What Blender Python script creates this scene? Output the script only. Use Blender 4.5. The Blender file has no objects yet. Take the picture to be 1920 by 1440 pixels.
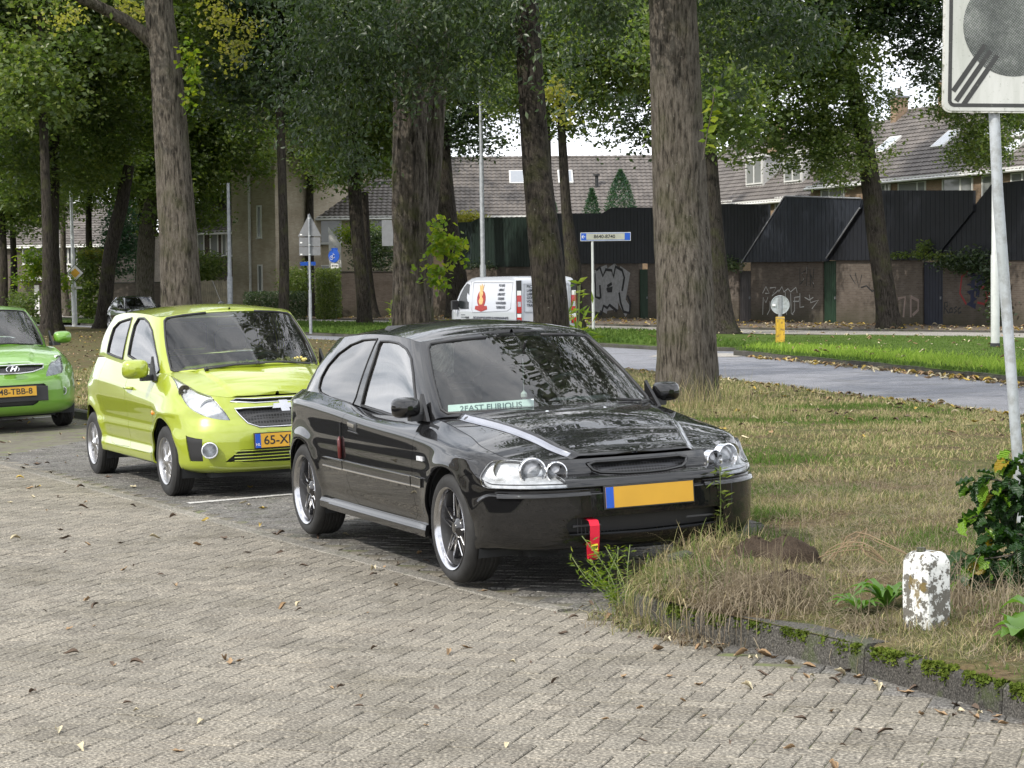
import bpy, bmesh, math, random
import numpy as np
from mathutils import Vector, Matrix
random.seed(7); RNG = np.random.default_rng(11)
PI = math.pi
scene = bpy.context.scene
COL = scene.collection

# ------------------------------------------------------------------ camera
CAM_H, CAM_F, CAM_PITCH, CAM_ROLL = 1.65, 4000.0, -math.atan(180/4000.0), math.radians(0.6)
_F = np.array([0, math.cos(CAM_PITCH), math.sin(CAM_PITCH)])
_U0 = np.array([0, -math.sin(CAM_PITCH), math.cos(CAM_PITCH)]); _X0 = np.array([1.0, 0, 0])
_X = _X0*math.cos(CAM_ROLL) - _U0*math.sin(CAM_ROLL)
_U = _U0*math.cos(CAM_ROLL) + _X0*math.sin(CAM_ROLL)
cam_data = bpy.data.cameras.new('camera'); cam = bpy.data.objects.new('camera', cam_data); COL.objects.link(cam)
cam_data.sensor_width = 36; cam_data.lens = CAM_F/1920*36; cam_data.clip_start = .1; cam_data.clip_end = 2000
m4 = Matrix(((_X[0], _U[0], -_F[0], 0), (_X[1], _U[1], -_F[1], 0), (_X[2], _U[2], -_F[2], CAM_H), (0, 0, 0, 1)))
cam.matrix_world = m4
scene.camera = cam
scene.render.resolution_x, scene.render.resolution_y = 1024, 768

# ------------------------------------------------------------------ light
SUN_AZ = math.radians(-132)     # measured from +Y (view axis) towards +X
SUN_EL = math.radians(42)
world = bpy.data.worlds.new('World'); scene.world = world; world.use_nodes = True
nt = world.node_tree; nt.nodes.clear()
def wn(t, **k):
    n = nt.nodes.new(t)
    for a, b in k.items(): setattr(n, a, b)
    return n
out = wn('ShaderNodeOutputWorld'); bg = wn('ShaderNodeBackground'); bg.inputs['Strength'].default_value = .11
sky = wn('ShaderNodeTexSky'); sky.sky_type = 'NISHITA'; sky.sun_disc = False
sky.sun_elevation = SUN_EL; sky.sun_rotation = SUN_AZ
sky.air_density = 1.2; sky.dust_density = 2.0; sky.ozone_density = 1.0
tc = wn('ShaderNodeTexCoord'); mp = wn('ShaderNodeMapping'); mp.inputs['Scale'].default_value = (1, 1, 2.6)
mp.inputs['Location'].default_value = (.35, .1, .2)
cl = wn('ShaderNodeTexNoise'); cl.inputs['Scale'].default_value = 2.6; cl.inputs['Detail'].default_value = 9; cl.inputs['Roughness'].default_value = .58
cl.inputs['Distortion'].default_value = .35
rp = wn('ShaderNodeValToRGB'); rp.color_ramp.elements[0].position = .30; rp.color_ramp.elements[1].position = .47
cl2 = wn('ShaderNodeTexNoise'); cl2.inputs['Scale'].default_value = 5.5; cl2.inputs['Detail'].default_value = 6
rp2 = wn('ShaderNodeValToRGB'); rp2.color_ramp.elements[0].position = .3; rp2.color_ramp.elements[1].position = .75
rp2.color_ramp.elements[0].color = (10.5, 11.3, 12.6, 1); rp2.color_ramp.elements[1].color = (23, 23, 23.4, 1)
mx = wn('ShaderNodeMix', data_type='RGBA')
L = nt.links.new
L(tc.outputs['Generated'], mp.inputs['Vector']); L(mp.outputs['Vector'], cl.inputs['Vector']); L(mp.outputs['Vector'], cl2.inputs['Vector'])
L(cl.outputs['Fac'], rp.inputs['Fac']); L(cl2.outputs['Fac'], rp2.inputs['Fac'])
L(rp.outputs['Color'], mx.inputs['Factor']); L(sky.outputs['Color'], mx.inputs['A']); L(rp2.outputs['Color'], mx.inputs['B'])
L(mx.outputs['Result'], bg.inputs['Color']); L(bg.outputs['Background'], out.inputs['Surface'])
sd = bpy.data.lights.new('sun', 'SUN'); sd.energy = 3.9; sd.angle = math.radians(.6); sd.color = (1, .94, .84)
sun = bpy.data.objects.new('sun', sd); COL.objects.link(sun)
sdir = Vector((math.sin(SUN_AZ)*math.cos(SUN_EL), math.cos(SUN_AZ)*math.cos(SUN_EL), math.sin(SUN_EL)))
sun.rotation_euler = sdir.to_track_quat('Z', 'Y').to_euler(); sun.location = (0, 0, 60)
scene.view_settings.view_transform = 'Standard'; scene.view_settings.look = 'None'
scene.view_settings.exposure = 0.0; scene.view_settings.gamma = 1.0; scene.view_settings.use_curve_mapping = False
scene.render.engine = 'CYCLES'
scene.cycles.max_bounces = 8; scene.cycles.transparent_max_bounces = 16; scene.cycles.transmission_bounces = 4
scene.cycles.caustics_reflective = False; scene.cycles.caustics_refractive = False

def unproj(px, py, z=0.0):
    "point of the ground plane z that a measurement in the photograph stands for"
    d = _F*CAM_F + _X*(px-960) - _U*(py-720); t = (z-CAM_H)/d[2]
    return Vector((t*d[0], t*d[1], z))
def at_depth(px, py, D):
    d = _F*CAM_F + _X*(px-960) - _U*(py-720); t = D/d[1]
    return Vector((t*d[0], t*d[1], CAM_H+t*d[2]))

# ------------------------------------------------------------------ scene objects
def tag(o, label=None, cat=None, group=None, kind=None):
    if label: o['label'] = label
    if cat: o['category'] = cat
    if group: o['group'] = group
    if kind: o['kind'] = kind
    return o
def empty(name, loc=(0, 0, 0), rz=0, label=None, cat=None, group=None):
    o = bpy.data.objects.new(name, None); COL.objects.link(o); o.location = loc; o.rotation_euler = (0, 0, rz)
    o.empty_display_size = .1
    return tag(o, label, cat, group)
def link(name, me, mats, parent=None, **kw):
    o = bpy.data.objects.new(name, me); COL.objects.link(o)
    if mats is not None:
        for m in (mats if isinstance(mats, (list, tuple)) else [mats]): me.materials.append(m)
    if parent: o.parent = parent
    return tag(o, **kw) if kw else o
def mesh_np(name, V, Fq, smooth=False, mat_idx=None):
    "fast mesh from vertex array and list/array of faces (all same length or ragged list)"
    me = bpy.data.meshes.new(name)
    V = np.asarray(V, dtype=np.float32).reshape(-1, 3)
    me.vertices.add(len(V)); me.vertices.foreach_set('co', V.ravel())
    if isinstance(Fq, np.ndarray):
        n, k = Fq.shape; idx = Fq.ravel().astype(np.int32); starts = np.arange(0, n*k, k, dtype=np.int32)
    else:
        idx = np.fromiter((i for f in Fq for i in f), dtype=np.int32); ln = np.array([len(f) for f in Fq]); n = len(Fq)
        starts = np.concatenate([[0], np.cumsum(ln)[:-1]]).astype(np.int32)
    me.loops.add(len(idx)); me.loops.foreach_set('vertex_index', idx)
    me.polygons.add(n); me.polygons.foreach_set('loop_start', starts)
    if mat_idx is not None: me.polygons.foreach_set('material_index', np.asarray(mat_idx, dtype=np.int32))
    me.polygons.foreach_set('use_smooth', np.full(n, smooth, dtype=bool))
    me.update(calc_edges=True)
    return me
class MB:
    "collects simple shapes into one mesh"
    def __init__(s): s.v = []; s.f = []; s.m = []; s.cur = 0
    def add(s, V, Fs):
        b = len(s.v); s.v += [tuple(map(float, p)) for p in V]; s.f += [tuple(i+b for i in f) for f in Fs]; s.m += [s.cur]*len(Fs); return s
    def box(s, x0, x1, y0, y1, z0, z1, M=None):
        V = [Vector((x, y, z)) for z in (z0, z1) for y in (y0, y1) for x in (x0, x1)]
        if M is not None: V = [M @ p for p in V]
        return s.add(V, [(0, 2, 3, 1), (4, 5, 7, 6), (0, 1, 5, 4), (2, 6, 7, 3), (0, 4, 6, 2), (1, 3, 7, 5)])
    def cbox(s, x0, x1, y0, y1, z0, z1, c=.01, M=None):
        "box with all upper edges chamfered"
        V = []
        for z, i in ((z0, 0), (z1-c, 0), (z1, c)):
            V += [(x0+i, y0+i, z), (x1-i, y0+i, z), (x1-i, y1-i, z), (x0+i, y1-i, z)]
        V = [Vector(p) for p in V]
        if M is not None: V = [M @ p for p in V]
        F = [(3, 2, 1, 0), (8, 9, 10, 11)]
        for b in (0, 4):
            for k in range(4): F.append((b+k, b+(k+1) % 4, b+4+(k+1) % 4, b+4+k))
        return s.add(V, F)
    def prism(s, poly, y0, y1, M=None):
        "polygon in x,z extruded along y"
        n = len(poly); V = [Vector((x, y0, z)) for x, z in poly] + [Vector((x, y1, z)) for x, z in poly]
        if M is not None: V = [M @ p for p in V]
        return s.add(V, [tuple(range(n)), tuple(range(2*n-1, n-1, -1))] + [(i, i+n, (i+1) % n+n, (i+1) % n) for i in range(n)])
    def tube(s, pts, rad, n=10, cap=True, rs=None):
        pts = [Vector(p) for p in pts]; V = []; F = []
        up = None
        for i, p in enumerate(pts):
            t = (pts[min(i+1, len(pts)-1)]-pts[max(i-1, 0)]).normalized()
            if up is None:
                up = t.orthogonal().normalized()
            up = (up - t*up.dot(t)).normalized(); b = t.cross(up)
            r = rs[i] if rs else rad
            V += [p + (up*math.cos(2*PI*k/n) + b*math.sin(2*PI*k/n))*r for k in range(n)]
        for i in range(len(pts)-1):
            for k in range(n): F.append((i*n+k, i*n+(k+1) % n, (i+1)*n+(k+1) % n, (i+1)*n+k))
        if cap: F += [tuple(range(n-1, -1, -1)), tuple((len(pts)-1)*n+k for k in range(n))]
        return s.add(V, F)
    def lathe(s, prof, n=32, M=None, closed=False):
        "profile of (radius, height) spun about local z"
        V = []; F = []; m = len(prof)
        for k in range(n):
            a = 2*PI*k/n; V += [Vector((r*math.cos(a), r*math.sin(a), h)) for r, h in prof]
        for k in range(n):
            for j in range(m if closed else m-1):
                j2 = (j+1) % m; F.append((k*m+j, ((k+1) % n)*m+j, ((k+1) % n)*m+j2, k*m+j2))
        if M is not None: V = [M @ p for p in V]
        return s.add(V, F)
    def disc(s, c, r, axis='z', n=24, M=None, off=0):
        V = [Vector((r*math.cos(2*PI*k/n), r*math.sin(2*PI*k/n), off)) for k in range(n)]
        if M is not None: V = [M @ p for p in V]
        return s.add([p+Vector(c) for p in V], [tuple(range(n))])
    def build(s, name, mats, parent=None, smooth=False, sharp=None, **kw):
        me = mesh_np(name, np.array(s.v), s.f, smooth, s.m)
        if sharp: me.set_sharp_from_angle(angle=math.radians(sharp))
        return link(name, me, mats, parent, **kw)
def copy_tree(o, parent=None):
    c = o.copy(); COL.objects.link(c)
    if parent: c.parent = parent
    for ch in o.children: copy_tree(ch, c)
    return c

# ------------------------------------------------------------------ materials
def newmat(name):
    m = bpy.data.materials.new(name); m.use_nodes = True; t = m.node_tree
    return m, t, t.nodes['Principled BSDF']
def N(t, typ, ins=None, **k):
    n = t.nodes.new(typ)
    for a, b in k.items(): setattr(n, a, b)
    if ins:
        for a, b in ins.items():
            if hasattr(b, 'is_output') and b.is_output: t.links.new(b, n.inputs[a])
            else: n.inputs[a].default_value = b
    return n
def C4(c): return (c[0], c[1], c[2], 1)
def ramp(t, fac, stops, interp='LINEAR'):
    r = N(t, 'ShaderNodeValToRGB', {'Fac': fac}); cr = r.color_ramp; cr.interpolation = interp
    while len(cr.elements) < len(stops): cr.elements.new(.5)
    for e, (p, c) in zip(cr.elements, stops): e.position = p; e.color = C4(c) if len(c) == 3 else c
    return r.outputs['Color']
def noise(t, scale, detail=4, rough=.55, vec=None, dist=0):
    if vec is None: vec = N(t, 'ShaderNodeTexCoord').outputs['Object']
    return N(t, 'ShaderNodeTexNoise', {'Vector': vec, 'Scale': scale, 'Detail': detail, 'Roughness': rough, 'Distortion': dist}).outputs['Fac']
def mixc(t, f, a, b, mode='MIX'):
    n = N(t, 'ShaderNodeMix', data_type='RGBA', blend_type=mode)
    for k, v in (('Factor', f), ('A', a), ('B', b)):
        if hasattr(v, 'is_output'): t.links.new(v, n.inputs[k])
        elif k == 'Factor': n.inputs[k].default_value = v
        else: n.inputs[k].default_value = C4(v)
    return n.outputs['Result']
def math_(t, op, a, b=0.0, c=None):
    n = N(t, 'ShaderNodeMath', operation=op)
    for i, v in enumerate([a, b] + ([c] if c is not None else [])):
        if hasattr(v, 'is_output'): t.links.new(v, n.inputs[i])
        else: n.inputs[i].default_value = v
    return n.outputs[0]
def bump(t, b, h, strength=.3, dist=.01):
    n = N(t, 'ShaderNodeBump', {'Height': h, 'Strength': strength, 'Distance': dist}); t.links.new(n.outputs[0], b.inputs['Normal'])
def setc(t, b, c):
    if hasattr(c, 'is_output'): t.links.new(c, b.inputs['Base Color'])
    else: b.inputs['Base Color'].default_value = C4(c)
def plain(name, c, rough=.5, metal=0, spec=.5, coat=0, var=.12, vscale=6, bmp=0, bscale=80):
    "colour with mild procedural wear"
    m, t, b = newmat(name)
    if var:
        f = noise(t, vscale, 5)
        c2 = tuple(max(0, x*(1-var)) for x in c); c3 = tuple(min(1, x*(1+var)) for x in c)
        setc(t, b, ramp(t, f, [(.3, c2), (.7, c3)]))
    else: setc(t, b, c)
    b.inputs['Roughness'].default_value = rough; b.inputs['Metallic'].default_value = metal
    b.inputs['Specular IOR Level'].default_value = spec; b.inputs['Coat Weight'].default_value = coat
    b.inputs['Coat Roughness'].default_value = .03
    if bmp: bump(t, b, noise(t, bscale, 3), bmp, .01)
    return m
def carpaint(name, c, metal=.0, rough=.35, spec=.5, flake=0, dirt=(.25, .22, .18), dirtamt=.12):
    m, t, b = newmat(name)
    geo = N(t, 'ShaderNodeTexCoord').outputs['Object']
    z = N(t, 'ShaderNodeSeparateXYZ', {'Vector': geo}).outputs['Z']
    d = math_(t, 'MULTIPLY', math_(t, 'SUBTRACT', noise(t, 9, 6, .6, geo), .42), 1.2)
    low = N(t, 'ShaderNodeMapRange', {'Value': z, 'From Min': .15, 'From Max': .6, 'To Min': 1.0, 'To Max': .25}).outputs[0]
    f = N(t, 'ShaderNodeClamp', {'Value': math_(t, 'MULTIPLY', math_(t, 'MULTIPLY', d, low), dirtamt*4), 'Max': .2}).outputs[0]
    setc(t, b, mixc(t, f, c, dirt))
    b.inputs['Metallic'].default_value = metal; b.inputs['Roughness'].default_value = rough; b.inputs['Specular IOR Level'].default_value = spec
    b.inputs['Coat Weight'].default_value = 1; b.inputs['Coat IOR'].default_value = 1.6
    r = N(t, 'ShaderNodeMapRange', {'Value': noise(t, 30, 4, .6, geo), 'From Min': .35, 'From Max': .75, 'To Min': .0, 'To Max': .035}).outputs[0]
    t.links.new(r, b.inputs['Coat Roughness'])
    return m
def glassmat(name, tint=(.35, .42, .40), ior=1.75, rough=.0):
    m = bpy.data.materials.new(name); m.use_nodes = True; t = m.node_tree; t.nodes.clear()
    o = N(t, 'ShaderNodeOutputMaterial'); tr = N(t, 'ShaderNodeBsdfTransparent', {'Color': C4(tint)}); g = N(t, 'ShaderNodeBsdfGlossy', {'Roughness': .01, 'Color': (1, 1, 1, 1)})
    geo = N(t, 'ShaderNodeTexCoord').outputs['Object']
    bp = N(t, 'ShaderNodeBump', {'Height': noise(t, 1.6, 2, .5, geo), 'Strength': .12, 'Distance': .02})
    t.links.new(bp.outputs[0], g.inputs['Normal'])
    fr = N(t, 'ShaderNodeFresnel', {'IOR': ior}); mxs = N(t, 'ShaderNodeMixShader')
    t.links.new(fr.outputs[0], mxs.inputs[0]); t.links.new(tr.outputs[0], mxs.inputs[1]); t.links.new(g.outputs[0], mxs.inputs[2])
    dif = N(t, 'ShaderNodeBsdfDiffuse', {'Color': (.35, .34, .3, 1)}); dm = N(t, 'ShaderNodeMixShader')
    dirt = N(t, 'ShaderNodeMapRange', {'Value': noise(t, 22, 6, .65, geo), 'From Min': .45, 'From Max': .8, 'To Min': .01, 'To Max': .07}).outputs[0]
    t.links.new(dirt, dm.inputs[0]); t.links.new(mxs.outputs[0], dm.inputs[1]); t.links.new(dif.outputs[0], dm.inputs[2])
    t.links.new(dm.outputs[0], o.inputs['Surface'])
    return m
M = {}
M['black_trim'] = plain('black_trim', (.018, .018, .019), .45, var=.2)
M['rubber'] = plain('rubber', (.022, .022, .022), .75, var=.3, vscale=18, bmp=.15)
M['dark'] = plain('dark_interior', (.028, .030, .032), .8, var=.3)
M['grey_int'] = plain('grey_interior', (.10, .105, .11), .7, var=.25)
M['chrome'] = plain('chrome', (.82, .82, .83), .12, 1, var=.06)
M['lip'] = plain('polished_lip', (.55, .55, .57), .18, 1, var=.1)
M['alu'] = plain('alloy', (.5, .5, .51), .3, .9, var=.12)
M['glass_dark'] = glassmat('tinted_glass', (.12, .13, .14), 2.3)
M['glass'] = glassmat('green_glass', (.74, .85, .81), 1.6)
M['lens'] = glassmat('lamp_lens', (.9, .92, .93), 1.5)
M['galv'] = plain('galvanised', (.26, .275, .29), .6, .3, var=.22, vscale=9)
M['galv_light'] = plain('light_grey_paint', (.52, .54, .53), .5, .2, var=.1)
M['white'] = plain('white_paint', (.76, .76, .74), .45, var=.06)
M['red'] = plain('red_lens', (.42, .01, .012), .2, coat=1, var=.1)
M['orange'] = plain('orange_lens', (.75, .22, .02), .2, coat=1, var=.1)
M['yellow_plate'] = plain('plate_yellow', (.56, .31, .025), .45, var=.05)
M['blue_plate'] = plain('plate_blue', (.01, .08, .45), .4, var=.1)
M['ink'] = plain('ink', (.015, .015, .015), .6, var=0)

def text_obj(name, s, size, mat, parent=None, M4=None, ext=.0008, align='CENTER', bold=0.0, shear=0, sx=1.0):
    cu = bpy.data.curves.new(name, 'FONT'); cu.body = s; cu.size = size; cu.align_x = align; cu.align_y = 'CENTER'
    cu.extrude = ext; cu.offset = bold; cu.shear = shear; cu.resolution_u = 3
    tmp = bpy.data.objects.new('tmp', cu); COL.objects.link(tmp)
    me = bpy.data.meshes.new_from_object(tmp.evaluated_get(bpy.context.evaluated_depsgraph_get()))
    bpy.data.objects.remove(tmp); bpy.data.curves.remove(cu)
    me.name = name; me.materials.clear()
    S = Matrix.Diagonal((sx, 1, 1, 1))
    me.transform((M4 if M4 is not None else Matrix()) @ S)
    return link(name, me, mat, parent)
def frame(o, x, y):
    "matrix with local x, y axes and origin; z = x cross y"
    x = Vector(x).normalized(); y = Vector(y).normalized(); z = x.cross(y)
    m = Matrix((x, y, z)).transposed().to_4x4(); m.translation = Vector(o); return m
# ================================================================== ground
P0 = np.array([.24, 11.02]); LD = np.array([-.464, .886]); LD /= np.linalg.norm(LD); LN = np.array([LD[1], -LD[0]])
BAYW = 2.3; TILT = math.tan(.028)
def uv(x, y):
    dx, dy = x-P0[0], y-P0[1]; return dx*LN[0]+dy*LN[1], dx*LD[0]+dy*LD[1]
def LP(u, t): return (P0[0]+LN[0]*u+LD[0]*t, P0[1]+LN[1]*u+LD[1]*t)
CORNER = [LP(BAYW, 60), LP(BAYW, 30), LP(BAYW, 10), LP(BAYW, 3.0), (1.47, 13.35), (1.28, 12.75), (1.0, 12.05), (.74, 11.45), (.60, 10.95), (.60, 10.55), (.72, 10.18), (.93, 9.85), (1.16, 9.52), (1.40, 9.09), (1.60, 8.66), (1.80, 8.24), (1.95, 7.9), (2.35, 7.1), (2.9, 6.2), (3.6, 5.2), (6, 2)]
ROADN = [(12.2, 2), (10.4, 9), (8.6, 17), (6.26, 26.61), (5.22, 31.12), (3.66, 37.48), (-.4, 52), (-5.28, 68.28), (-12, 84), (-20.7, 102.4), (-34, 125)]
ROADF = [(15, 2), (12.6, 14), (10.4, 25), (8.26, 34.36), (7.12, 41.2), (5.5, 49.5), (5.25, 50.6), (6.2, 51.6), (6.0, 53.2), (3.86, 55.07), (2.38, 59.14), (-6.72, 76.5), (-12.5, 88), (-21.7, 107.4), (-36, 131)]
PATHN = [(22, 33), (17.5, 46), (13.8, 58.5), (10.5, 62.6), (7.3, 66.3), (4.4, 73), (-6.2, 95.4), (-25.9, 128), (-40, 150)]
WALLB = [(30, 39), (16.9, 69.6), (4.71, 98.64), (-7.9, 119.7), (-27, 152), (-45, 176)]
def in_poly(P, x, y): return inside2(P, x, y)
def inside2(P, x, y):
    c = False; n = len(P); j = n-1
    for i in range(n):
        xi, yi = P[i]; xj, yj = P[j]
        if (yi > y) != (yj > y) and x < (xj-xi)*(y-yi)/(yj-yi)+xi: c = not c
        j = i
    return c
VERGE = CORNER+ROADN                          # park grass between the bays and the road
ISLAND = ROADF+PATHN[::-1]
def hn(x, y, s): return math.sin(x*s+1.3*math.sin(y*s*.7))*math.cos(y*s*1.1+.8*math.sin(x*s*.6))
def seg_dist(P, x, y):
    P = np.asarray(P); a = P[:-1]; b = P[1:]; ab = b-a; t = np.clip(((np.array([x, y])-a)*ab).sum(1)/(ab**2).sum(1), 0, 1)
    return float(np.sqrt(((a+ab*t[:, None]-np.array([x, y]))**2).sum(1).min()))
MOUNDS = [(1.05, 11.2, .34, .11), (1.40, 10.95, .25, .05), (1.1, 10.45, .45, .05), (1.75, 10.3, .35, .04)]
def gz(x, y):
    u, t = uv(x, y)
    if inside2(VERGE, x, y):
        d = seg_dist(CORNER, x, y)
        z = .118+.05*min(1, d/.8) if t < 8 else .15
        if u > BAYW: z = max(z, .15-.01*0)
        z *= max(0.0, min(1.0, 1-(y-20)/30)) if y > 20 else 1
        r = ROADN; dr = 1 if y > 60 else seg_dist(ROADN, x, y)
        z = z*min(1, dr/2.0)+.01
        for mx_, my_, r_, h_ in MOUNDS: z += h_*math.exp(-((x-mx_)**2+(y-my_)**2)/(r_*r_))
        return z+.012*hn(x, y, 3.1)*min(1, d/.3)+.02*hn(x, y, .9)*min(1, d/2)
    if 0 < u < BAYW+.1 and not inside2(ROADN+[(40, 140), (40, 2)], x, y): return u*TILT
    if inside2(ISLAND, x, y):
        d = min(seg_dist(ROADF, x, y), 3); return .12+.06*d/3
    return 0.0

def concrete(name, c, speck=.5, sc=260, patch=1.3, moss=0.0, rnd=.2):
    m, t, b = newmat(name); co = N(t, 'ShaderNodeTexCoord').outputs['Object']
    geo = N(t, 'ShaderNodeNewGeometry'); oi = N(t, 'ShaderNodeObjectInfo')
    wpos = geo.outputs['Position']
    f = noise(t, sc, 2, .6, wpos); g = noise(t, sc*.35, 3, .6, wpos)
    dark = tuple(x*.38 for x in c); lite = tuple(min(.9, x*2.1) for x in c)
    col = ramp(t, f, [(.36, dark), (.46, c), (.53, c), (.63, lite)])
    col = mixc(t, math_(t, 'MULTIPLY', g, .35), col, tuple(x*.7 for x in c))
    p = noise(t, patch, 5, .6, wpos); col = mixc(t, 1.0, col, ramp(t, p, [(.3, (.72, .71, .67)), (.5, (1, 1, 1)), (.7, (1.14, 1.12, 1.1))]), 'MULTIPLY')
    isl = math_(t, 'FRACT', math_(t, 'ADD', geo.outputs['Random Per Island'], oi.outputs['Random']))
    col = mixc(t, 1.0, col, ramp(t, isl, [(0, (1-rnd, 1-rnd*1.05, 1-rnd*1.1)), (.5, (1, 1, 1)), (1, (1+rnd, 1+rnd*.95, 1+rnd*.85))]), 'MULTIPLY')
    if moss:
        mo = ramp(t, noise(t, 5, 6, .7, wpos), [(.52, (0, 0, 0)), (.66, (1, 1, 1))])
        col = mixc(t, math_(t, 'MULTIPLY', mo, moss), col, (.06, .085, .02))
    setc(t, b, col); b.inputs['Roughness'].default_value = .88; b.inputs['Specular IOR Level'].default_value = .3
    bump(t, b, f, .8, .006); return m
M['paver'] = concrete('paver_light', (.188, .172, .143), sc=78, rnd=.15)
M['paver_bay'] = concrete('paver_dark', (.125, .12, .112), sc=78, rnd=.16, moss=.2)
M['kerb'] = concrete('kerb_concrete', (.062, .059, .053), sc=110, moss=.6)
M['edging'] = concrete('edging_concrete', (.175, .165, .145), sc=90, moss=.2)
M['asphalt'] = concrete('asphalt', (.19, .195, .215), sc=180, rnd=0)
M['path'] = concrete('path_tiles', (.30, .285, .26), sc=120, rnd=.2)
M['litter_paving'] = concrete('litter_paving', (.16, .13, .10), sc=40, patch=3)
def joint_mat():
    m, t, b = newmat('joint_sand'); geo = N(t, 'ShaderNodeNewGeometry').outputs['Position']
    n1 = noise(t, 4.5, 6, .7, geo); setc(t, b, ramp(t, n1, [(.38, (.09, .08, .06)), (.52, (.13, .12, .09)), (.62, (.11, .125, .05)), (.75, (.12, .15, .045))]))
    b.inputs['Roughness'].default_value = 1; bump(t, b, noise(t, 90, 3, .6, geo), .6, .006); return m
M['joint'] = joint_mat()
def soil_mat(name, stops, sc=2.2):
    m, t, b = newmat(name); geo = N(t, 'ShaderNodeNewGeometry').outputs['Position']
    n1 = noise(t, sc, 8, .65, geo); n2 = noise(t, sc*14, 4, .6, geo)
    c = ramp(t, n1, stops); c = mixc(t, 1.0, c, ramp(t, n2, [(.3, (.6, .6, .6)), (.7, (1.35, 1.3, 1.2))]), 'MULTIPLY')
    setc(t, b, c); b.inputs['Roughness'].default_value = 1; b.inputs['Specular IOR Level'].default_value = .1; bump(t, b, n2, .8, .03); return m
M['dry_grass_soil'] = soil_mat('dry_grass_soil', [(.30, (.055, .042, .028)), (.45, (.11, .085, .05)), (.55, (.07, .078, .03)), (.70, (.14, .115, .065))], 1.6)
M['green_soil'] = soil_mat('green_turf', [(.3, (.05, .085, .018)), (.7, (.09, .14, .03))])
M['earth'] = soil_mat('earth', [(.3, (.06, .045, .03)), (.7, (.11, .085, .06))], 6)
def sheet(name, poly, mat, zf, step=None, bounds=None, kind='structure'):
    "flat region filled by constrained triangulation so it can follow the ground height"
    from mathutils.geometry import delaunay_2d_cdt
    pts = [Vector(p) for p in poly]; n = len(pts); edges = [(i, (i+1) % n) for i in range(n)]
    if step:
        for (x0, x1, y0, y1, st) in step:
            for x in np.arange(x0, x1, st):
                for y in np.arange(y0, y1, st):
                    q = (x+.3*st*math.sin(y*7), y+.3*st*math.cos(x*5))
                    if inside2(poly, *q): pts.append(Vector(q))
    V, E, F, *_ = delaunay_2d_cdt(pts, edges, [], 1, 1e-4)
    V3 = [(v.x, v.y, zf(v.x, v.y)) for v in V]
    me = mesh_np(name, np.array(V3), [list(f) for f in F], True)
    bm = bmesh.new(); bm.from_mesh(me); 
    for f in bm.faces:
        f.normal_update()
        if f.normal.z < 0: f.normal_flip()
    bm.to_mesh(me); bm.free()
    return link(name, me, mat, None, kind=kind)
m = MB(); m.box(-400, 400, -60, 700, -.6, -.04); m.build('ground', M['green_soil'], kind='structure')
lane_poly = [(-40, -12), (10, -12), (6, 2)]+CORNER[::-1][1:]+[(-60, 70)]
lane_poly = [(-60, -12), (12, -12), (6, 2)]+[p for p in CORNER[::-1][1:18]]+[LP(BAYW, 26), LP(BAYW, 42), (-60, 100)]
sheet('lane_bed', lane_poly, M['joint'], lambda x, y: (max(0, uv(x, y)[0])*TILT if uv(x, y)[0] < BAYW+.5 else 0)-.0085, step=[(-10, 3, 6, 30, .5)])
# herringbone block paving
AX = np.array([math.sin(math.radians(108)), math.cos(math.radians(108))]); AY = np.array([math.sin(math.radians(18)), math.cos(math.radians(18))])
def paver_list():
    c = .105; out_ = []
    for i in range(-75, 140):
        for j in range(-10, 330):
            r = (i-j) % 4
            if r == 0: w_, h_ = 2, 1
            elif r == 3: w_, h_ = 1, 2
            else: continue
            cx, cy = (i+w_/2)*c, (j+h_/2)*c; x = AX[0]*cx+AY[0]*cy-2.0; y = AX[1]*cx+AY[1]*cy+6.0
            if y < 6.6 or y > 34: continue
            px = x/y
            if px < -.262 or px > .262: continue
            u, t = uv(x, y)
            if u > BAYW+.04 or (inside2(VERGE, x, y) and seg_dist(CORNER, x, y) > .09): continue
            if y > 27.5 and u < .1: continue
            if abs(u) < .03: continue
            k_ = min(seg_dist(CORNER[4:], x, y), 9) if x > -.2 and y < 15 else 9
            out_.append((x, y, w_*c, h_*c, u))
    return out_
PV = paver_list()
def paver_verts(w_, h_, g=.0024, ch=.004):
    a, b = w_/2-g, h_/2-g; V = [(sx*a, sy*b, -.02) for sx, sy in ((-1, -1), (1, -1), (1, 1), (-1, 1))]
    V += [(sx*a, sy*b, -ch) for sx, sy in ((-1, -1), (1, -1), (1, 1), (-1, 1))]+[(sx*(a-ch), sy*(b-ch), 0) for sx, sy in ((-1, -1), (1, -1), (1, 1), (-1, 1))]
    F = [(8, 9, 10, 11)]
    for q in (0, 4):
        for k in range(4): F.append((q+k, q+(k+1) % 4, q+4+(k+1) % 4, q+4+k))
    return np.array(V), F
lane = empty('paved_lane', (0, 0, 0)); tag(lane, kind='structure')
PVn = sorted([p for p in PV if p[4] < 0], key=lambda p: p[1])
near, far = PVn[:299], PVn[299:]; bay = [p for p in PV if p[4] > 0]
pm = {}
for w_, h_ in ((.21, .105), (.105, .21)):
    V, F = paver_verts(w_, h_); me = mesh_np('paver', V, F); me.materials.append(M['paver']); pm[(round(w_, 3), round(h_, 3))] = me
rz0 = math.atan2(AX[1], AX[0])
def zlane(x, y): return 0.0015*hn(x, y, 1.1)-.0015
for (x, y, w_, h_, u) in near:
    o = bpy.data.objects.new('paver', pm[(round(w_, 3), round(h_, 3))]); COL.objects.link(o); o.parent = lane
    o.location = (x, y, zlane(x, y)+random.uniform(-.0015, .0015)); o.rotation_euler = (random.gauss(0, .006), random.gauss(0, .006), rz0+random.gauss(0, .006))
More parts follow.
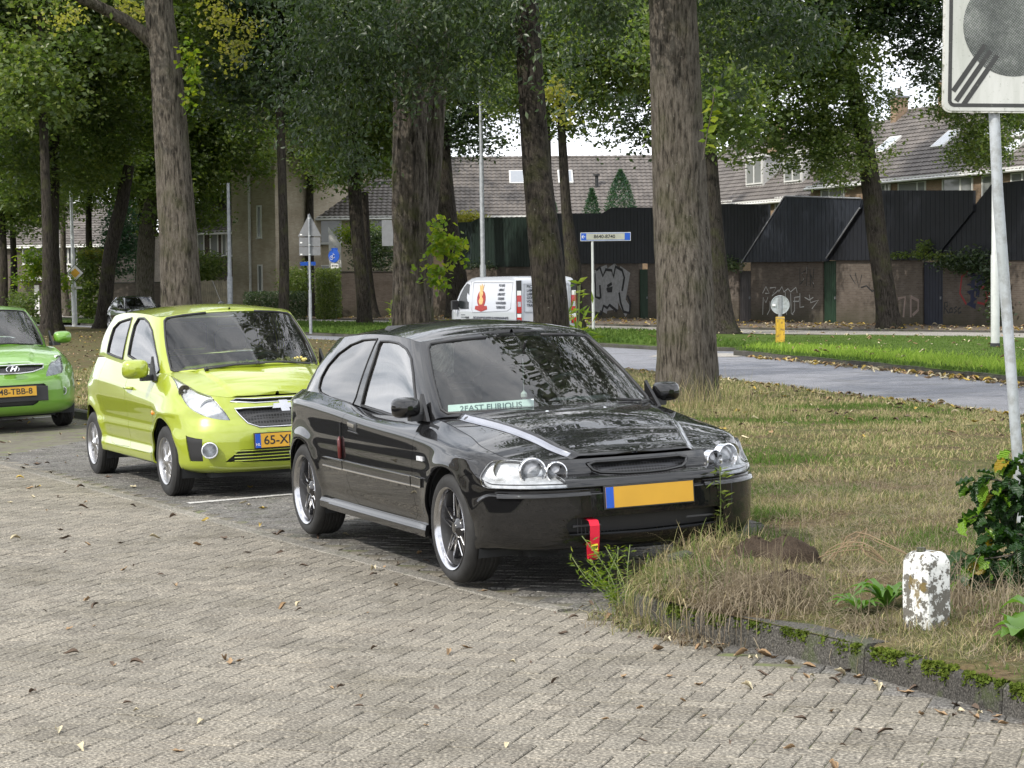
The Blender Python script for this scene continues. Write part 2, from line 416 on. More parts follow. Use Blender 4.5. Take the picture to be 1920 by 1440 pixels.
def paver_mass(name, lst, mat, parent, zf):
    Vs, Fs = [], []; b = 0
    for (x, y, w_, h_, u) in lst:
        V, F = paver_verts(w_, h_); Rm = np.array(Matrix.Rotation(rz0+random.gauss(0, .006), 3, 'Z') @ Matrix.Rotation(random.gauss(0, .006), 3, 'X') @ Matrix.Rotation(random.gauss(0, .006), 3, 'Y'))
        Vs.append(V@Rm.T+np.array([x, y, zf(x, y)+random.uniform(-.0015, .0015)])); Fs += [tuple(i+b for i in f) for f in F]; b += 12
    return link(name, mesh_np(name, np.vstack(Vs), Fs), mat, parent, kind='stuff')
paver_mass('distant_pavers', far, M['paver'], lane, zlane)
bayo = empty('parking_bay', (0, 0, 0)); tag(bayo, kind='structure')
paver_mass('bay_pavers', bay, M['paver_bay'], bayo, lambda x, y: uv(x, y)[0]*TILT)
# far continuation of lane and bays beyond the pavers one can tell apart, and left of the frame
sheet('lane_surface', [(-60, -12), (-9, -12), (-9, 27), LP(-.08, 20.2), LP(-.08, 44), (-60, 100)], M['paver'], lambda x, y: -.008)
sheet('lane_near', [(-9, -12), (12, -12), (6, 2), (3.4, 5.4), (2.9, 6.2), (2.8, 6.45), (-9, 6.45)], M['paver'], lambda x, y: -.008)
sheet('lane_left', [(-9, 6.45), (-1.85, 6.45), (-7.5, 26.9), (-9, 26.9)], M['paver'], lambda x, y: -.0085)
def stones(name, pts, w_, h_, L_, zf, mat, gap=.006, jitter=.006, kid='kerbstone', side=1, lean=0):
    "row of separate kerbstones along a polyline; the line is the lane-side face"
    root = empty(name, (0, 0, 0)); tag(root, kind='structure')
    P = np.asarray(pts, float); d = np.concatenate([[0], np.cumsum(np.hypot(*np.diff(P, axis=0).T))]); n = max(1, int(round(d[-1]/L_)))
    for k in range(n):
        a, b = d[-1]*k/n+gap/2, d[-1]*(k+1)/n-gap/2; S = np.linspace(a, b, 4); X = np.interp(S, d, P[:, 0]); Y = np.interp(S, d, P[:, 1])
        V = []; jz = random.uniform(-jitter, jitter)
        for i in range(4):
            j = min(i, 2); tx, ty = X[j+1]-X[j], Y[j+1]-Y[j]; l = math.hypot(tx, ty); nx, ny = ty/l*side, -tx/l*side
            z = zf(X[i], Y[i])+jz
            for o_, zz in ((-lean, -.15), (0, h_-.02), (.018, h_), (w_-.01, h_), (w_, h_-.01), (w_, -.15)): V.append((X[i]+nx*o_, Y[i]+ny*o_, z+zz))
        F = [(i*6+q, i*6+q+1, i*6+q+7, i*6+q+6) if side < 0 else (i*6+q, i*6+q+6, i*6+q+7, i*6+q+1) for i in range(3) for q in range(5)]
        F += [(0, 1, 2, 3, 4, 5), (23, 22, 21, 20, 19, 18)]
        c = np.mean(V, 0); me = mesh_np(kid, np.array(V)-c, F); o = link(kid, me, mat, root); o.location = c
    return root
stones('curved_kerb', CORNER[7:][::1], .14, .125, .95, lambda x, y: 0, M['kerb'], jitter=.012, side=-1, lean=.012)
stones('bay_kerb', [LP(BAYW, 42), LP(BAYW, 3.2), CORNER[4], CORNER[5], CORNER[6], CORNER[7]], .12, .10, 1.0, lambda x, y: BAYW*TILT, M['kerb'], side=-1)
stones('bay_edging', [LP(-.06, 22), LP(-.06, .9), (.05, 11.6-.35), (.32, 10.9)], .13, .004, 1.0, lambda x, y: .001, M['edging'], jitter=.001, side=1, kid='edging_stone')
sheet('park_verge', VERGE, M['dry_grass_soil'], gz, step=[(0, 6, 7, 16, .16), (-4, 8, 16, 30, .5), (-22, 8, 30, 100, 2.0)])
sheet('road', ROADN[::-1]+ROADF+[], M['asphalt'], lambda x, y: .004*0+.0)
sheet('green_verge', ISLAND, M['green_soil'], gz, step=[(5, 18, 34, 62, .8), (-30, 16, 50, 130, 3)])
stones('road_kerb', ROADF[2:8], .14, .12, 1.0, lambda x, y: 0, M['kerb'], side=1)
stones('verge_kerb', ROADF[8:-1], .14, .10, 1.0, lambda x, y: 0, M['kerb'], side=1)
P1 = [(x+.0, y) for x, y in PATHN]; off = lambda L_, a, b: [(x+a, y+b) for x, y in L_]
EDG = off(PATHN, 1.15, 5.1)
sheet('footpath', PATHN+EDG[::-1], M['path'], lambda x, y: .16)
sheet('rear_paving', EDG+off(WALLB, .6, .6)[::-1], M['litter_paving'], lambda x, y: .20)
stones('path_edging', EDG[1:-2], .08, .06, 1.0, lambda x, y: .165, M['kerb'], side=1, kid='edging_stone')
# painted bay markings
def painted(pts, w_, zf, name='bay_marking'):
    m = MB(); (x0, y0), (x1, y1) = pts; l = math.hypot(x1-x0, y1-y0); nx, ny = -(y1-y0)/l*w_/2, (x1-x0)/l*w_/2
    m.add([(x0+nx, y0+ny, zf(x0, y0)), (x0-nx, y0-ny, zf(x0, y0)), (x1-nx, y1-ny, zf(x1, y1)), (x1+nx, y1+ny, zf(x1, y1))], [(0, 1, 2, 3)])
    return m.build(name, M['marking'], kind='structure')
M['marking'] = concrete('worn_white_paint', (.52, .51, .49), sc=60, rnd=0)
fz = lambda x, y: max(0, uv(x, y)[0])*TILT+.005
for t_ in (6.15, 17.3): painted((LP(.1, t_), LP(BAYW-.1, t_)), .10, fz)
sheet('crossing_strip', [(3.2, 50), (5.2, 49.3), (5.9, 51.2), (3.9, 53.5)], M['path'], lambda x, y: .006)
# ================================================================== buildings
def brick_mat(name, c1, c2, mortar, sc=1.0, rough=.9):
    m, t, b = newmat(name); co = N(t, 'ShaderNodeTexCoord').outputs['Object']; s = N(t, 'ShaderNodeSeparateXYZ', {'Vector': co})
    v = N(t, 'ShaderNodeCombineXYZ', {'X': math_(t, 'ADD', s.outputs['X'], s.outputs['Y']), 'Y': s.outputs['Z']}).outputs[0]
    br = N(t, 'ShaderNodeTexBrick', {'Vector': v, 'Color1': C4(c1), 'Color2': C4(c2), 'Mortar': C4(mortar), 'Scale': sc, 'Mortar Size': .007, 'Mortar Smooth': .2, 'Brick Width': .215, 'Row Height': .065, 'Bias': -.1})
    st = ramp(t, noise(t, .8, 6, .65, co), [(.3, (.68, .66, .62)), (.7, (1.1, 1.1, 1.1))])
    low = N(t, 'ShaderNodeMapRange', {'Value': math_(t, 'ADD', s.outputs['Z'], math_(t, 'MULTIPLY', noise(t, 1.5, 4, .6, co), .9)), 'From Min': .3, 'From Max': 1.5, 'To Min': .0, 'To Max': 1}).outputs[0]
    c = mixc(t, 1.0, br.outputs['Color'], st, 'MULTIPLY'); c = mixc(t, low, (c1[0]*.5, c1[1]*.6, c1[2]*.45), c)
    setc(t, b, c); b.inputs['Roughness'].default_value = rough; b.inputs['Specular IOR Level'].default_value = .2
    bump(t, b, br.outputs['Fac'], -.4, .006); return m
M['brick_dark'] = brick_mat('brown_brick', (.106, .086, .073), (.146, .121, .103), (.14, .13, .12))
M['brick_pale'] = brick_mat('pale_brick', (.42, .36, .27), (.50, .44, .34), (.40, .37, .32))
M['brick_tan'] = brick_mat('tan_brick', (.30, .20, .13), (.38, .26, .17), (.34, .31, .27))
M['tiles'] = plain('roof_tiles', (.125, .112, .104), .75, var=.35, vscale=1.5, bmp=.3, bscale=30)
M['gutter'] = plain('gutter_white', (.62, .62, .60), .5)
M['frame_white'] = plain('window_white', (.70, .70, .68), .45, var=.05)
M['render'] = plain('painted_render', (.50, .50, .49), .8, var=.15)
M['lead'] = plain('lead', (.22, .23, .25), .6)
def pane_mat(name, c, c2):
    m, t, b = newmat(name); co = N(t, 'ShaderNodeTexCoord').outputs['Object']; w_ = N(t, 'ShaderNodeTexWave', {'Vector': co, 'Scale': 5.0, 'Distortion': 1.2, 'Detail': 2}, bands_direction='X')
    setc(t, b, mixc(t, w_.outputs['Fac'], c, c2)); b.inputs['Roughness'].default_value = .06; b.inputs['Coat Weight'].default_value = 1; b.inputs['Roughness'].default_value = .5; return m
M['pane'] = pane_mat('curtained_pane', (.16, .17, .17), (.26, .27, .26)); M['pane_dark'] = pane_mat('dark_pane', (.03, .033, .036), (.05, .055, .06)); M['pane_sky'] = plain('roof_window_glass', (.25, .27, .3), .08, .0, 1, 1, .05)
for nm, c in (('timber_blue', (.018, .022, .032)), ('timber_navy', (.009, .0105, .016)), ('timber_green', (.010, .022, .017)), ('timber_teal', (.018, .030, .030)), ('door_green', (.012, .035, .018)), ('door_navy', (.012, .015, .028)), ('door_grey', (.04, .036, .038))):
    M[nm] = plain(nm, c, .6, var=.25, vscale=2.5)
class Wall:
    "vertical plane through two ground points; gives local (s, z) for measured points"
    def __init__(s, A, B, off=0):
        s.A = np.array(A, float); s.B = np.array(B, float); d = s.B-s.A; s.d = d/np.linalg.norm(d); s.n = np.array([s.d[1], -s.d[0]])
        if s.n.dot(s.A) > 0: s.n = -s.n
        s.A = s.A+s.n*off
    def sz(s, px, py):
        r = _F*CAM_F+_X*(px-960)-_U*(py-720); a = np.array([[r[0], -s.d[0]], [r[1], -s.d[1]]]); t, q = np.linalg.solve(a, s.A); return q, CAM_H+t*r[2]
    def root(s, name, off_s=0, **kw):
        p = s.A+s.d*off_s; x = s.d; 
        o = empty(name, (p[0], p[1], 0), **kw); nrm = s.n
        # local: x along d, y towards the viewer side is n
        mt = Matrix(((s.d[0], s.n[0], 0, p[0]), (s.d[1], s.n[1], 0, p[1]), (0, 0, 1, 0), (0, 0, 0, 1))); 
        if mt.to_3x3().determinant() < 0:
            # keep right-handed: local y points away from viewer
            mt = Matrix(((s.d[0], -s.n[0], 0, p[0]), (s.d[1], -s.n[1], 0, p[1]), (0, 0, 1, 0), (0, 0, 0, 1))); o['flip'] = -1
        o.rotation_euler = mt.to_euler(); o.location = (p[0], p[1], 0)
        return o, (-1 if o.get('flip') else 1)
def prism_local(root, name, poly, y0, y1, mat, **kw):
    m = MB(); m.prism(poly, min(y0, y1), max(y0, y1))
    bm = bmesh.new(); me = mesh_np(name, np.array(m.v), m.f); bm.from_mesh(me); bmesh.ops.recalc_face_normals(bm, faces=bm.faces); bm.to_mesh(me); bm.free()
    return link(name, me, mat, root, **kw)
def box_local(root, name, x0, x1, y0, y1, z0, z1, mat, **kw):
    m = MB(); m.box(min(x0, x1), max(x0, x1), min(y0, y1), max(y0, y1), z0, z1); return m.build(name, mat, root, **kw)
def window(root, x0, x1, z0, z1, f, bars=(.5,), pane='pane', y=0.0, mat='frame_white', sill=True):
    "frame ring, glazing bars, panes set back, sill; f is the sign of the outward side"
    x0, x1 = min(x0, x1), max(x0, x1); w_ = .07; m = MB()
    yy = sorted((y*f-.02*f, y*f+.05*f))
    for a in ((x0, x1, z0, z0+w_), (x0, x1, z1-w_, z1), (x0, x0+w_, z0+w_, z1-w_), (x1-w_, x1, z0+w_, z1-w_)): m.box(a[0], a[1], yy[0], yy[1], a[2], a[3])
    for b in bars:
        xb = x0+(x1-x0)*b; m.box(xb-.04, xb+.04, yy[0], yy[1], z0+w_, z1-w_)
    fr = m.build('window', M[mat], root)
    xs = [x0+w_]+[x0+(x1-x0)*b for b in bars]+[x1-w_]; yp = sorted((y*f+.004*f, y*f+.012*f))
    for i in range(len(xs)-1):
        a = xs[i]+(.04 if i else 0); c = xs[i+1]-(.04 if i+2 < len(xs) else 0); box_local(fr, 'pane', a, c, yp[0], yp[1], z0+w_, z1-w_, M[pane])
    if sill: box_local(fr, 'sill', x0-.04, x1+.04, y*f-.02*f, y*f+.10*f, z0-.06, z0-.002, M['render'])
    return fr
def tile_sheet(root, name, o, vx, vy, nx, ny, tw=.29, th=.34, mat=None, amp=.035):
    "rows of pantiles as real relief: o eave corner, vx along the eave, vy up the slope"
    o, vx, vy = Vector(o), Vector(vx).normalized(), Vector(vy).normalized(); n = vx.cross(vy)
    if n.z < 0: n = -n
    seg = 5; prof = np.array([0, .35, .95, 1.0, .45])*amp; xs = np.arange(nx*seg+1); X = xs*tw/seg; H = prof[xs % seg]
    o_, vx_, vy_, n_ = (np.array(v) for v in (o, vx, vy, n)); V = []; F = []; W_ = len(xs)
    for r in range(ny):
        for (d, h) in ((0, .055), (th+.02, .012)): V.append(o_+np.outer(X, vx_)+vy_*(r*th+d)+np.outer(H+h, n_))
        V.append(o_+np.outer(X, vx_)+vy_*(r*th)+np.outer(H*0+.0, n_))
        b = r*3*W_; i = np.arange(W_-1)
        F.append(np.stack([b+i, b+i+1, b+W_+i+1, b+W_+i], 1)); F.append(np.stack([b+2*W_+i, b+2*W_+i+1, b+i+1, b+i], 1))
    me = mesh_np(name, np.vstack(V), np.vstack(F)); return link(name, me, mat or M['tiles'], root, kind='stuff')
def gable_house(root, f, x0, x1, depth, eave, ridge, wall_mat, roof_over=.35, ridge_cap=True):
    "body with pitched roof; front plane at local y=0, building extends to -f*depth"
    b = -f*depth
    box_local(root, 'wall', x0, x1, -.0*f, b, 0, eave, M[wall_mat])
    prism_y = [(0*f, eave), (b, eave), (b/2, ridge-.06)]
    for xx in (x0, x1-.12):
        m = MB(); V = [(xx, y, z) for y, z in prism_y]+[(xx+.12, y, z) for y, z in prism_y]; m.add(V, [(0, 1, 2), (5, 4, 3), (0, 3, 4, 1), (1, 4, 5, 2), (2, 5, 3, 0)]); m.build('gable', M[wall_mat], root)
    up = Vector((0, b/2-roof_over*f*0, ridge-eave)); L_ = x1-x0+.1; slope = Vector((0, b/2, ridge-eave)); sl = slope.length; e = slope.normalized()
    o = Vector((x0-.05, 0, eave))-e*roof_over; nrow = int((sl+roof_over)/.34)+1; ncol = int(L_/.29)
    r = MB(); nn = Vector((1, 0, 0)).cross(e); nn = nn if nn.z > 0 else -nn
    q = [o-nn*.12, o+Vector((L_, 0, 0))-nn*.12, o+Vector((L_, 0, 0))+e*(sl+roof_over)-nn*.12, o+e*(sl+roof_over)-nn*.12]; V = [tuple(p) for p in q]+[tuple(p+nn*.11) for p in q]
    r.add(V, [(3, 2, 1, 0), (4, 5, 6, 7), (0, 1, 5, 4), (1, 2, 6, 5), (2, 3, 7, 6), (3, 0, 4, 7)]); rf = r.build('roof', M['tiles'], root)
    tile_sheet(rf, 'roof_tiles', o, (1, 0, 0), e, ncol, nrow)
    e2 = Vector((0, -e.y, e.z)); o2 = Vector((x0-.05, b, eave))-e2*roof_over; r = MB(); V = [tuple(p) for p in (o2, o2+Vector((L_, 0, 0)), o2+Vector((L_, 0, 0))+e2*(sl+roof_over), o2+e2*(sl+roof_over))]
    r.add(V+[(a[0], a[1], a[2]+.1) for a in V], [(0, 1, 2, 3), (7, 6, 5, 4), (0, 4, 5, 1), (1, 5, 6, 2), (2, 6, 7, 3), (3, 7, 4, 0)]); r.build('rear_roof', M['tiles'], root)
    m = MB()
    for k in range(int(L_/.4)): m.tube([(x0+k*.4, b/2, ridge+.02), (x0+k*.4+.42, b/2, ridge+.05)], .11, 8)
    rc = m.build('ridge_tiles', M['tiles'], rf); rc['kind'] = 'stuff'
    m = MB(); y_ = (o.y+.06*f); m.tube([(x0-.05, y_, eave-.22), (x1+.05, y_, eave-.22)], .06, 8); m.build('gutter', M['gutter'], root)
    box_local(root, 'fascia', x0, x1, y_-.06*f, y_-.10*f, eave-.24, eave-.05, M['frame_white'])
    return dict(e=e, o=o, nn=nn, b=b, eave=eave, ridge=ridge)
def skylight(root, g, x, up, w_=.8, h_=1.1, f=1):
    c = g['o']+Vector((x-g['o'].x, 0, 0))+g['e']*up+g['nn']*.08; Mt = frame(c, (1, 0, 0), g['e'])
    if (Mt.to_3x3() @ Vector((0, 0, 1))).dot(g['nn']) < 0: Mt = Mt @ Matrix.Rotation(PI, 4, 'Y')
    m = MB(); m.cbox(-w_/2, w_/2, -h_/2, h_/2, -.05, .07, .01, Mt); s_ = m.build('roof_window', M['frame_white'], root); m = MB(); m.box(-w_/2+.08, w_/2-.08, -h_/2+.08, h_/2-.08, .071, .078, Mt); m.build('pane', M['pane_sky'], s_)
def dormer(root, g, x, up, w_, h_, f, side='render'):
    base = g['o']+Vector((x-g['o'].x, 0, 0))+g['e']*up; y0 = base.y; z0 = base.z; dep = h_/abs(g['e'].z/g['e'].y)*1.25
    d = box_local(root, 'dormer', x-w_/2, x+w_/2, y0+.05*f, y0-dep*f, z0, z0+h_, M[side]); box_local(d, 'dormer_roof', x-w_/2-.12, x+w_/2+.12, y0+.2*f, y0-dep*f, z0+h_+.002, z0+h_+.14, M['frame_white'])
    y = y0*f+.06; window(d, x-w_/2+.08, x+w_/2-.08, z0+.12, z0+h_-.08, f, (.5,), 'pane', y, sill=False)
S1 = Wall((16.9, 69.6), (4.71, 98.64)); S2 = Wall((4.71, 98.64), (-7.9, 119.7))
def gs(W, px): return W.sz(px, 600)[0]
# ---- brick garden walls with doors and timber screens
def brick_wall(W, xa, xb, ytop, label, base=.18, th=.22, off=0, mat='brick_dark'):
    a, b = gs(W, xa), gs(W, xb); z = W.sz((xa+xb)/2, ytop)[1]; r, f = W.root('brick_wall', a, label=label, cat='wall')
    box_local(r, 'brickwork', 0, b-a, 0+off*f, -th*f+off*f, base-.2, z, M[mat]); box_local(r, 'coping', 0, b-a, .03*f+off*f, -(th+.03)*f+off*f, z+.002, z+.06, M['kerb'])
    return r, f, a, z
def wdoor(W, xa, xb, ytop, mat, label, slats=7):
    a, b = gs(W, xa), gs(W, xb); z = W.sz((xa+xb)/2, ytop)[1]; r, f = W.root('garden_door', a, label=label, cat='door'); L_ = b-a; n = slats; s_ = abs(L_)/n; sg = 1 if L_ > 0 else -1
    for k in range(n): box_local(r, 'board', sg*(k*s_+.008), sg*((k+1)*s_-.008), -.06*f, -.11*f-.012*(k % 2)*f, .2, z, M[mat])
    box_local(r, 'door_rail', 0, L_, -.12*f, -.16*f, 1.0, 1.12, M[mat]); box_local(r, 'backing', 0, L_, -.17*f, -.19*f, .2, z, M['dark'])
    box_local(r, 'handle', L_*.85, L_*.85+.04*sg, -.06*f, -.0*f, 1.1, 1.2, M['galv'])
    return r
def screen(W, pts, mat, label, off=.06, th=.08, pitch=.14):
    L_ = [W.sz(*p) for p in pts]; a = min(q[0] for q in L_) if True else 0; r, f = W.root('timber_screen', a, label=label, cat='fence')
    poly = [(s_-a, z) for s_, z in L_]; prism_local(r, 'screen_backing', poly, (off-.03)*f, (off-.03-th)*f, M[mat])
    x0, x1 = min(p[0] for p in poly), max(p[0] for p in poly); n = int((x1-x0)/pitch); S_ = []; seq = []
    def span(x):
        zs = []
        for (xa, za), (xb, zb) in zip(poly, poly[1:]+poly[:1]):
            if (xa <= x < xb) or (xb <= x < xa): zs.append(za+(zb-za)*(x-xa)/(xb-xa))
        return (min(zs), max(zs)) if len(zs) >= 2 else None
    for k in range(n):
        xa = x0+k*(x1-x0)/n; w_ = (x1-x0)/n; sa, sb = span(xa+.01), span(xa+w_-.02)
        if not sa or not sb: continue
        m = MB(); m.prism([(xa+.006, sa[0]), (xa+w_-.006, sb[0]), (xa+w_-.006, sb[1]), (xa+.006, sa[1])], min(off*f-.03*f, off*f-.006*(k % 2)*f), max(off*f-.03*f, off*f-.006*(k % 2)*f)); m.build('board', M[mat], r)
    return r, f, a
screen(S1, [(1765, 488), (1765, 468), (1862, 345), (1920, 338), (1990, 334), (1990, 488)], 'timber_navy', 'rightmost black timber screen, cut off by the frame edge behind the white post')
screen(S1, [(1490, 488), (1490, 384), (1635, 384), (1652, 357), (1831, 357), (1831, 395), (1764, 478), (1764, 488)], 'timber_navy', 'wide black timber screen behind the leaning tree trunk', off=.14)
screen(S1, [(1402, 492), (1482, 369), (1626, 373), (1624, 390), (1561, 484), (1561, 490)], 'timber_blue', 'navy roof-shaped timber screen with sloping ends above the green door', off=.25)
screen(S1, [(1330, 492), (1330, 382), (1442, 383), (1442, 420), (1402, 478), (1402, 492)], 'timber_navy', 'black timber screen just right of the thick foreground trunk', off=.04)
screen(S1, [(1232, 494), (1232, 388), (1329, 386), (1329, 492)], 'timber_navy', 'black timber screen mostly hidden behind the thick foreground trunk', off=.07)
screen(S2, [(1091, 494), (1091, 400), (1132, 400), (1150, 389), (1232, 389), (1232, 494)], 'timber_navy', 'navy timber screen above the large grey graffiti, behind the street name board', off=.1)
screen(S2, [(1036, 500), (1036, 400), (1090, 400), (1090, 500)], 'timber_navy', 'narrow navy timber screen behind the forked tree', off=.05)
screen(S2, [(887, 500), (887, 415), (903, 408), (1035, 406), (1035, 500)], 'timber_green', 'dark green timber screen above the white van', off=.08)
screen(S2, [(840, 505), (840, 418), (886, 416), (886, 505)], 'timber_teal', 'blue green timber screen left of the lamp post behind the van', off=.03)
for q_ in ([(1402, 492), (1482, 369)], [(1624, 390), (1561, 484)], [(1482, 368), (1626, 372)]):
    r, f = S1.root('edge_trim', 0, label='thin pale edge strip along the navy roof-shaped screen, '+('left slope' if q_[0][0] == 1402 else 'right slope' if q_[0][0] == 1624 else 'top edge'), cat='trim'); m = MB(); L_ = [S1.sz(*p) for p in q_]; m.tube([(s_, .28*f, z) for s_, z in L_], .03, 6); m.build('strip', M['lead'], r)
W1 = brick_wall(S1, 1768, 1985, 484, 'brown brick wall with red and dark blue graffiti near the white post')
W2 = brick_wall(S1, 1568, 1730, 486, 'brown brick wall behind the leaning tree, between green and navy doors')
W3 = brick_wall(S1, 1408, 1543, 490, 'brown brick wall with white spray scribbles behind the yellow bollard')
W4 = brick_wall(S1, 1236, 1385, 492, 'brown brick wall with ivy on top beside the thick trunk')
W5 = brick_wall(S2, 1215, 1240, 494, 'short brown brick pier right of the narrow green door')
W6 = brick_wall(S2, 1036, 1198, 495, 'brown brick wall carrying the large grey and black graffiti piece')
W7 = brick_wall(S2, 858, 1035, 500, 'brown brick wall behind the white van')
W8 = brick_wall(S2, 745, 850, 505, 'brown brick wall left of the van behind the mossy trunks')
wdoor(S1, 1730, 1768, 491, 'door_navy', 'navy garden door right of the leaning tree'); wdoor(S1, 1543, 1568, 489, 'door_green', 'green slatted garden door left of the leaning tree')
wdoor(S1, 1385, 1408, 508, 'door_grey', 'dark grey garden door left of the scribbled wall'); wdoor(S2, 1198, 1215, 505, 'door_green', 'narrow green door right of the large graffiti'); wdoor(S2, 850, 858, 520, 'timber_teal', 'teal garden door at the front of the van', 3)
def spray(W, wr, pts_list, rad, mat, name='graffiti', lift=0):
    r, f, a, z = wr; m = MB()
    for pts in pts_list:
        L_ = [W.sz(*p) for p in pts]; m.tube([(s_-a, .006*f, zz) for s_, zz in L_], rad, 5)
    m.v = [(x, (.003*f+lift*f+(y-.006*f)*.05), z_) for x, y, z_ in m.v]
    return m.build(name, M[mat], r, kind='stuff')
M['spray_white'] = plain('spray_white', (.48, .48, .47), .8); M['spray_black'] = plain('spray_black', (.012, .012, .014), .7); M['spray_silver'] = plain('spray_silver', (.26, .26, .265), .6, var=.2); M['spray_red'] = plain('spray_red', (.25, .02, .025), .7); M['spray_navy'] = plain('spray_navy', (.01, .014, .045), .7); M['spray_ghost'] = plain('spray_ghost', (.22, .17, .15), .9)
z6_ = lambda L_: [(1300+x/4, 440+y/4) for x, y in L_]
spray(S1, W3, [z6_(p) for p in [[(520, 440), (545, 390), (570, 440), (540, 440)], [(575, 400), (620, 395), (590, 460), (640, 415)], [(640, 430), (665, 390), (680, 430), (710, 405), (730, 430), (770, 395), (780, 435)], [(520, 600), (525, 470), (545, 510), (560, 470)], [(555, 600), (575, 560), (575, 500)], [(740, 600), (760, 570), (760, 470), (800, 465), (790, 500), (750, 500)], [(800, 440), (800, 545), (830, 540)], [(835, 470), (870, 490), (900, 470)], [(870, 450), (880, 510), (940, 490), (890, 555)], [(690, 430), (700, 600)], [(730, 440), (735, 590), (750, 600)]]], .022, 'spray_white')
spray(S1, W3, [z6_(p) for p in [[(845, 270), (810, 290), (835, 330), (805, 370)], [(855, 235), (850, 385)], [(875, 260), (880, 390)], [(905, 255), (900, 330), (880, 300), (905, 400)], [(800, 250), (800, 380)]]], .03, 'spray_black')
spray(S1, W3, [z6_(p) for p in [[(840, 275), (812, 292), (832, 328), (808, 365)], [(852, 240), (850, 350)], [(885, 330), (903, 370)]]], .012, 'spray_white')
spray(S1, W1, [z6_(p) for p in [[(1880, 595), (1885, 510), (1905, 505), (1905, 540), (1885, 545), (1915, 590)], [(1925, 555), (1920, 585), (1945, 580), (1940, 550), (1925, 555)], [(1975, 540), (1955, 555), (1975, 570), (1955, 590)], [(2005, 545), (1985, 560), (1990, 590), (2010, 580)]]], .035, 'spray_black')
z5_ = lambda L_: [(1260+x/2.88, 140+y/2.88) for x, y in L_]
spray(S1, W1, [z5_(p) for p in [[(1600, 1060), (1565, 1090), (1555, 1180), (1590, 1240)], [(1710, 1060), (1725, 1150), (1690, 1240), (1650, 1230)], [(1640, 1150), (1690, 1150), (1700, 1200)]]], .045, 'spray_red')
spray(S1, W1, [z5_(p) for p in [[(1600, 1070), (1650, 1100), (1600, 1130), (1660, 1150), (1600, 1180), (1640, 1210), (1600, 1240), (1640, 1250)], [(1690, 1060), (1670, 1120), (1690, 1100), (1640, 1170)], [(1630, 1060), (1620, 1240)], [(1660, 1070), (1650, 1200)]]], .11, 'spray_navy')
spray(S1, W2, [z5_(p) for p in [[(1220, 1210), (1260, 1200), (1250, 1310)], [(1290, 1210), (1290, 1310)], [(1290, 1200), (1330, 1220), (1330, 1270), (1300, 1300)]]], .06, 'spray_ghost')
spray(S1, W2, [z5_(p) for p in [[(960, 1080), (990, 1130), (990, 1070), (1010, 1150), (1025, 1080)], [(1020, 1150), (1050, 1140), (1080, 1170), (1110, 1160)], [(1085, 1060), (1090, 1150)]]], .03, 'spray_black')
z4_ = lambda L_: [(820+x/3.6, 240+y/3.6) for x, y in L_]
spray(S2, W6, [z4_(p) for p in [[(1070, 1240), (1085, 1120), (1080, 980), (1130, 960), (1150, 1060), (1120, 1240)], [(1150, 1000), (1200, 960), (1230, 1000), (1200, 1080), (1170, 1160), (1210, 1200)], [(1160, 1080), (1230, 1100)], [(1230, 980), (1280, 1000), (1260, 1080), (1250, 1170), (1290, 1240)], [(1100, 1000), (1250, 1050), (1120, 1100), (1250, 1150), (1110, 1190)], [(1100, 1080), (1240, 1020)], [(1140, 1190), (1220, 1180)]]], .34, 'spray_silver')
spray(S2, W6, [z4_(p) for p in [[(1068, 1250), (1110, 1255), (1125, 1200), (1150, 1215), (1165, 1195), (1215, 1235)], [(1075, 960), (1100, 940), (1120, 1000), (1140, 955), (1180, 960), (1190, 1005), (1205, 935), (1250, 960), (1265, 1010), (1250, 1100)], [(1065, 980), (1070, 1140), (1100, 1150)], [(1100, 1060), (1105, 1150)], [(1145, 1090), (1185, 1080), (1180, 1100), (1150, 1100)], [(1230, 1110), (1240, 1180), (1260, 1240), (1300, 1250), (1305, 1180), (1285, 1130)], [(1150, 1070), (1180, 1050)]]], .075, 'spray_black', lift=.02)
# ---- terraced houses
def terrace(W, pxa, pxb, eave_pt, ridge_pt, depth, mat, label, off_r=None, **kw):
    a, b = gs(W, pxa), gs(W, pxb); r, f = W.root('terraced_house', a, label=label, cat='house', group=None)
    eave = W.sz(*eave_pt)[1]; WR = Wall(W.A, W.B, 0); WR.A = W.A-W.n*depth/2; ridge = WR.sz(*ridge_pt)[1]
    x0, x1 = min(0, b-a), max(0, b-a)
    if b < a: pass
    g = gable_house(r, f, x0, x1, depth, eave, ridge, mat); return r, f, a, g
def wx(W, a, px): return gs(W, px)-a
WH = Wall(S1.A-S1.n*12, S1.B-S1.n*12)
R1, f1, a1, g1 = terrace(WH, 2060, 1521, (1521, 347), (1690, 212), 9.5, 'brick_tan', 'right-hand terrace of tan brick houses with long grey tiled roof and roof windows')
WH2 = Wall(WH.A-WH.n*1.2, WH.B-WH.n*1.2)
R2, f2, a2, g2 = terrace(WH2, 1519, 1243, (1521, 366), (1440, 262), 9.0, 'brick_tan', 'lower terrace with two white dormers between the thick trunk and the leaning tree')
WH.n, WH2.n
def wins(W, R, f, a, lst, pane='pane'):
    for (pa, pb, yt, yb, bars) in lst:
        x0, x1 = wx(W, a, pa), wx(W, a, pb); z1, z0 = W.sz((pa+pb)/2, yt)[1], W.sz((pa+pb)/2, yb)[1]; window(R, x0, x1, z0, z1, f, bars, pane, .0)
wins(WH, R1, f1, a1, [(1541, 1585, 353, 400, (.65,)), (1640, 1668, 345, 390, (.5,)), (1685, 1737, 340, 385, (.3,)), (1768, 1825, 332, 378, (.4,)), (1842, 1880, 327, 375, (.5,)), (1896, 1940, 322, 375, (.5,))])
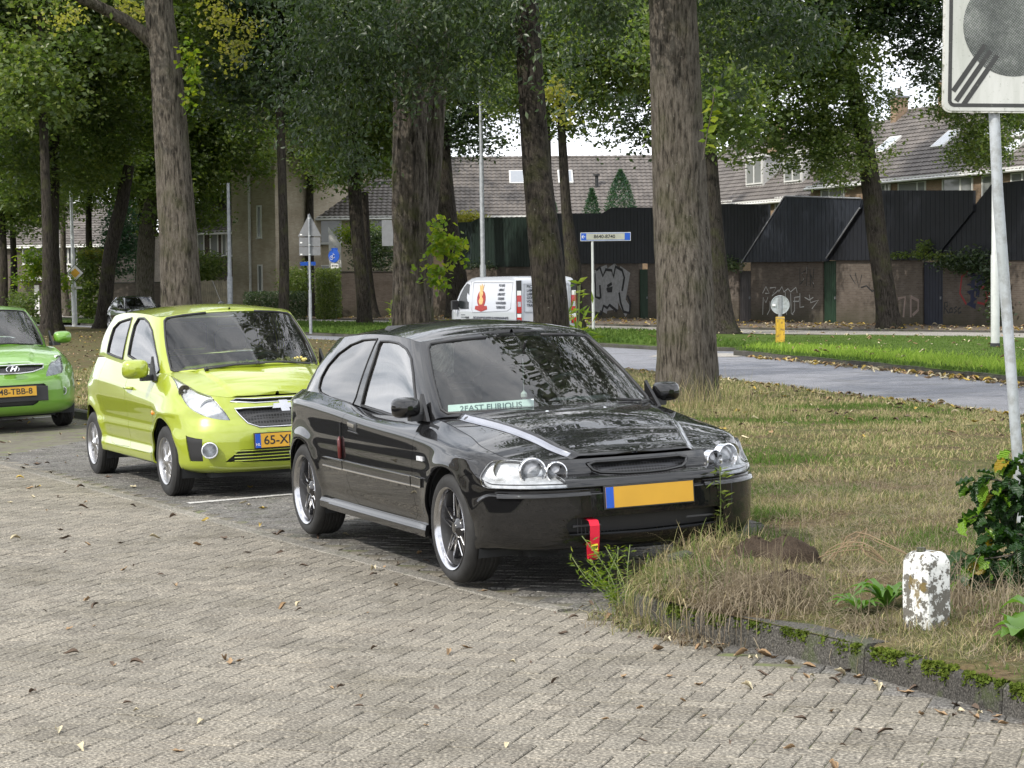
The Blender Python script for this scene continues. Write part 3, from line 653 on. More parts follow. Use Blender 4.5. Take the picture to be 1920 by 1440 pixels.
wins(WH2, R2, f2, a2, [(1350, 1375, 376, 400, (.5,)), (1455, 1488, 368, 400, (.6,)), (1278, 1320, 380, 410, (.5,))])
for px in (1665, 1672): 
    m = MB(); x = wx(WH, a1, px); m.tube([(x, .1*f1, 1), (x, .1*f1, g1['eave']-.2)], .06, 8); m.build('downpipe', M['gutter'], R1)
for px, up in ((1700, 3.1), (1590, 3.2), (1775, 3.0), (1840, 3.2), (1860, 1.6)): skylight(R1, g1, wx(WH, a1, px)*1.0, up, 1.0, 1.3, f1)
def chimney(R, g, x, up, w_, h_, mat):
    c = g['o']+Vector((x-g['o'].x, 0, 0))+g['e']*up; o = box_local(R, 'chimney', c.x-w_/2, c.x+w_/2, c.y-.35, c.y+.35, c.z-.6, c.z+h_, M[mat]); box_local(o, 'chimney_cap', c.x-w_/2-.05, c.x+w_/2+.05, c.y-.4, c.y+.4, c.z+h_+.002, c.z+h_+.1, M['lead'])
    m = MB(); m.tube([(c.x, c.y, c.z+h_+.1), (c.x, c.y, c.z+h_+.5)], .09, 8); m.build('flue', M['tiles'], o)
chimney(R1, g1, wx(WH, a1, 1640), 5.6, .9, 1.5, 'brick_tan'); chimney(R2, g2, wx(WH2, a2, 1350), 5.0, .9, 1.4, 'brick_tan'); chimney(R1, g1, wx(WH, a1, 1545), 5.8, .5, 1.0, 'brick_tan')
for px, up in ((1388, 1.6), (1462, 1.5)): dormer(R2, g2, wx(WH2, a2, px), up, 1.9, 1.55, f2)
# big window in the roof at the right edge
dormer(R1, g1, wx(WH, a1, 1925), 1.6, 2.0, 1.7, f1)
# middle terrace facing the camera
WM = Wall((at_depth(845, 500, 125).x, 125), (at_depth(1300, 500, 125).x, 125.5))
R3, f3, a3_, g3 = terrace(WM, 800, 1262, (940, 403), (1100, 296), 9.0, 'brick_tan', 'middle terrace with dark tiled roof seen over the green and navy screens')
wins(WM, R3, f3, a3_, [(886, 920, 404, 430, (.5,)), (928, 976, 404, 430, (.2, .6)), (1040, 1080, 405, 430, (.5,)), (1180, 1215, 405, 430, (.5,))])
for px, up in ((975, 4.0), (1068, 4.0)): skylight(R3, g3, wx(WM, a3_, px), up, .9, 1.3, f3)
m = MB(); c = g3['o']+Vector((wx(WM, a3_, 1126)-g3['o'].x, 0, 0))+g3['e']*3.0; m.tube([c, c+Vector((0, 0, .7))], .1, 8); m.tube([c+Vector((0, 0, .7)), c+Vector((0, 0, .8))], .2, 8); m.build('roof_vent', M['dark'], R3)
# left pale brick house: facade with tiled roof
WL = Wall((at_depth(520, 500, 119).x, 119), (at_depth(845, 500, 119).x, 119))
R4, f4, a4, g4 = terrace(WL, 521, 800, (640, 404), (640, 318), 9.0, 'brick_pale', 'pale brick house with wide curtained windows behind the triangular sign')
wins(WL, R4, f4, a4, [(570, 643, 405, 457, (.28,)), (547, 625, 497, 530, (.55,)), (697, 742, 407, 440, (.6,))])
for px in (528,): 
    m = MB(); x = wx(WL, a4, px); m.tube([(x, .1*f4, .5), (x, .1*f4, 5.1)], .07, 8); m.build('downpipe', M['gutter'], R4)
WG = Wall((at_depth(436, 500, 118).x, 118.0), (at_depth(519, 500, 116).x, 116.0))
r5, f5 = WG.root('terraced_house', 0, label='tall pale brick gable end left of the triangular sign', cat='house'); L5 = gs(WG, 519)
box_local(r5, 'wall', 0, L5, 0, -8*f5, 0, 11.4, M['brick_pale'])
m = MB(); V = [(0, 0, 11.4), (L5, 0, 11.4), (L5/2, 0, 12.6), (0, -8*f5, 11.4), (L5, -8*f5, 11.4), (L5/2, -8*f5, 12.6)]; m.add(V, [(0, 1, 2), (5, 4, 3), (0, 2, 5, 3), (2, 1, 4, 5)]); m.build('roof', M['tiles'], r5)
for (xa, xb, yt, yb) in ((485, 494, 385, 446), (485, 494, 496, 547)):
    x0, x1 = gs(WG, xa), gs(WG, xb); window(r5, x0, x1, WG.sz(489, yb)[1], WG.sz(489, yt)[1], f5, (), 'pane', 0)
m = MB(); x = gs(WG, 473); m.tube([(x, .1*f5, .3), (x, .1*f5, 8)], .07, 8); m.build('downpipe', M['gutter'], r5)
# houses further left
WO = Wall((at_depth(345, 500, 132).x, 132), (at_depth(445, 500, 131).x, 131))
R6, f6, a6, g6 = terrace(WO, 330, 446, (400, 432), (400, 376), 9, 'brick_dark', 'house with white window frames between the foreground trunk and the pale gable')
wins(WO, R6, f6, a6, [(361, 386, 437, 480, (.5,)), (396, 412, 437, 480, ()), (418, 428, 437, 480, ()), (434, 443, 437, 480, ())])
r, f = WO.root('timber_screen', gs(WO, 362), label='dark sloping timber screen in front of the white-framed house windows', cat='fence'); prism_local(r, 'board', [(0, 0), (gs(WO, 445)-gs(WO, 362), 0), (gs(WO, 445)-gs(WO, 362), 1.9), (0, WO.sz(362, 455)[1])], 3*f, 2.9*f, M['timber_navy'])
WP = Wall((at_depth(10, 500, 150).x, 150), (at_depth(215, 500, 148).x, 148))
R7, f7, a7, g7 = terrace(WP, -60, 215, (150, 457), (150, 385), 9, 'brick_dark', 'brown brick house with white windows behind the yellow diamond sign')
wins(WP, R7, f7, a7, [(122, 148, 461, 496, (.33, .66)), (105, 115, 461, 505, ()), (45, 85, 461, 496, (.5,)), (160, 172, 500, 540, ())], 'pane_dark')
x0, x1 = wx(WP, a7, 121), wx(WP, a7, 150); box_local(R7, 'panel', x0, x1, .06*f7, .0*f7, WP.sz(135, 525)[1], WP.sz(135, 500)[1], M['render'])
box_local(R7, 'door', wx(WP, a7, 66), wx(WP, a7, 75), .05*f7, -.03*f7, 0, 2.2, M['white']); box_local(R7, 'canopy', wx(WP, a7, 40), wx(WP, a7, 100), .8*f7, 0, 2.5, 2.75, M['render'])
# rough wooden fence and low wall
WF = Wall((at_depth(366, 560, 112).x, 112), (at_depth(436, 560, 111).x, 111))
r, f = WF.root('wooden_fence', 0, label='weathered plank fence left of the pale gable house', cat='fence'); L_ = gs(WF, 432); n = 18
M['old_wood'] = plain('old_wood', (.22, .19, .14), .85, var=.35, vscale=3)
for k in range(n): box_local(r, 'plank', L_*k/n+.01, L_*(k+1)/n-.01, 0, .03*f, .2, WF.sz(400, 527)[1]+.03*(k % 3), M['old_wood'])
brick_wall(Wall((at_depth(205, 560, 116).x, 116), (at_depth(320, 560, 114).x, 114)), 205, 325, 531, 'long low garden wall behind the two slanting trunks')
brick_wall(Wall((at_depth(637, 560, 112).x, 112), (at_depth(745, 560, 113).x, 113)), 637, 742, 510, 'brown brick garden wall right of the tall clipped hedge')
r, f = WL.root('timber_screen', gs(WL, 634), label='white painted sloping screen on the garden wall beside the clipped hedge', cat='fence')
prism_local(r, 'board', [(0, WL.sz(634, 510)[1]), (0, WL.sz(634, 431)[1]), (gs(WL, 656)-gs(WL, 634), WL.sz(656, 463)[1]), (gs(WL, 656)-gs(WL, 634), WL.sz(656, 510)[1])], 5.5*f, 5.4*f, M['render'])
# row of houses across the lane, out of frame on the left: what the car windows mirror
ro = Wall((-62, 4), (-84, 84)); R8, f8 = ro.root('terraced_house', 0, label='terrace across the lane beyond the left frame edge, mirrored in the car windows', cat='house')
g8 = gable_house(R8, f8, 0, 80, 9, 5.2, 8.6, 'brick_tan')
for k in range(14):
    for z in (1.0, 3.6): window(R8, 1.5+k*5.4, 4.3+k*5.4, z, z+1.3, f8, (.5,), 'pane_dark')
# ================================================================== cars
def pchip(xk, yk, x):
    "monotone cubic through knots; yk may be (K,) or (n,K) with uniform handling per row"
    xk = np.asarray(xk, float); yk = np.atleast_2d(np.asarray(yk, float)); x = np.clip(np.asarray(x, float), xk[0], xk[-1])
    h = np.diff(xk); d = np.diff(yk, axis=1)/h
    m = np.zeros_like(yk); a, b = d[:, :-1], d[:, 1:]
    w1 = 2*h[1:]+h[:-1]; w2 = h[1:]+2*h[:-1]
    with np.errstate(divide='ignore', invalid='ignore'):
        hm = (w1+w2)/(w1/a+w2/b)
    m[:, 1:-1] = np.where(a*b > 0, hm, 0); m[:, 0] = d[:, 0]; m[:, -1] = d[:, -1]
    i = np.clip(np.searchsorted(xk, x, side='right')-1, 0, len(xk)-2)
    r = np.arange(len(x)) if yk.shape[0] > 1 else np.zeros(len(x), int)
    t = (x-xk[i])/h[i]; H = h[i]
    return ((2*t**3-3*t**2+1)*yk[r, i]+(t**3-2*t**2+t)*H*m[r, i]+(-2*t**3+3*t**2)*yk[r, i+1]+(t**3-t**2)*H*m[r, i+1])
def catmull(P, t):
    "Catmull-Rom through points at uniform parameter; t in 0..1"
    P = np.asarray(P, float); n = len(P); u = np.clip(np.asarray(t, float), 0, 1)*(n-1); i = np.clip(u.astype(int), 0, n-2); f = (u-i)[:, None]
    g = lambda k: P[np.clip(k, 0, n-1)]
    p0 = np.where((i == 0)[:, None], 2*P[0]-P[1], g(i-1)); p3 = np.where((i == n-2)[:, None], 2*P[-1]-P[-2], g(i+2)); p1, p2 = g(i), g(i+1)
    return .5*((2*p1)+(-p0+p2)*f+(2*p0-5*p1+4*p2-p3)*f*f+(-p0+3*p1-3*p2+p3)*f**3)
def round_poly(P, n=4):
    P = np.asarray(P, float); Q = np.vstack([P, P[:1]]); k = len(P)
    ext = np.vstack([P[-1:], P, P[:2]]); out_ = []
    for i in range(k):
        p0, p1, p2, p3 = ext[i], ext[i+1], ext[i+2], ext[(i+3) if i+3 < len(ext) else 1]
        if i+3 >= len(ext): p3 = P[1]
        for j in range(n):
            f = j/n; out_.append(.5*((2*p1)+(-p0+p2)*f+(2*p0-5*p1+4*p2-p3)*f*f+(-p0+3*p1-3*p2+p3)*f**3))
    return np.array(out_)
def inside(P, x, y):
    c = False; n = len(P); j = n-1
    for i in range(n):
        xi, yi = P[i]; xj, yj = P[j]
        if (yi > y) != (yj > y) and x < (xj-xi)*(y-yi)/(yj-yi)+xi: c = not c
        j = i
    return c
class Shell:
    "a curved sheet given by a map of (s, v) to space, cut along outlines while still flat"
    def __init__(self, fn, ss, vs, center=(-1.2, 0, .6)):
        self.fn = fn; self.c = np.array(center, float); self.ss = np.asarray(ss, float); self.vs = np.asarray(vs, float)
        bm = bmesh.new(); g = [[bm.verts.new((s, v, 0)) for v in self.vs] for s in self.ss]
        for a in range(len(ss)-1):
            for b in range(len(vs)-1): bm.faces.new((g[a][b], g[a+1][b], g[a+1][b+1], g[a][b+1]))
        self.bm = bm; self.lay = bm.faces.layers.int.new('reg'); self.names = ['rest']
        self.sg = 1
        S, Vv = np.meshgrid(np.linspace(self.ss[0]+.01, self.ss[-1]-.01, 60), np.linspace(.02, .98, 20), indexing='ij')
        n = self.normal(S.ravel(), Vv.ravel()); p = fn(S.ravel(), Vv.ravel())
        self.sg = 1 if np.nansum(n*(p-self.c)*np.array([1, 1, 1])) > 0 else -1
        self.G = None
    def normal(self, S, V):
        e = 1e-3
        s0, s1 = np.clip(S-e, self.ss[0], self.ss[-1]), np.clip(S+e, self.ss[0], self.ss[-1]); v0, v1 = np.clip(V-e, self.vs[0], self.vs[-1]), np.clip(V+e, self.vs[0], self.vs[-1])
        a = self.fn(s1, V)-self.fn(s0, V); b = self.fn(S, v1)-self.fn(S, v0)
        n = np.cross(a, b); l = np.linalg.norm(n, axis=1, keepdims=True); l[l < 1e-14] = 1
        return n/l*self.sg
    def grid(self):
        if self.G is None:
            a = np.linspace(self.ss[0], self.ss[-1], 420); b = np.linspace(self.vs[0], self.vs[-1], 130)
            S, V = np.meshgrid(a, b, indexing='ij'); S, V = S.ravel(), V.ravel()
            self.G = (S, V, self.fn(S, V), self.normal(S, V))
        return self.G
    def find(self, res, ok=None):
        S, V, P, Nn = self.grid(); r = res(P); c = (r**2).sum(1)
        if ok is not None: c = np.where(ok(P, Nn), c, 1e12)
        i = int(np.argmin(c)); q = np.array([S[i], V[i]])
        for _ in range(8):
            f = lambda q: res(self.fn(np.array([q[0]]), np.array([q[1]])))[0]
            r0 = f(q); e = 1e-4; J = np.array([(f(q+[e, 0])-r0)/e, (f(q+[0, e])-r0)/e]).T
            try: dq = np.linalg.solve(J, r0)
            except Exception: break
            dq = np.clip(dq, -.02, .02); q = q-dq
            q[0] = np.clip(q[0], self.ss[0]-.01, self.ss[-1]+.01); q[1] = np.clip(q[1], self.vs[0]-.01, self.vs[-1]+.01)
        return q
    def poly_xz(self, P, lo=-9, hi=9):
        return np.array([self.find(lambda X, p=p: X[:, [0, 2]]-np.array(p), lambda X, n: (n[:, 1] > .25) & (X[:, 0] > lo) & (X[:, 0] < hi)) for p in P])
    def poly_yz(self, P, front=True):
        return np.array([self.find(lambda X, p=p: X[:, [1, 2]]-np.array(p), lambda X, n: (n[:, 0] > .12) if front else (n[:, 0] < -.12)) for p in P])
    def poly_px(self, P, car, side=-1):
        "outline measured in the photograph, laid onto this surface of the placed car"
        mw = np.array(car.matrix_basis)
        def proj(X):
            X = X*np.array([1, side, 1]); W = X@mw[:3, :3].T+mw[:3, 3]-np.array([0, 0, CAM_H]); d = W@_F
            return np.stack([960+CAM_F*(W@_X)/d, 720-CAM_F*(W@_U)/d], 1)
        camp = np.linalg.inv(mw)@np.array([0, 0, CAM_H, 1]); camp = camp[:3]*np.array([1, side, 1])
        ok = lambda X, n: ((camp-X)*n).sum(1) > 0
        return np.array([self.find(lambda X, p=p: proj(X)-np.array(p), ok) for p in P])
    def cut(self, name, P, only=None):
        P = np.asarray(P, float); bm = self.bm; bm.faces.ensure_lookup_table(); lay = self.lay
        lo, hi = P.min(0)-1e-6, P.max(0)+1e-6
        cand = [f for f in bm.faces if max(v.co.x for v in f.verts) > lo[0] and min(v.co.x for v in f.verts) < hi[0] and max(v.co.y for v in f.verts) > lo[1] and min(v.co.y for v in f.verts) < hi[1]]
        cand = set(cand); n = len(P)
        for i in range(n):
            a, b = P[i], P[(i+1) % n]; d = b-a
            if np.hypot(*d) < 1e-7: continue
            l = np.minimum(a, b)-1e-5; h = np.maximum(a, b)+1e-5
            fs = [f for f in cand if f.is_valid and max(v.co.x for v in f.verts) > l[0] and min(v.co.x for v in f.verts) < h[0] and max(v.co.y for v in f.verts) > l[1] and min(v.co.y for v in f.verts) < h[1]]
            if not fs: continue
            geom = list({e for f in fs for e in f.edges})+list({v for f in fs for v in f.verts})+fs
            r = bmesh.ops.bisect_plane(bm, geom=geom, plane_co=(a[0], a[1], 0), plane_no=(d[1], -d[0], 0), dist=1e-6)
            cand = {f for f in cand if f.is_valid} | {g for g in r['geom'] if isinstance(g, bmesh.types.BMFace)}
        if name not in self.names: self.names.append(name)
        k = self.names.index(name)
        for f in cand:
            if not f.is_valid: continue
            c = f.calc_center_median()
            if inside(P, c.x, c.y) and (only is None or self.names[f[lay]] in only): f[lay] = k
    def faces(self, names):
        names = [names] if isinstance(names, str) else names; ks = {self.names.index(n) for n in names if n in self.names}
        fs = [f for f in self.bm.faces if f[self.lay] in ks]; idx = {}; S = []; F = []
        for f in fs:
            q = []
            for v in f.verts:
                if v not in idx: idx[v] = len(S); S.append((v.co.x, v.co.y))
                q.append(idx[v])
            F.append(q)
        return np.array(S).reshape(-1, 2), F
    def piece(self, names, sides=(1, -1), off=0.0, gap=.0022, rim=.014, custom=None):
        SV, F = self.faces(names) if custom is None else custom
        if len(SV) == 0: return None
        P0 = self.fn(SV[:, 0], SV[:, 1]); N0 = self.normal(SV[:, 0], SV[:, 1])
        onc = np.abs(P0[:, 1]) < 2e-4; N0[onc, 1] = 0
        l = np.linalg.norm(N0, axis=1, keepdims=True); l[l < 1e-9] = 1; N0 = N0/l
        # boundary
        ec = {}
        for f in F:
            for a, b in zip(f, f[1:]+f[:1]):
                k = (min(a, b), max(a, b)); ec.setdefault(k, []).append((a, b))
        bd = [v[0] for k, v in ec.items() if len(v) == 1 and not (onc[k[0]] and onc[k[1]])]
        if gap:
            acc = np.zeros_like(P0); 
            cen = {}
            for f in F:
                c = P0[f].mean(0)
                for i in f: cen.setdefault(i, []).append(c)
            for i in {i for e in bd for i in e}:
                d = np.mean(cen[i], 0)-P0[i]; d -= N0[i]*d.dot(N0[i])
                if onc[i]: d[1] = 0
                L_ = np.linalg.norm(d)
                if L_ > 1e-6: P0[i] += d/L_*min(gap, L_*.5)
        P0 = P0+N0*off
        Vs, Ns, Fs = [], [], []
        # orientation test
        fl = False
        if F:
            f = F[len(F)//2]; a, b, c = P0[f[0]], P0[f[1]], P0[f[2]]; 
            tot = 0
            for f in F[::max(1, len(F)//30)]:
                tot += np.cross(P0[f[1]]-P0[f[0]], P0[f[2]]-P0[f[0]]).dot(N0[f[0]])
            fl = tot < 0
        base = 0
        for sd_ in sides:
            m = np.array([1, sd_, 1]); Vs.append(P0*m); Ns.append(N0*m); n0 = base; base += len(P0)
            rev = fl ^ (sd_ < 0)
            Fs += [[i+n0 for i in (f[::-1] if rev else f)] for f in F]
            if rim:
                for a, b in bd:
                    if fl: a, b = b, a
                    q = [P0[a], P0[b], P0[b]-N0[b]*rim, P0[a]-N0[a]*rim]
                    q = [p*m for p in q]
                    if sd_ < 0: fo = [0, 1, 2, 3]
                    else: fo = [3, 2, 1, 0]
                    nn = np.cross(q[fo[1]]-q[fo[0]], q[fo[2]]-q[fo[0]]); L_ = np.linalg.norm(nn); nn = nn/L_ if L_ > 1e-12 else np.array([0, 0, 1.])
                    Vs.append(np.array(q)); Ns.append(np.array([nn]*4)); Fs.append([i+base for i in fo]); base += 4
        return np.vstack(Vs), Fs, np.vstack(Ns)
def shell_obj(name, pieces, mat, parent, **kw):
    V, F, Nn = [], [], []; b = 0
    for p in pieces:
        if p is None: continue
        V.append(p[0]); Nn.append(p[2]); F += [[i+b for i in f] for f in p[1]]; b += len(p[0])
    if not V: return None
    V = np.vstack(V); Nn = np.vstack(Nn)
    me = mesh_np(name, V, F, True); me.normals_split_custom_set_from_vertices([tuple(n) for n in Nn])
    return link(name, me, mat, parent, **kw)

class Body:
    def __init__(self, spec, car):
        self.sp = spec; self.car = car
        o = np.array(spec['outline'], float); d = catmull(o, np.linspace(0, 1, 2400)); L_ = np.concatenate([[0], np.cumsum(np.hypot(*np.diff(d, axis=0).T))])
        u = np.linspace(0, L_[-1], 1600); self.O = np.stack([np.interp(u, L_, d[:, 0]), np.interp(u, L_, d[:, 1])], 1)
        t = np.gradient(self.O, axis=0); nn = np.stack([-t[:, 1], t[:, 0]], 1)*-1
        k = 9; ker = np.ones(k)/k
        nn = np.stack([np.convolve(np.pad(nn[:, i], k//2, mode='edge'), ker, 'valid') for i in (0, 1)], 1)
        nn /= np.linalg.norm(nn, axis=1, keepdims=True)
        if nn[0, 0] < 0: nn = -nn
        nn[0] = (1, 0); nn[-1] = (-1, 0); self.NN = nn; self.U = np.linspace(0, 1, 1600)
        K = len(spec['levels']); self.vk = np.linspace(0, 1, K)
        xf1, xf0, xr0, xr1 = spec['blend']; self.bl = spec['blend']
        self.lower = Shell(self.low, np.linspace(0, 1, spec.get('ns', 190)), np.linspace(0, 1, spec.get('nv', 64)))
    def lev(self, val, x):
        if isinstance(val, (int, float)): return np.full(len(x), float(val))
        if isinstance(val, tuple):
            xf1, xf0, xr0, xr1 = self.bl; f, s, r = val
            a = np.clip((x-xf0)/(xf1-xf0), 0, 1); a = a*a*(3-2*a); b = np.clip((x-xr0)/(xr1-xr0), 0, 1); b = b*b*(3-2*b)
            return s+(f-s)*a+(r-s)*b
        k = sorted(val); return pchip([q[0] for q in k], [q[1] for q in k], x)
    def low(self, S, V):
        S = np.clip(S, 0, 1); x0 = np.interp(S, self.U, self.O[:, 0]); y0 = np.interp(S, self.U, self.O[:, 1])
        nx = np.interp(S, self.U, self.NN[:, 0]); ny = np.interp(S, self.U, self.NN[:, 1])
        Z = np.stack([self.lev(l[0], x0) for l in self.sp['levels']], 1); I = np.stack([self.lev(l[1], x0) for l in self.sp['levels']], 1)
        z = pchip(self.vk, Z, V); ins = pchip(self.vk, I, V)
        for (cx, cz, R, a) in self.sp.get('flares', []):
            d = np.hypot(x0-cx, z-cz)-R; g = np.exp(-(np.where(d > 0, d/.075, d/.05))**2)*a*np.clip(ny, 0, 1)
            g *= np.clip((z-.18)/.25, 0, 1); ins = ins-g
        y = y0-ny*ins
        return np.stack([x0-nx*ins, np.maximum(y, 0), z], 1)
    def top_s(self, xlim, n=90, front=True):
        "outline parameters from the nose (or tail) to where the outline reaches xlim"
        s = self.U; P = self.low(s, np.ones_like(s)); xs = P[:, 0]
        k = np.where(xs < xlim)[0][0] if front else np.where(xs > xlim)[0][-1]
        return (s[6], s[k]) if front else (s[k], s[-7])
    def cap(self, xlim, crown, front=True, feature=None):
        s0, s1 = self.top_s(xlim, front=front)
        def fn(S, J):
            P = self.low(S, np.ones_like(S)); q = 1-J
            y = P[:, 1]*q; z = P[:, 2]+self.lev(crown, P[:, 0])*(1-np.abs(q)**2.2)
            if feature is not None: z = z+feature(P[:, 0], y)
            return np.stack([P[:, 0], y, z], 1)
        return Shell(fn, np.linspace(s0, s1, 90), np.linspace(0, 1, 46), center=(-.3, 0, -1))
    def house(self, base, top, bow=.025, ns=150, nv=40, bowf=None):
        base = np.array(base, float); top = np.array(top, float)
        def fn(S, V):
            b = catmull(base, S); t = catmull(top, S); p = b+(t-b)*V[:, None]
            e = 1e-3; tg = catmull(base, np.clip(S+e, 0, 1))-catmull(base, np.clip(S-e, 0, 1)); n = np.stack([-tg[:, 1], tg[:, 0]], 1)*-1
            n /= np.maximum(np.linalg.norm(n, axis=1, keepdims=True), 1e-9)
            sgn = np.where((n[:, 0]*(b[:, 0]+1.7)+n[:, 1]*b[:, 1]) < 0, -1, 1)[:, None]; n = n*sgn
            w_ = (4*V*(1-V))[:, None]*bow
            p = p.copy(); p[:, :2] += n*w_; p[:, 1] = np.maximum(p[:, 1], 0)
            c = (S < 1e-6) | (S > 1-1e-6); p[c, 1] = 0
            return p
        return Shell(fn, np.linspace(0, 1, ns), np.linspace(0, 1, nv), center=(-1.6, 0, 1.0))
    def roof(self, top, crown, feature=None):
        top = np.array(top, float)
        def fn(S, J):
            t = catmull(top, S); q = 1-J; x = t[:, 0]
            z = t[:, 2]+self.lev(crown, x)*(1-np.abs(q)**2.0)
            return np.stack([x, np.maximum(t[:, 1]*q, 0), z], 1)
        return Shell(fn, np.linspace(.004, .996, 90), np.linspace(0, 1, 26), center=(-1.6, 0, 0))

def wheel_parts(root, loc, R, width, rimR, style, side, mats):
    "one road wheel: tyre, rim, spokes, hub cap; the wheel face looks outwards"
    w = empty('wheel', loc); w.parent = root
    rot = Matrix.Rotation(PI/2*(1 if side < 0 else -1), 4, 'X')        # local +z of the lathe points outwards
    h = width/2
    t = MB(); rr = rimR
    prof = [(rr*.97, -h*.9), (rr+.012, -h*.97), (rr+(R-rr)*.45, -h*1.04), (R-.022, -h*.98), (R-.006, -h*.84), (R, -h*.6)]
    for k in range(-2, 3): prof += [(R, h*.24*k-.010), (R-.007, h*.24*k-.006), (R-.007, h*.24*k+.0), (R, h*.24*k+.004)]
    prof += [(R, h*.6), (R-.006, h*.84), (R-.022, h*.98), (rr+(R-rr)*.45, h*1.04), (rr+.012, h*.97), (rr*.97, h*.9)]
    t.lathe(prof, 56, rot); tyre = t.build('tyre', M['rubber'], w, smooth=True, sharp=35)
    r = MB(); depth = style.get('depth', .06)
    b_ = MB(); b_.lathe([(rr*.96, -h*.9), (rr*.9, -h*.6), (rr*.88, h-depth-.03), (rr*.90, h-depth), (rr*.915, h-.03)], 40, rot); b_.build('barrel', mats.get('barrel', M['alu']), w, smooth=True)
    r.lathe([(rr*.93, h-.03), (rr*.945, h-.022), (rr*.95, h-.012), (rr*.975, h-.002), (rr*1.02, h+.003), (rr*1.03, h-.004), (rr*1.02, h-.02)], 56, rot)
    r.build('rim', mats['lip'], w, smooth=True, sharp=40)
    b = MB(); b.lathe([(.0, h-depth-.05), (rr*.62, h-depth-.05), (rr*.62, h-depth-.07)], 40, rot); b.build('brake_disc', M['alu'], w, smooth=True, sharp=30)
    b = MB(); b.lathe([(rr*.89, -h*.7), (.0, -h*.7)], 24, rot); b.build('inner_drum', M['dark'], w)
    n = style['n']; zf = h-depth
    for k in range(n):
        for dd in style.get('pair', (0,)):
            a = 2*PI*k/n+dd+.3; s = MB()
            w0, w1 = style['w0'], style['w1']; L0, L1 = .045, rr*.93
            ca, sa = math.cos(a), math.sin(a); tw = style.get('tw', 0)
            def pt(r_, off, z): return rot @ Vector((r_*ca-off*sa, r_*sa+off*ca, z))
            bz = style.get('bulge', .012)
            for seg in range(4):
                r0 = L0+(L1-L0)*seg/4; r1 = L0+(L1-L0)*(seg+1)/4
                z0 = zf+bz*(1-(r0/L1)**2)+style.get('out', 0)*(r0/L1)**2; z1 = zf+bz*(1-(r1/L1)**2)+style.get('out', 0)*(r1/L1)**2
                q0 = w0+(w1-w0)*seg/4; q1 = w0+(w1-w0)*(seg+1)/4; e0 = dd*-.0*r0; th = .022
                V = [pt(r0, -q0, z0-th), pt(r0, q0, z0-th), pt(r0, q0*.6, z0), pt(r0, -q0*.6, z0), pt(r1, -q1, z1-th), pt(r1, q1, z1-th), pt(r1, q1*.6, z1), pt(r1, -q1*.6, z1)]
                s.add(V, [(0, 1, 5, 4), (1, 2, 6, 5), (2, 3, 7, 6), (3, 0, 4, 7), (0, 3, 2, 1), (4, 5, 6, 7)])
            s.build('spoke', mats['spoke'], w)
    hb = MB(); hb.lathe([(.0, zf+.03), (.028, zf+.028), (.034, zf+.018), (.05, zf+.012), (.062, zf-.005), (.06, zf-.03)], 24, rot)
    hb.build('hub_cap', mats['hub'], w, smooth=True, sharp=40)
    if style.get('edge'):
        for k in range(n):
            for dd in style['pair']:
                a = 2*PI*k/n+dd+.3; s = MB(); ca, sa = math.cos(a), math.sin(a)
                L1 = rr*.93; pts = []
                for q in range(5):
                    r_ = .07+(L1-.07)*q/4; z = zf+.012*(1-(r_/L1)**2)+.002
                    off = (style['w0']+(style['w1']-style['w0'])*q/4)*(.75 if dd > 0 else -.75)
                    pts.append(rot @ Vector((r_*ca-off*sa, r_*sa+off*ca, z)))
                s.tube(pts, .0028, 5); s.build('spoke_edge', M['chrome'], w)
    return w
def arch_liner(root, cx, cz, R, y0, y1):
    "black inner wheel house"
    for sd_ in (1, -1):
        m = MB(); n = 18; V = []; 
        for k in range(n+1):
            a = PI*(-.12)+PI*1.24*k/n
            for y in (y0, y1): V.append((cx+R*math.cos(a), sd_*y, cz+R*math.sin(a)))
        F = [(2*k, 2*k+1, 2*k+3, 2*k+2) for k in range(n)]
        m.add(V, F); c = len(V); m.add([(cx+R*math.cos(PI*(-.12)+PI*1.24*k/n), sd_*y0, cz+R*math.sin(PI*(-.12)+PI*1.24*k/n)) for k in range(n+1)], [tuple(range(n+1))])
        m.build('wheel_arch_liner', M['dark'], root)
def seat(root, x, y, z, hole=True, h=.62, lean=.22, name='seat', mat='dark'):
    m = MB(); m.cbox(-.25, .25, -.24, .24, -.02, .13, .05); 
    Mt = Matrix.Translation((-.24, 0, .10)) @ Matrix.Rotation(-lean, 4, 'Y')
    m.cbox(-.07, .07, -.24, .24, 0, h-.06, .05, Mt)
    for s_ in (-1, 1): m.cbox(-.03, .07, s_*.22-.04, s_*.22+.04, .05, h-.16, .03, Mt)
    s0 = m.build(name, M[mat], root, smooth=False); s0.location = (x, y, z)
    m = MB(); 
    if hole:
        m.tube([(0, -.085, h+.0), (0, -.125, h+.03), (0, -.12, h+.15), (0, -.09, h+.20), (0, .09, h+.20), (0, .12, h+.15), (0, .125, h+.03), (0, .085, h), (0, -.085, h)], .045, 8)
    else: m.cbox(-.05, .05, -.13, .13, h-.02, h+.18, .05)
    m.v = [tuple(Mt @ Vector(p)) for p in m.v]
    hr = m.build('headrest', M[mat], s0)
    return s0
def steering_wheel(root, x, y, z, R=.185):
    m = MB(); Mt = Matrix.Translation((x, y, z)) @ Matrix.Rotation(math.radians(-62), 4, 'Y')
    prof = [(R+.014*math.cos(a), .014*math.sin(a)) for a in [2*PI*k/8 for k in range(8)]]
    m.lathe(prof, 36, Mt, closed=True)
    for a in (0.15, PI-.15, -PI/2): m.box(-.012, .012, 0, R, -.008, .008, Mt @ Matrix.Rotation(a-PI/2+PI/2, 4, 'Z'))
    m.lathe([(0, .012), (.06, .008), (.07, -.03)], 16, Mt)
    return m.build('steering_wheel', M['dark'], root)
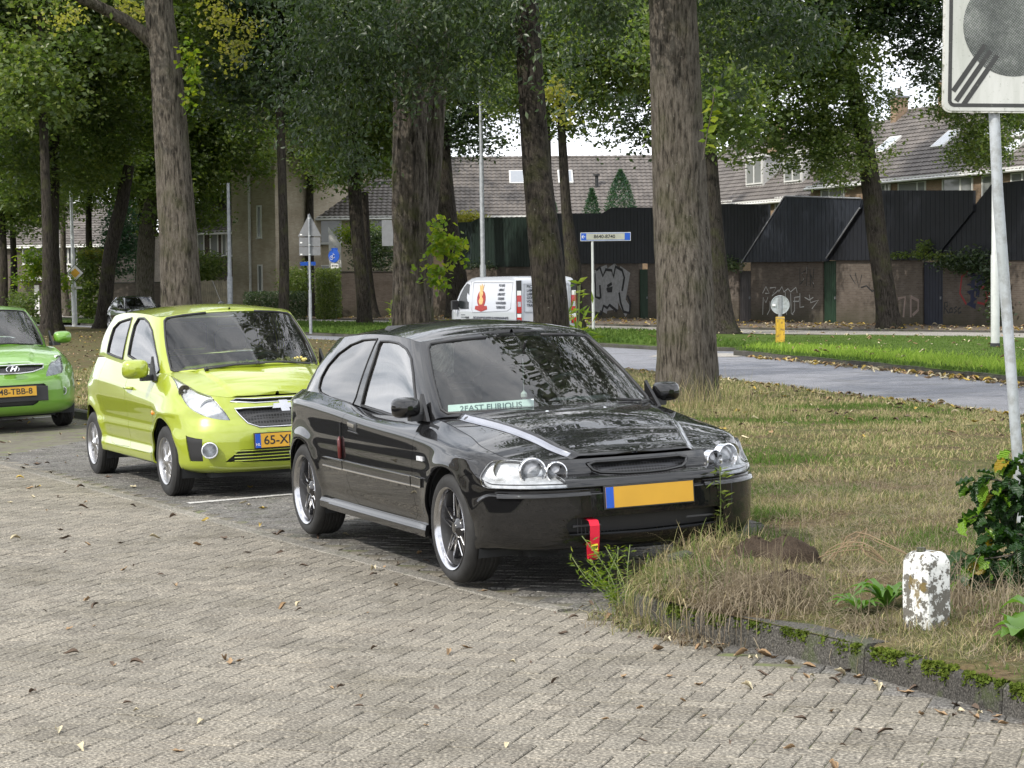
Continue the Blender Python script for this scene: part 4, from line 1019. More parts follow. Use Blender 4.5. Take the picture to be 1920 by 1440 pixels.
def wiper(root, a, b, z_off=.012, elbow=.5):
    m = MB(); a = Vector(a); b = Vector(b); m.tube([a, a.lerp(b, .5)+Vector((0, 0, z_off)), b], .008, 6)
    m.tube([a+Vector((0, 0, .004)), a+Vector((.02, 0, -.01))], .018, 8)
    return m.build('wiper', M['black_trim'], root)
def mirror(root, x, y, z, sd_, mat_cap, mat_base, L_=.2, H=.13, W=.09, arm=.08):
    "door mirror: housing, arm and glass"
    m = MB(); n = 10; V = []; F = []; rings = 7
    for i in range(rings):
        t = i/(rings-1); r = math.sqrt(max(0, 1-(t*.985)**2.6)) if i else 1.0
        for k in range(n*2):
            a = 2*PI*k/(n*2); ce = abs(math.cos(a))**.6*math.copysign(1, math.cos(a)); se = abs(math.sin(a))**.6*math.copysign(1, math.sin(a))
            V.append((x+W*t, y+sd_*(L_/2*ce*r+arm+L_/2*.9), z+H/2*se*r))
    for i in range(rings-1):
        for k in range(n*2): F.append((i*n*2+k, i*n*2+(k+1) % (n*2), (i+1)*n*2+(k+1) % (n*2), (i+1)*n*2+k))
    F.append(tuple(range(n*2))); F.append(tuple((rings-1)*n*2+k for k in range(n*2-1, -1, -1)))
    m.add(V, F); o = m.build('door_mirror', mat_cap, root, smooth=True, sharp=50)
    g = MB(); g.add([(x-.004, y+sd_*(L_/2*.88*math.cos(2*PI*k/20)+arm+L_/2*.9), z+H/2*.85*math.sin(2*PI*k/20)) for k in range(20)], [tuple(range(20))])
    g.build('mirror_glass', M['chrome'], o)
    b = MB(); b.cbox(x-.01, x+.05, min(y-sd_*.02, y+sd_*(arm+.06)), max(y-sd_*.02, y+sd_*(arm+.06)), z-H/2-.02, z-H/2+.03, .01)
    b.add([(x+.12, y-.0*sd_, z-H/2-.02), (x-.07, y, z-H/2-.02), (x-.02, y-.02*sd_, z+H*.6), (x+.12, y+.02*sd_, z-H/2-.02), (x-.07, y+.02*sd_, z-H/2-.02), (x-.02, y, z+H*.6)], [(0, 1, 2), (3, 5, 4), (0, 3, 4, 1), (1, 4, 5, 2), (2, 5, 3, 0)])
    b.build('mirror_arm', mat_base, o)
    return o
def number_plate(root, M4, text, country='NL', w=.52, h=.11):
    m = MB(); m.cbox(-w/2-.008, w/2+.008, -h/2-.008, h/2+.008, -.012, 0, .002, M4); p = m.build('number_plate', M['black_trim'], root)
    m = MB(); m.box(-w/2, w/2, -h/2, h/2, 0, .003, M4); m.build('plate_face', M['yellow_plate'], p)
    m = MB(); m.box(-w/2, -w/2+.045, -h/2, h/2, .003, .0045, M4); m.build('country_band', M['blue_plate'], p)
    if country: text_obj('country_code', country, .03, M['white'], p, M4 @ Matrix.Translation((-w/2+.0225, -.03, .005)))
    if text: text_obj('plate_number', text, .098, M['ink'], p, M4 @ Matrix.Translation((.02, -.002, .0034)), bold=.0012, sx=1.02)
    return p
# ================================================================== trees and plants
def leaf_mat(name, stops, transl=.35, rough=.5, spec=.35):
    m, t, b = newmat(name); geo = N(t, 'ShaderNodeNewGeometry'); r = geo.outputs['Random Per Island']
    n1 = noise(t, .5, 4, .6, geo.outputs['Position']); f = math_(t, 'ADD', math_(t, 'MULTIPLY', r, .6), math_(t, 'MULTIPLY', math_(t, 'SUBTRACT', n1, .3), 1.0))
    c = ramp(t, f, stops); setc(t, b, c); b.inputs['Roughness'].default_value = rough; b.inputs['Specular IOR Level'].default_value = spec
    tr = N(t, 'ShaderNodeBsdfTranslucent'); tc_ = mixc(t, 1.0, c, (1.5, 1.7, .6), 'MULTIPLY'); t.links.new(tc_, tr.inputs['Color'])
    mxs = N(t, 'ShaderNodeMixShader', {'Fac': transl}); t.links.new(b.outputs[0], mxs.inputs[1]); t.links.new(tr.outputs[0], mxs.inputs[2])
    t.links.new(mxs.outputs[0], t.nodes['Material Output'].inputs['Surface']); return m
G = lambda a: tuple(a)
M['leaf_dark'] = leaf_mat('leaf_dark', [(0, (.022, .042, .022)), (.5, (.044, .072, .034)), (1, (.10, .13, .052))], .4, .38, .6)
M['leaf_mid'] = leaf_mat('leaf_mid', [(0, (.055, .092, .028)), (.5, (.11, .155, .045)), (1, (.225, .25, .068))], .5, .4, .6)
M['leaf_blue'] = leaf_mat('leaf_blue', [(0, (0.028, 0.063, 0.042)), (.5, (0.049, 0.105, 0.070)), (1, (0.084, 0.154, 0.098))])
M['leaf_lime'] = leaf_mat('leaf_lime', [(0, (.07, .14, .015)), (.5, (.15, .22, .025)), (1, (.33, .32, .03))], .5)
M['leaf_yellow'] = leaf_mat('leaf_yellow', [(0, (.13, .15, .04)), (.5, (.25, .235, .06)), (1, (.36, .30, .08))], .5)
M['moss'] = leaf_mat('moss', [(0, (.05, .075, .012)), (.6, (.085, .12, .018)), (1, (.15, .17, .03))], .1, .9, .1)
M['leaf_hornbeam'] = leaf_mat('leaf_fresh', [(0, (.05, .13, .02)), (.6, (.10, .20, .03)), (.9, (.16, .26, .02)), (1, (.4, .38, .03))], .35, .35, .6)
def bark_mat(name, c1, c2, moss=0.3, sx=24, bs=.9):
    m, t, b = newmat(name); co = N(t, 'ShaderNodeTexCoord').outputs['Object']; mp_ = N(t, 'ShaderNodeMapping', {'Vector': co}); mp_.inputs['Scale'].default_value = (1, 1, .18)
    n1 = noise(t, sx, 8, .65, mp_.outputs[0]); n2 = noise(t, sx*5, 4, .6, mp_.outputs[0]); n3 = noise(t, 2.2, 5, .6, co)
    c = ramp(t, n1, [(.37, tuple(x*.32 for x in c1)), (.47, c1), (.6, c2)]); c = mixc(t, 1.0, c, ramp(t, n2, [(.3, (.7, .7, .7)), (.7, (1.25, 1.25, 1.25))]), 'MULTIPLY')
    mo = ramp(t, n3, [(.50, (0, 0, 0)), (.64, (1, 1, 1))]); c = mixc(t, math_(t, 'MULTIPLY', mo, moss), c, (.055, .06, .022))
    spk = ramp(t, noise(t, 24, 2, .5, co), [(.70, (0, 0, 0)), (.74, (1, 1, 1))]); c = mixc(t, math_(t, 'MULTIPLY', spk, .35), c, (.28, .28, .24))
    setc(t, b, c); b.inputs['Roughness'].default_value = .95; b.inputs['Specular IOR Level'].default_value = .15
    h = math_(t, 'ADD', n1, math_(t, 'MULTIPLY', n2, .3)); bump(t, b, h, bs, .05); return m
M['bark'] = bark_mat('bark_grey', (.092, .080, .065), (.145, .128, .107), .35)
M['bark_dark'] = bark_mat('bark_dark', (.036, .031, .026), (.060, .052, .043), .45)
M['bark_rough'] = bark_mat('bark_rough', (.070, .060, .050), (.12, .105, .088), .6, 15, 1.0)
def trunk_mesh(path, near=True, ridge=.03, flare=.5, seed=0, nrs=None):
    "tapered trunk along a path of (x, y, z, radius) with ridged bark and root flare"
    r_ = np.random.default_rng(seed); P = np.array(path, float); n = len(P); K = nrs or (70 if near else 16); S = 56 if near else 14
    t = np.linspace(0, 1, K); Q = catmull(P, t); V = []; ph = r_.uniform(0, 6.28, 12)
    z0 = P[0, 2]
    for k in range(K):
        i0, i1 = max(k-1, 0), min(k+1, K-1); tg = Q[i1, :3]-Q[i0, :3]; tg /= np.linalg.norm(tg); u = np.cross(tg, [0, 1, 0.01]); u /= np.linalg.norm(u); v = np.cross(tg, u)
        a = np.arange(S)*2*PI/S; h = Q[k, 2]-z0
        R = Q[k, 3]*(1+flare*math.exp(-h/.22)*(.6+.4*np.cos(a*5+ph[0]))+flare*.35*math.exp(-h/.7))
        R = R*(1+.035*np.cos(a*3+ph[1]+h*.5)+.02*np.cos(a*5+ph[2]-h*.9))
        if near: R = R+ridge*(np.abs(np.sin(a*11+ph[3]+1.3*np.sin(h*1.7+ph[4])+.6*np.sin(h*5+a*2)))-.5)*.55+ridge*.35*np.sin(a*23+h*4+ph[5])*np.sin(h*9+a*7)
        V.append(Q[k, :3]+np.outer(np.cos(a)*R, u)+np.outer(np.sin(a)*R, v))
    V = np.vstack(V); i = np.arange(K-1)[:, None]*S; j = np.arange(S)[None, :]; j2 = (j+1) % S
    F = np.stack([(i+j), (i+j2), (i+S+j2), (i+S+j)], -1).reshape(-1, 4); return V, F
def leaf_mesh(name, C, size, mat, droop=.3, aspect=.5, seed=0, fold=.25, jitter=.35, upbias=.4):
    "one mesh of many small pointed leaves at the given centres"
    r_ = np.random.default_rng(seed); n = len(C); sz = size*r_.uniform(1-jitter, 1+jitter, n)[:, None]
    d = r_.normal(size=(n, 3)); d[:, 2] = d[:, 2]*.5-droop; d /= np.linalg.norm(d, axis=1, keepdims=True)
    nn = r_.normal(size=(n, 3)); nn[:, 2] += upbias*2; w_ = np.cross(d, nn); w_ /= np.maximum(np.linalg.norm(w_, axis=1, keepdims=True), 1e-6); up = np.cross(w_, d)
    L_ = d*sz; W_ = w_*sz*aspect*.5; U_ = up*sz*fold*.5
    V = np.stack([C, C+L_*.45+W_+U_*.5, C+L_, C+L_*.45-W_+U_*.5, C+L_*.5-U_*.2], 1).reshape(-1, 3); b = np.arange(n)[:, None]*5
    F = np.concatenate([b+np.array([0, 1, 4]), b+np.array([4, 1, 2]), b+np.array([0, 4, 3]), b+np.array([4, 2, 3])], 0)
    me = mesh_np(name, V, F, True); me.materials.append(mat); return me
def cloud(n, blobs, seed=0, clump=.35, per=110, shell=.5):
    "leaf positions gathered in twig clumps inside a union of ellipsoids"
    r_ = np.random.default_rng(seed); nb = max(1, n//per); w_ = np.array([b[3]*b[4]*b[5] for b in blobs])**.67; w_ = w_/w_.sum(); k = r_.choice(len(blobs), nb, p=w_); B = np.array(blobs)[k]
    d = r_.normal(size=(nb, 3)); d /= np.linalg.norm(d, axis=1, keepdims=True); rad = r_.uniform(shell**3, 1, nb)**(1/3); c = B[:, :3]+d*rad[:, None]*B[:, 3:6]
    cs = clump*r_.uniform(.5, 1.5, nb); i = np.repeat(np.arange(nb), per)
    return c[i]+r_.normal(size=(len(i), 3))*cs[i][:, None]*np.array([1, 1, .6])
# shared crown meshes for the distant trees (about 8 m wide, origin at the crown's base centre)
crowns = []
for k in range(5):
    r_ = np.random.default_rng(50+k); blobs = [(r_.uniform(-2.3, 2.3), r_.uniform(-2.0, 2.0), r_.uniform(.8, 7.5), r_.uniform(1.3, 2.2), r_.uniform(1.3, 2.0), r_.uniform(.9, 1.7)) for _ in range(11)]
    blobs += [(0, 0, 3.5, 2.4, 2.4, 3), (r_.uniform(-1, 1), 0, .6, 2.0, 1.8, .9)]
    crowns.append(leaf_mesh('crown', cloud(17000, blobs, 60+k, .42, 90, .35), .20, M['leaf_dark' if k == 3 else 'leaf_mid'], seed=70+k, aspect=.6))
def basept(px, py): 
    p = unproj(px, py); return (p.x, p.y, gz(p.x, p.y))
def tree(label, base, path_px, width_px, bark, crown=None, near=False, group=None, limbs=(), seed=1, flare=.5, ridge=.02):
    "path_px are measured axis points above the base, laid out at the base's distance"
    D = base[1]; path = [(base[0], D, base[2]-.1, width_px[0]/2*D/CAM_F)]
    for (px, py), w_ in zip(path_px, width_px[1:]):
        p = at_depth(px, py, D); path.append((p.x, D+random.uniform(-.1, .1), p.z, w_/2*D/CAM_F))
    o = Vector(base); V, F = trunk_mesh([(p[0]-o.x, p[1]-o.y, p[2]-o.z, p[3]) for p in path], near, ridge, flare, seed)
    root = empty('tree', base, 0, label, 'tree', group); me = mesh_np('trunk', V, F, True); tr = link('trunk', me, M[bark], root)
    for L_ in limbs:
        V, F = trunk_mesh([(at_depth(px, py, D+dd).x-o.x, D+dd-o.y, at_depth(px, py, D+dd).z-o.z, w_/2*D/CAM_F) for px, py, w_, dd in L_], near, ridge*.5, 0, seed+9, 30 if near else 12); link('limb', mesh_np('limb', V, F, True), M[bark], root)
    if crown:
        for (dx, dy, z, s_, k, rz_) in crown:
            c = bpy.data.objects.new('crown', crowns[k]); COL.objects.link(c); c.parent = root; c.location = (dx, dy, z); c.scale = (s_, s_, s_*.95); c.rotation_euler = (0, 0, rz_)
    return root, path
TREES = []
# foreground trees in the dry grass
bt = lambda px, D: (at_depth(px, 540, D).x, D, gz(at_depth(px, 540, D).x, D))
T4, _ = tree('thickest grey trunk standing right of the black car, cut by the top of the frame', basept(1290, 768), [(1288, 690), (1282, 560), (1276, 400), (1268, 200), (1260, 0), (1250, -300)], [96, 104, 104, 102, 94, 86, 76], 'bark', near=True, seed=3, ridge=.022)
T1, _ = tree('tall grey trunk rising behind the lime car with a limb going up to the left', bt(345, 33.5), [(343, 640), (338, 480), (325, 300), (312, 120), (298, 0), (285, -250)], [84, 78, 70, 64, 56, 50, 42], 'bark', near=True, seed=5, limbs=[[(318, 120, 34, 0), (290, 85, 26, -.1), (245, 45, 22, -.3), (190, 15, 20, -.6), (140, -10, 18, -.9), (60, -60, 14, -1.2)]])
T2, _ = tree('thick mossy trunk with rough bark left of the white van, under the drooping leaves', bt(778, 38.5), [(776, 640), (774, 480), (769, 330), (768, 200), (770, 60), (766, -150)], [80, 76, 69, 64, 60, 54, 46], 'bark_rough', near=True, seed=8, ridge=.05, limbs=[[(792, 640, 30, .5), (796, 480, 32, .5), (806, 330, 40, .6), (816, 200, 38, .7), (830, 60, 34, .7)]])
T3, _ = tree('leaning brown trunk in front of the white van', bt(1034, 36), [(1030, 560), (1018, 430), (1006, 300), (996, 150), (988, 0), (980, -200)], [66, 64, 58, 52, 48, 44, 40], 'bark_dark', near=True, seed=11, ridge=.012)
# the distant trees
cr = lambda s_, k, z, dx=0, dy=0: (dx, dy, z, s_, k, random.uniform(0, 6))
D_ = [
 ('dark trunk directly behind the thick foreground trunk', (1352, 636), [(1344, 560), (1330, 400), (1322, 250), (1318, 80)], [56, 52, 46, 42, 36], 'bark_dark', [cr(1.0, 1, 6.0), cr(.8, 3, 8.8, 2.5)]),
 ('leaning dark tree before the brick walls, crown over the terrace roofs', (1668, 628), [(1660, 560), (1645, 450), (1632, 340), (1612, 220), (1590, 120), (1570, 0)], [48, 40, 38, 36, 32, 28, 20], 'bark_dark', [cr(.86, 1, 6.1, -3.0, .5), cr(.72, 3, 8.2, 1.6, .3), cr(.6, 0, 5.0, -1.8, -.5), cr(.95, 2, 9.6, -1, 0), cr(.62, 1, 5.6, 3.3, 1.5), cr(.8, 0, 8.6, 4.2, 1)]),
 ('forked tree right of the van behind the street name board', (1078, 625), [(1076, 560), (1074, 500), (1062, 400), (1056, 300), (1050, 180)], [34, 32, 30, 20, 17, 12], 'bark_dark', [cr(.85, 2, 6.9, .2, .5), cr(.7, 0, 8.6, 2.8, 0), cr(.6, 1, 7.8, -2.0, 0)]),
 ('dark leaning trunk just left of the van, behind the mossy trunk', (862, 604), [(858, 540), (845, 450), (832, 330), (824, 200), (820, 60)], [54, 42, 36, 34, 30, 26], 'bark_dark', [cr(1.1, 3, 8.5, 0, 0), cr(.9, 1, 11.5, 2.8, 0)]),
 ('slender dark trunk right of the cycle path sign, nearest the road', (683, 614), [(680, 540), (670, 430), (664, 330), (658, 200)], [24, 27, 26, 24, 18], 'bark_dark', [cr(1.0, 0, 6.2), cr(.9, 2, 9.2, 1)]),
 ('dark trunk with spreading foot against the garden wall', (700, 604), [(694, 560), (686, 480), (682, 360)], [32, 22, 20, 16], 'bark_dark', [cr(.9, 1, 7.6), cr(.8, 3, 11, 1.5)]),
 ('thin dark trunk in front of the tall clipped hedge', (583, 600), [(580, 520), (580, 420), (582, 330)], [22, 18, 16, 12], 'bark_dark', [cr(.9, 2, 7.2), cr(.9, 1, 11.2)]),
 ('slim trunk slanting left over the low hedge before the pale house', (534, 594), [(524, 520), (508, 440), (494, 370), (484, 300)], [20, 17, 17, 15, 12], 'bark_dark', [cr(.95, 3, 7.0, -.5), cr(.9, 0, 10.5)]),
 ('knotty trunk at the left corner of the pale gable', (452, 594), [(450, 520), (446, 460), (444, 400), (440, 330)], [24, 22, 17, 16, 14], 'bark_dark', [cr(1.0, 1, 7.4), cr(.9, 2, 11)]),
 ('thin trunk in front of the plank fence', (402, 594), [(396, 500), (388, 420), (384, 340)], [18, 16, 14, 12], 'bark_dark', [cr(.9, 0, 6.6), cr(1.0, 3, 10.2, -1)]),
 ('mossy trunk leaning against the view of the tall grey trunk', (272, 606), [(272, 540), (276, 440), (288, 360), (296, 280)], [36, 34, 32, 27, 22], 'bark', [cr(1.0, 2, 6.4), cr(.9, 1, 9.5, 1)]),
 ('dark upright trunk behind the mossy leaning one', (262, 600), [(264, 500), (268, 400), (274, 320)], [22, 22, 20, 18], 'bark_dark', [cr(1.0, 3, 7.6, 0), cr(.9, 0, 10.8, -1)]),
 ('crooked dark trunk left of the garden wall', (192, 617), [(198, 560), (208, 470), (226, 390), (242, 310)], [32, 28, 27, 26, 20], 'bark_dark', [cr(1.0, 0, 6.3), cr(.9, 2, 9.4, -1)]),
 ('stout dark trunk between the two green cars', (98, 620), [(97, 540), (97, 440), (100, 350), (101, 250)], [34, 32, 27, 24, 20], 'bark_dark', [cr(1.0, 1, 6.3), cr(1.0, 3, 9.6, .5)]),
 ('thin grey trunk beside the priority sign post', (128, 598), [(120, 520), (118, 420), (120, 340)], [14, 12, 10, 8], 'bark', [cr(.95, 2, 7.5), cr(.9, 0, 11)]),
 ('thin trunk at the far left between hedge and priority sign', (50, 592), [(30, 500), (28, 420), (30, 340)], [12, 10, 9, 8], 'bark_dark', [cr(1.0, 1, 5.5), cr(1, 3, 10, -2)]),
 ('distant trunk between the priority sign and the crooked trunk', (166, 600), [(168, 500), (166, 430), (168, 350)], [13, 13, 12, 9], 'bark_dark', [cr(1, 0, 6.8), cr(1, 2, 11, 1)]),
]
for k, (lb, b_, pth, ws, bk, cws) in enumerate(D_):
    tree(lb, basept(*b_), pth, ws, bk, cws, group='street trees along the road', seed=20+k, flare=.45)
# more trees whose trunks the scene hides: crowns closing the sky on the left and top
EX = [(-24, 86, 7.5, 1.2), (-17, 78, 8.0, 1.1), (-14, 92, 8.6, 1.2), (-9, 84, 8.6, 1.1), (-3.5, 88, 9.4, 1.1), (-28, 120, 5.4, 1.2), (-22, 128, 6.4, 1.2), (-33, 112, 4.8, 1.2), (6.5, 84, 7.2, 1.0), (-17, 112, 4.8, 1.15), (-25, 105, 5.0, 1.1), (-9.5, 128, 4.6, 1.2), (1.6, 92, 7.9, .95)]
for k, (x, y, z, s_) in enumerate(EX):
    root = empty('tree', (x, y, .1), 0, None, 'tree', 'street trees along the road')
    root['label'] = ['tree whose crown fills the upper left corner of the frame', 'tree crown above the bright green car', 'tree crown left of the tall grey trunk', 'tree crown between tall grey trunk and drooping foliage', 'tree crown behind the drooping foliage', 'low crown over the houses left of the tall grey trunk', 'crown above the brown house with white windows', 'crown over the leftmost house', 'crown behind the top of the thick foreground trunk', 'low crown between the stout dark trunk and the crooked one', 'low crown over the yellow diamond sign', 'crown over the tiled roof right of the pale gable', 'crown above the ridge of the middle terrace'][k]
    V, F = trunk_mesh([(0, 0, 0, .22), (.1, 0, 3, .19), (0, .1, z+1, .15), (0, 0, z+4, .08)], False, .02, .4, 90+k); link('trunk', mesh_np('trunk', V, F, True), M['bark_dark'], root)
    for q, (dx, dz) in enumerate(((0, 0), (2.2, 3.0), (-2.2, 2.4), (-1.5, 8.5), (2.5, 9.0))[:5 if k in (4, 8) else 3]):
        c = bpy.data.objects.new('crown', crowns[(k+q) % 5]); COL.objects.link(c); c.parent = root; c.location = (dx, q*.8, z+dz); c.scale = (s_, s_, s_); c.rotation_euler = (0, 0, k*1.3+q*2)
def leaves_part(root, name, C, size, mat, **kw):
    "leaf cloud given in world coordinates, attached to its tree"
    b = np.array(root.location); me = leaf_mesh(name, np.asarray(C)-b, size, M[mat], **kw); o = bpy.data.objects.new(name, me); COL.objects.link(o); o.parent = root; o['kind'] = 'stuff'; return o
def blob_px(px, py, D, wpx, hpx, dd):
    p = at_depth(px, py, D); return (p.x, p.y, p.z, wpx/2*D/CAM_F, dd, hpx/2*D/CAM_F)
# drooping dark foliage of the mossy tree and of the big trunk
bl = [blob_px(620, 120, 36, 230, 330, 1.2), blob_px(560, 60, 35.5, 160, 200, 1), blob_px(700, 60, 36, 300, 200, 1.5), blob_px(850, 80, 36, 260, 220, 1.5), blob_px(870, 30, 36, 300, 160, 1.5), blob_px(600, 220, 36, 150, 110, .8), blob_px(800, 150, 36, 160, 150, 1.0), blob_px(740, -150, 37, 700, 300, 3), blob_px(900, 130, 37, 120, 160, .8), blob_px(640, 290, 36.5, 90, 70, .6)]
leaves_part(T2, 'crown', cloud(21000, bl, 5, .22, 45, .2), .115, 'leaf_dark', droop=1.0, aspect=.42, seed=4)
bl = [blob_px(1110, 70, 30, 170, 330, 1), blob_px(1400, 30, 30, 280, 200, 1.2), blob_px(1480, 80, 30, 130, 130, .8), blob_px(1360, 110, 30, 120, 160, .8), blob_px(1150, -100, 29, 500, 240, 2), blob_px(1330, -160, 28, 700, 260, 2.5)]
leaves_part(T4, 'crown', cloud(15000, bl, 6, .2, 45, .25), .10, 'leaf_dark', droop=.9, aspect=.45, seed=5)
# high branches of the big tree reaching out over the parked cars
leaves_part(T4, 'overhead_crown', cloud(34000, [(4.4, 19.5, 11.0, 2.6, 3.0, 1.5), (3.0, 17.0, 9.8, 1.5, 1.6, 1.0), (2.2, 23, 12.5, 2.4, 2.6, 1.6), (6.5, 24, 11, 3, 3, 1.6), (3.0, 27, 14, 4, 3, 2), (1.0, 27, 13, 2.2, 2.4, 1.4), (.8, 31, 10.2, 2.8, 2.2, 3.0), (4.2, 30, 10.0, 3.2, 2.4, 3.0), (7.5, 31, 10, 2.5, 2.4, 3)], 16, .3, 60, .15), .20, 'leaf_dark', droop=.7, seed=15)
leaves_part(T1, 'crown', cloud(6000, [blob_px(300, -200, 34, 700, 260, 3), blob_px(120, -80, 33, 300, 160, 2)], 7, .35, 60, .2), .12, 'leaf_mid', droop=.5, seed=6)
leaves_part(T3, 'crown', cloud(5000, [blob_px(1000, -180, 36, 400, 240, 3), blob_px(940, 20, 37, 110, 110, .8)], 9, .3, 60, .2), .11, 'leaf_dark', droop=.7, seed=9)
# bright sprays
leaves_part(T1, 'epicormic_spray', cloud(190, [blob_px(352, 110, 33, 26, 70, .2), blob_px(362, 150, 33, 26, 60, .2), blob_px(356, 200, 33, 18, 50, .15)], 3, .05, 8, .1), .085, 'leaf_lime', droop=.4, aspect=.95, seed=3)
leaves_part(T1, 'spray', cloud(900, [blob_px(436, 60, 35, 90, 90, .5), blob_px(440, 120, 35, 60, 80, .4), blob_px(400, 30, 35, 60, 60, .4), blob_px(120, 30, 40, 70, 70, .6), blob_px(245, 20, 36, 50, 50, .4)], 4, .12, 18, .1), .07, 'leaf_yellow', droop=.4, aspect=.9, seed=13)
leaves_part(T2, 'epicormic_spray', cloud(520, [blob_px(822, 430, 37.5, 46, 60, .3), blob_px(838, 470, 37.5, 60, 60, .3), blob_px(818, 510, 37.5, 40, 60, .3), blob_px(855, 465, 37.5, 40, 40, .2)], 3, .08, 12, .1), .105, 'leaf_lime', droop=.6, aspect=.85, seed=23)
leaves_part(T3, 'spray', cloud(420, [blob_px(1048, 175, 40, 46, 60, .4), blob_px(1056, 210, 40, 40, 50, .4)], 8, .10, 15, .1), .09, 'leaf_yellow', droop=.4, aspect=.8, seed=33)
def sprout(root, name, pts_px, D, n, size, mat, seed):
    r_ = np.random.default_rng(seed); P = [at_depth(x, y, D) for x, y in pts_px]; b = root.location; m = MB(); m.tube([p-b for p in P], .008, 6); m.build('twig', M['bark'], root)
    S = catmull(np.array([tuple(p) for p in P]), np.linspace(.1, 1, n)); leaves_part(root, name, S, size, mat, droop=.2, aspect=.5, seed=seed)
sprout(T4, 'sprout', [(1318, 300), (1326, 250), (1334, 210), (1340, 165)], 27.6, 20, .16, 'leaf_lime', 2)
# stand-alone plants
def plant(name, label, cat, C, size, mat, **kw):
    C = np.asarray(C); b = np.array([C[:, 0].mean(), C[:, 1].mean(), 0.1]); me = leaf_mesh(name, C-b, size, M[mat], **kw); o = bpy.data.objects.new(name, me); COL.objects.link(o); o.location = b; return tag(o, label, cat)
plant('hedge', 'low dark clipped hedge before the pale gable', 'hedge', RNG.uniform((at_depth(450, 0, 108).x, 107.2, .2), (at_depth(566, 0, 108).x, 108.4, at_depth(500, 546, 108).z), (9000, 3)), .10, 'leaf_dark', seed=1)
plant('hedge', 'tall clipped hedge column right of the triangular sign post', 'hedge', RNG.uniform((at_depth(585, 0, 108).x, 107.2, .2), (at_depth(632, 0, 108).x, 108.6, at_depth(600, 503, 108).z), (9000, 3)), .10, 'leaf_mid', seed=2)
plant('shrub', 'loose shrub between triangular sign and low hedge', 'shrub', cloud(2500, [blob_px(556, 530, 110, 44, 60, .8)], 2, .3, 40, .1), .14, 'leaf_mid', seed=3)
plant('shrub', 'dark rounded evergreen leaning over the garden wall', 'shrub', cloud(7000, [blob_px(700, 480, 114, 90, 70, 1.2), blob_px(690, 445, 114, 60, 40, 1)], 3, .3, 60, .1), .14, 'leaf_dark', seed=4)
plant('shrub', 'bright leafed shrub on top of the garden wall behind the trunks', 'shrub', cloud(2500, [blob_px(670, 440, 115, 70, 36, 1)], 4, .3, 40, .1), .16, 'leaf_lime', seed=5)
plant('shrub', 'yellow green shrub showing over the green screen', 'shrub', cloud(1200, [blob_px(878, 408, 112, 70, 16, .8)], 5, .2, 30, .1), .14, 'leaf_yellow', seed=6)
plant('shrub', 'glossy shrub right of the priority sign', 'shrub', cloud(4500, [blob_px(164, 545, 118, 46, 110, 1.5), blob_px(170, 490, 118, 40, 50, 1)], 6, .3, 50, .1), .20, 'leaf_mid', seed=7)
plant('shrub', 'shrub with orange tips above the glossy shrub', 'shrub', cloud(400, [blob_px(176, 480, 118, 40, 20, .6)], 6, .2, 20, .1), .18, 'leaf_yellow', seed=8)
plant('shrub', 'hanging lime foliage beside the stout dark trunk', 'shrub', cloud(1500, [blob_px(68, 490, 96, 50, 60, .8), blob_px(46, 525, 96, 30, 24, .5), blob_px(116, 528, 96, 22, 30, .5)], 7, .2, 20, .1), .19, 'leaf_lime', seed=9)
plant('shrub', 'dark column shrub behind the crooked trunk', 'shrub', cloud(5000, [blob_px(228, 450, 120, 60, 150, 1.2)], 8, .35, 60, .1), .18, 'leaf_blue', seed=10)
plant('shrub', 'shrub on the left edge beneath the white gable', 'shrub', cloud(3500, [blob_px(46, 570, 100, 50, 60, .8), blob_px(10, 580, 110, 50, 100, 1)], 9, .25, 50, .1), .15, 'leaf_mid', seed=11)
plant('shrub', 'light green bush over the plank fence', 'shrub', cloud(3500, [blob_px(385, 500, 116, 60, 60, 1.0)], 10, .3, 50, .1), .16, 'leaf_mid', seed=12)
for k, (px, py, w_, h_, lb) in enumerate(((1164, 362, 62, 84, 'taller blue conifer behind the navy screen'), (1110, 380, 34, 50, 'smaller blue conifer left of the taller one'), (1038, 394, 20, 30, 'tip of a blue conifer right of the leaning brown trunk'))):
    C = []; r_ = np.random.default_rng(k)
    p = at_depth(px, py+h_/2, 118)
    for q in range(5200 if k == 0 else 2400):
        v = r_.uniform(0, 1); rad = (1-v**2.4)*w_/2*118/CAM_F*r_.uniform(.7, 1.12); a = r_.uniform(0, 6.28); C.append((p.x+rad*math.cos(a), 118+rad*math.sin(a), p.z-1+v*(h_*118/CAM_F+1)))
    plant('conifer', lb, 'tree', C, .14, 'leaf_blue', seed=30+k, droop=-.6, aspect=.35)
def vine(label, W, pts, n, seed, mat='leaf_mid', size=.12):
    C = []; r_ = np.random.default_rng(seed)
    for (px, py, w_, h_) in pts:
        for q in range(n): s_, z = W.sz(px+r_.normal()*w_/2.5, py+r_.normal()*h_/2.5); p = W.A+W.d*s_+W.n*r_.uniform(.1, .6); C.append((p[0], p[1], z))
    return plant('ivy', label, 'ivy', C, size, mat, seed=seed)
vine('ivy hanging over the wall right of the thick foreground trunk', S1, [(1350, 500, 30, 20), (1375, 490, 30, 14), (1390, 500, 16, 12), (1340, 525, 20, 30)], 260, 41, 'leaf_dark')
vine('green creeper along the wall top right of the leaning tree', S1, [(1700, 478, 40, 6), (1740, 476, 40, 8), (1775, 480, 36, 10), (1750, 462, 10, 14)], 200, 42, 'leaf_mid')
vine('dark shrub spilling over the wall near the white post', S1, [(1800, 492, 50, 14), (1840, 480, 50, 20), (1870, 520, 30, 40), (1885, 570, 24, 50), (1830, 500, 40, 16)], 420, 43, 'leaf_dark', .14)
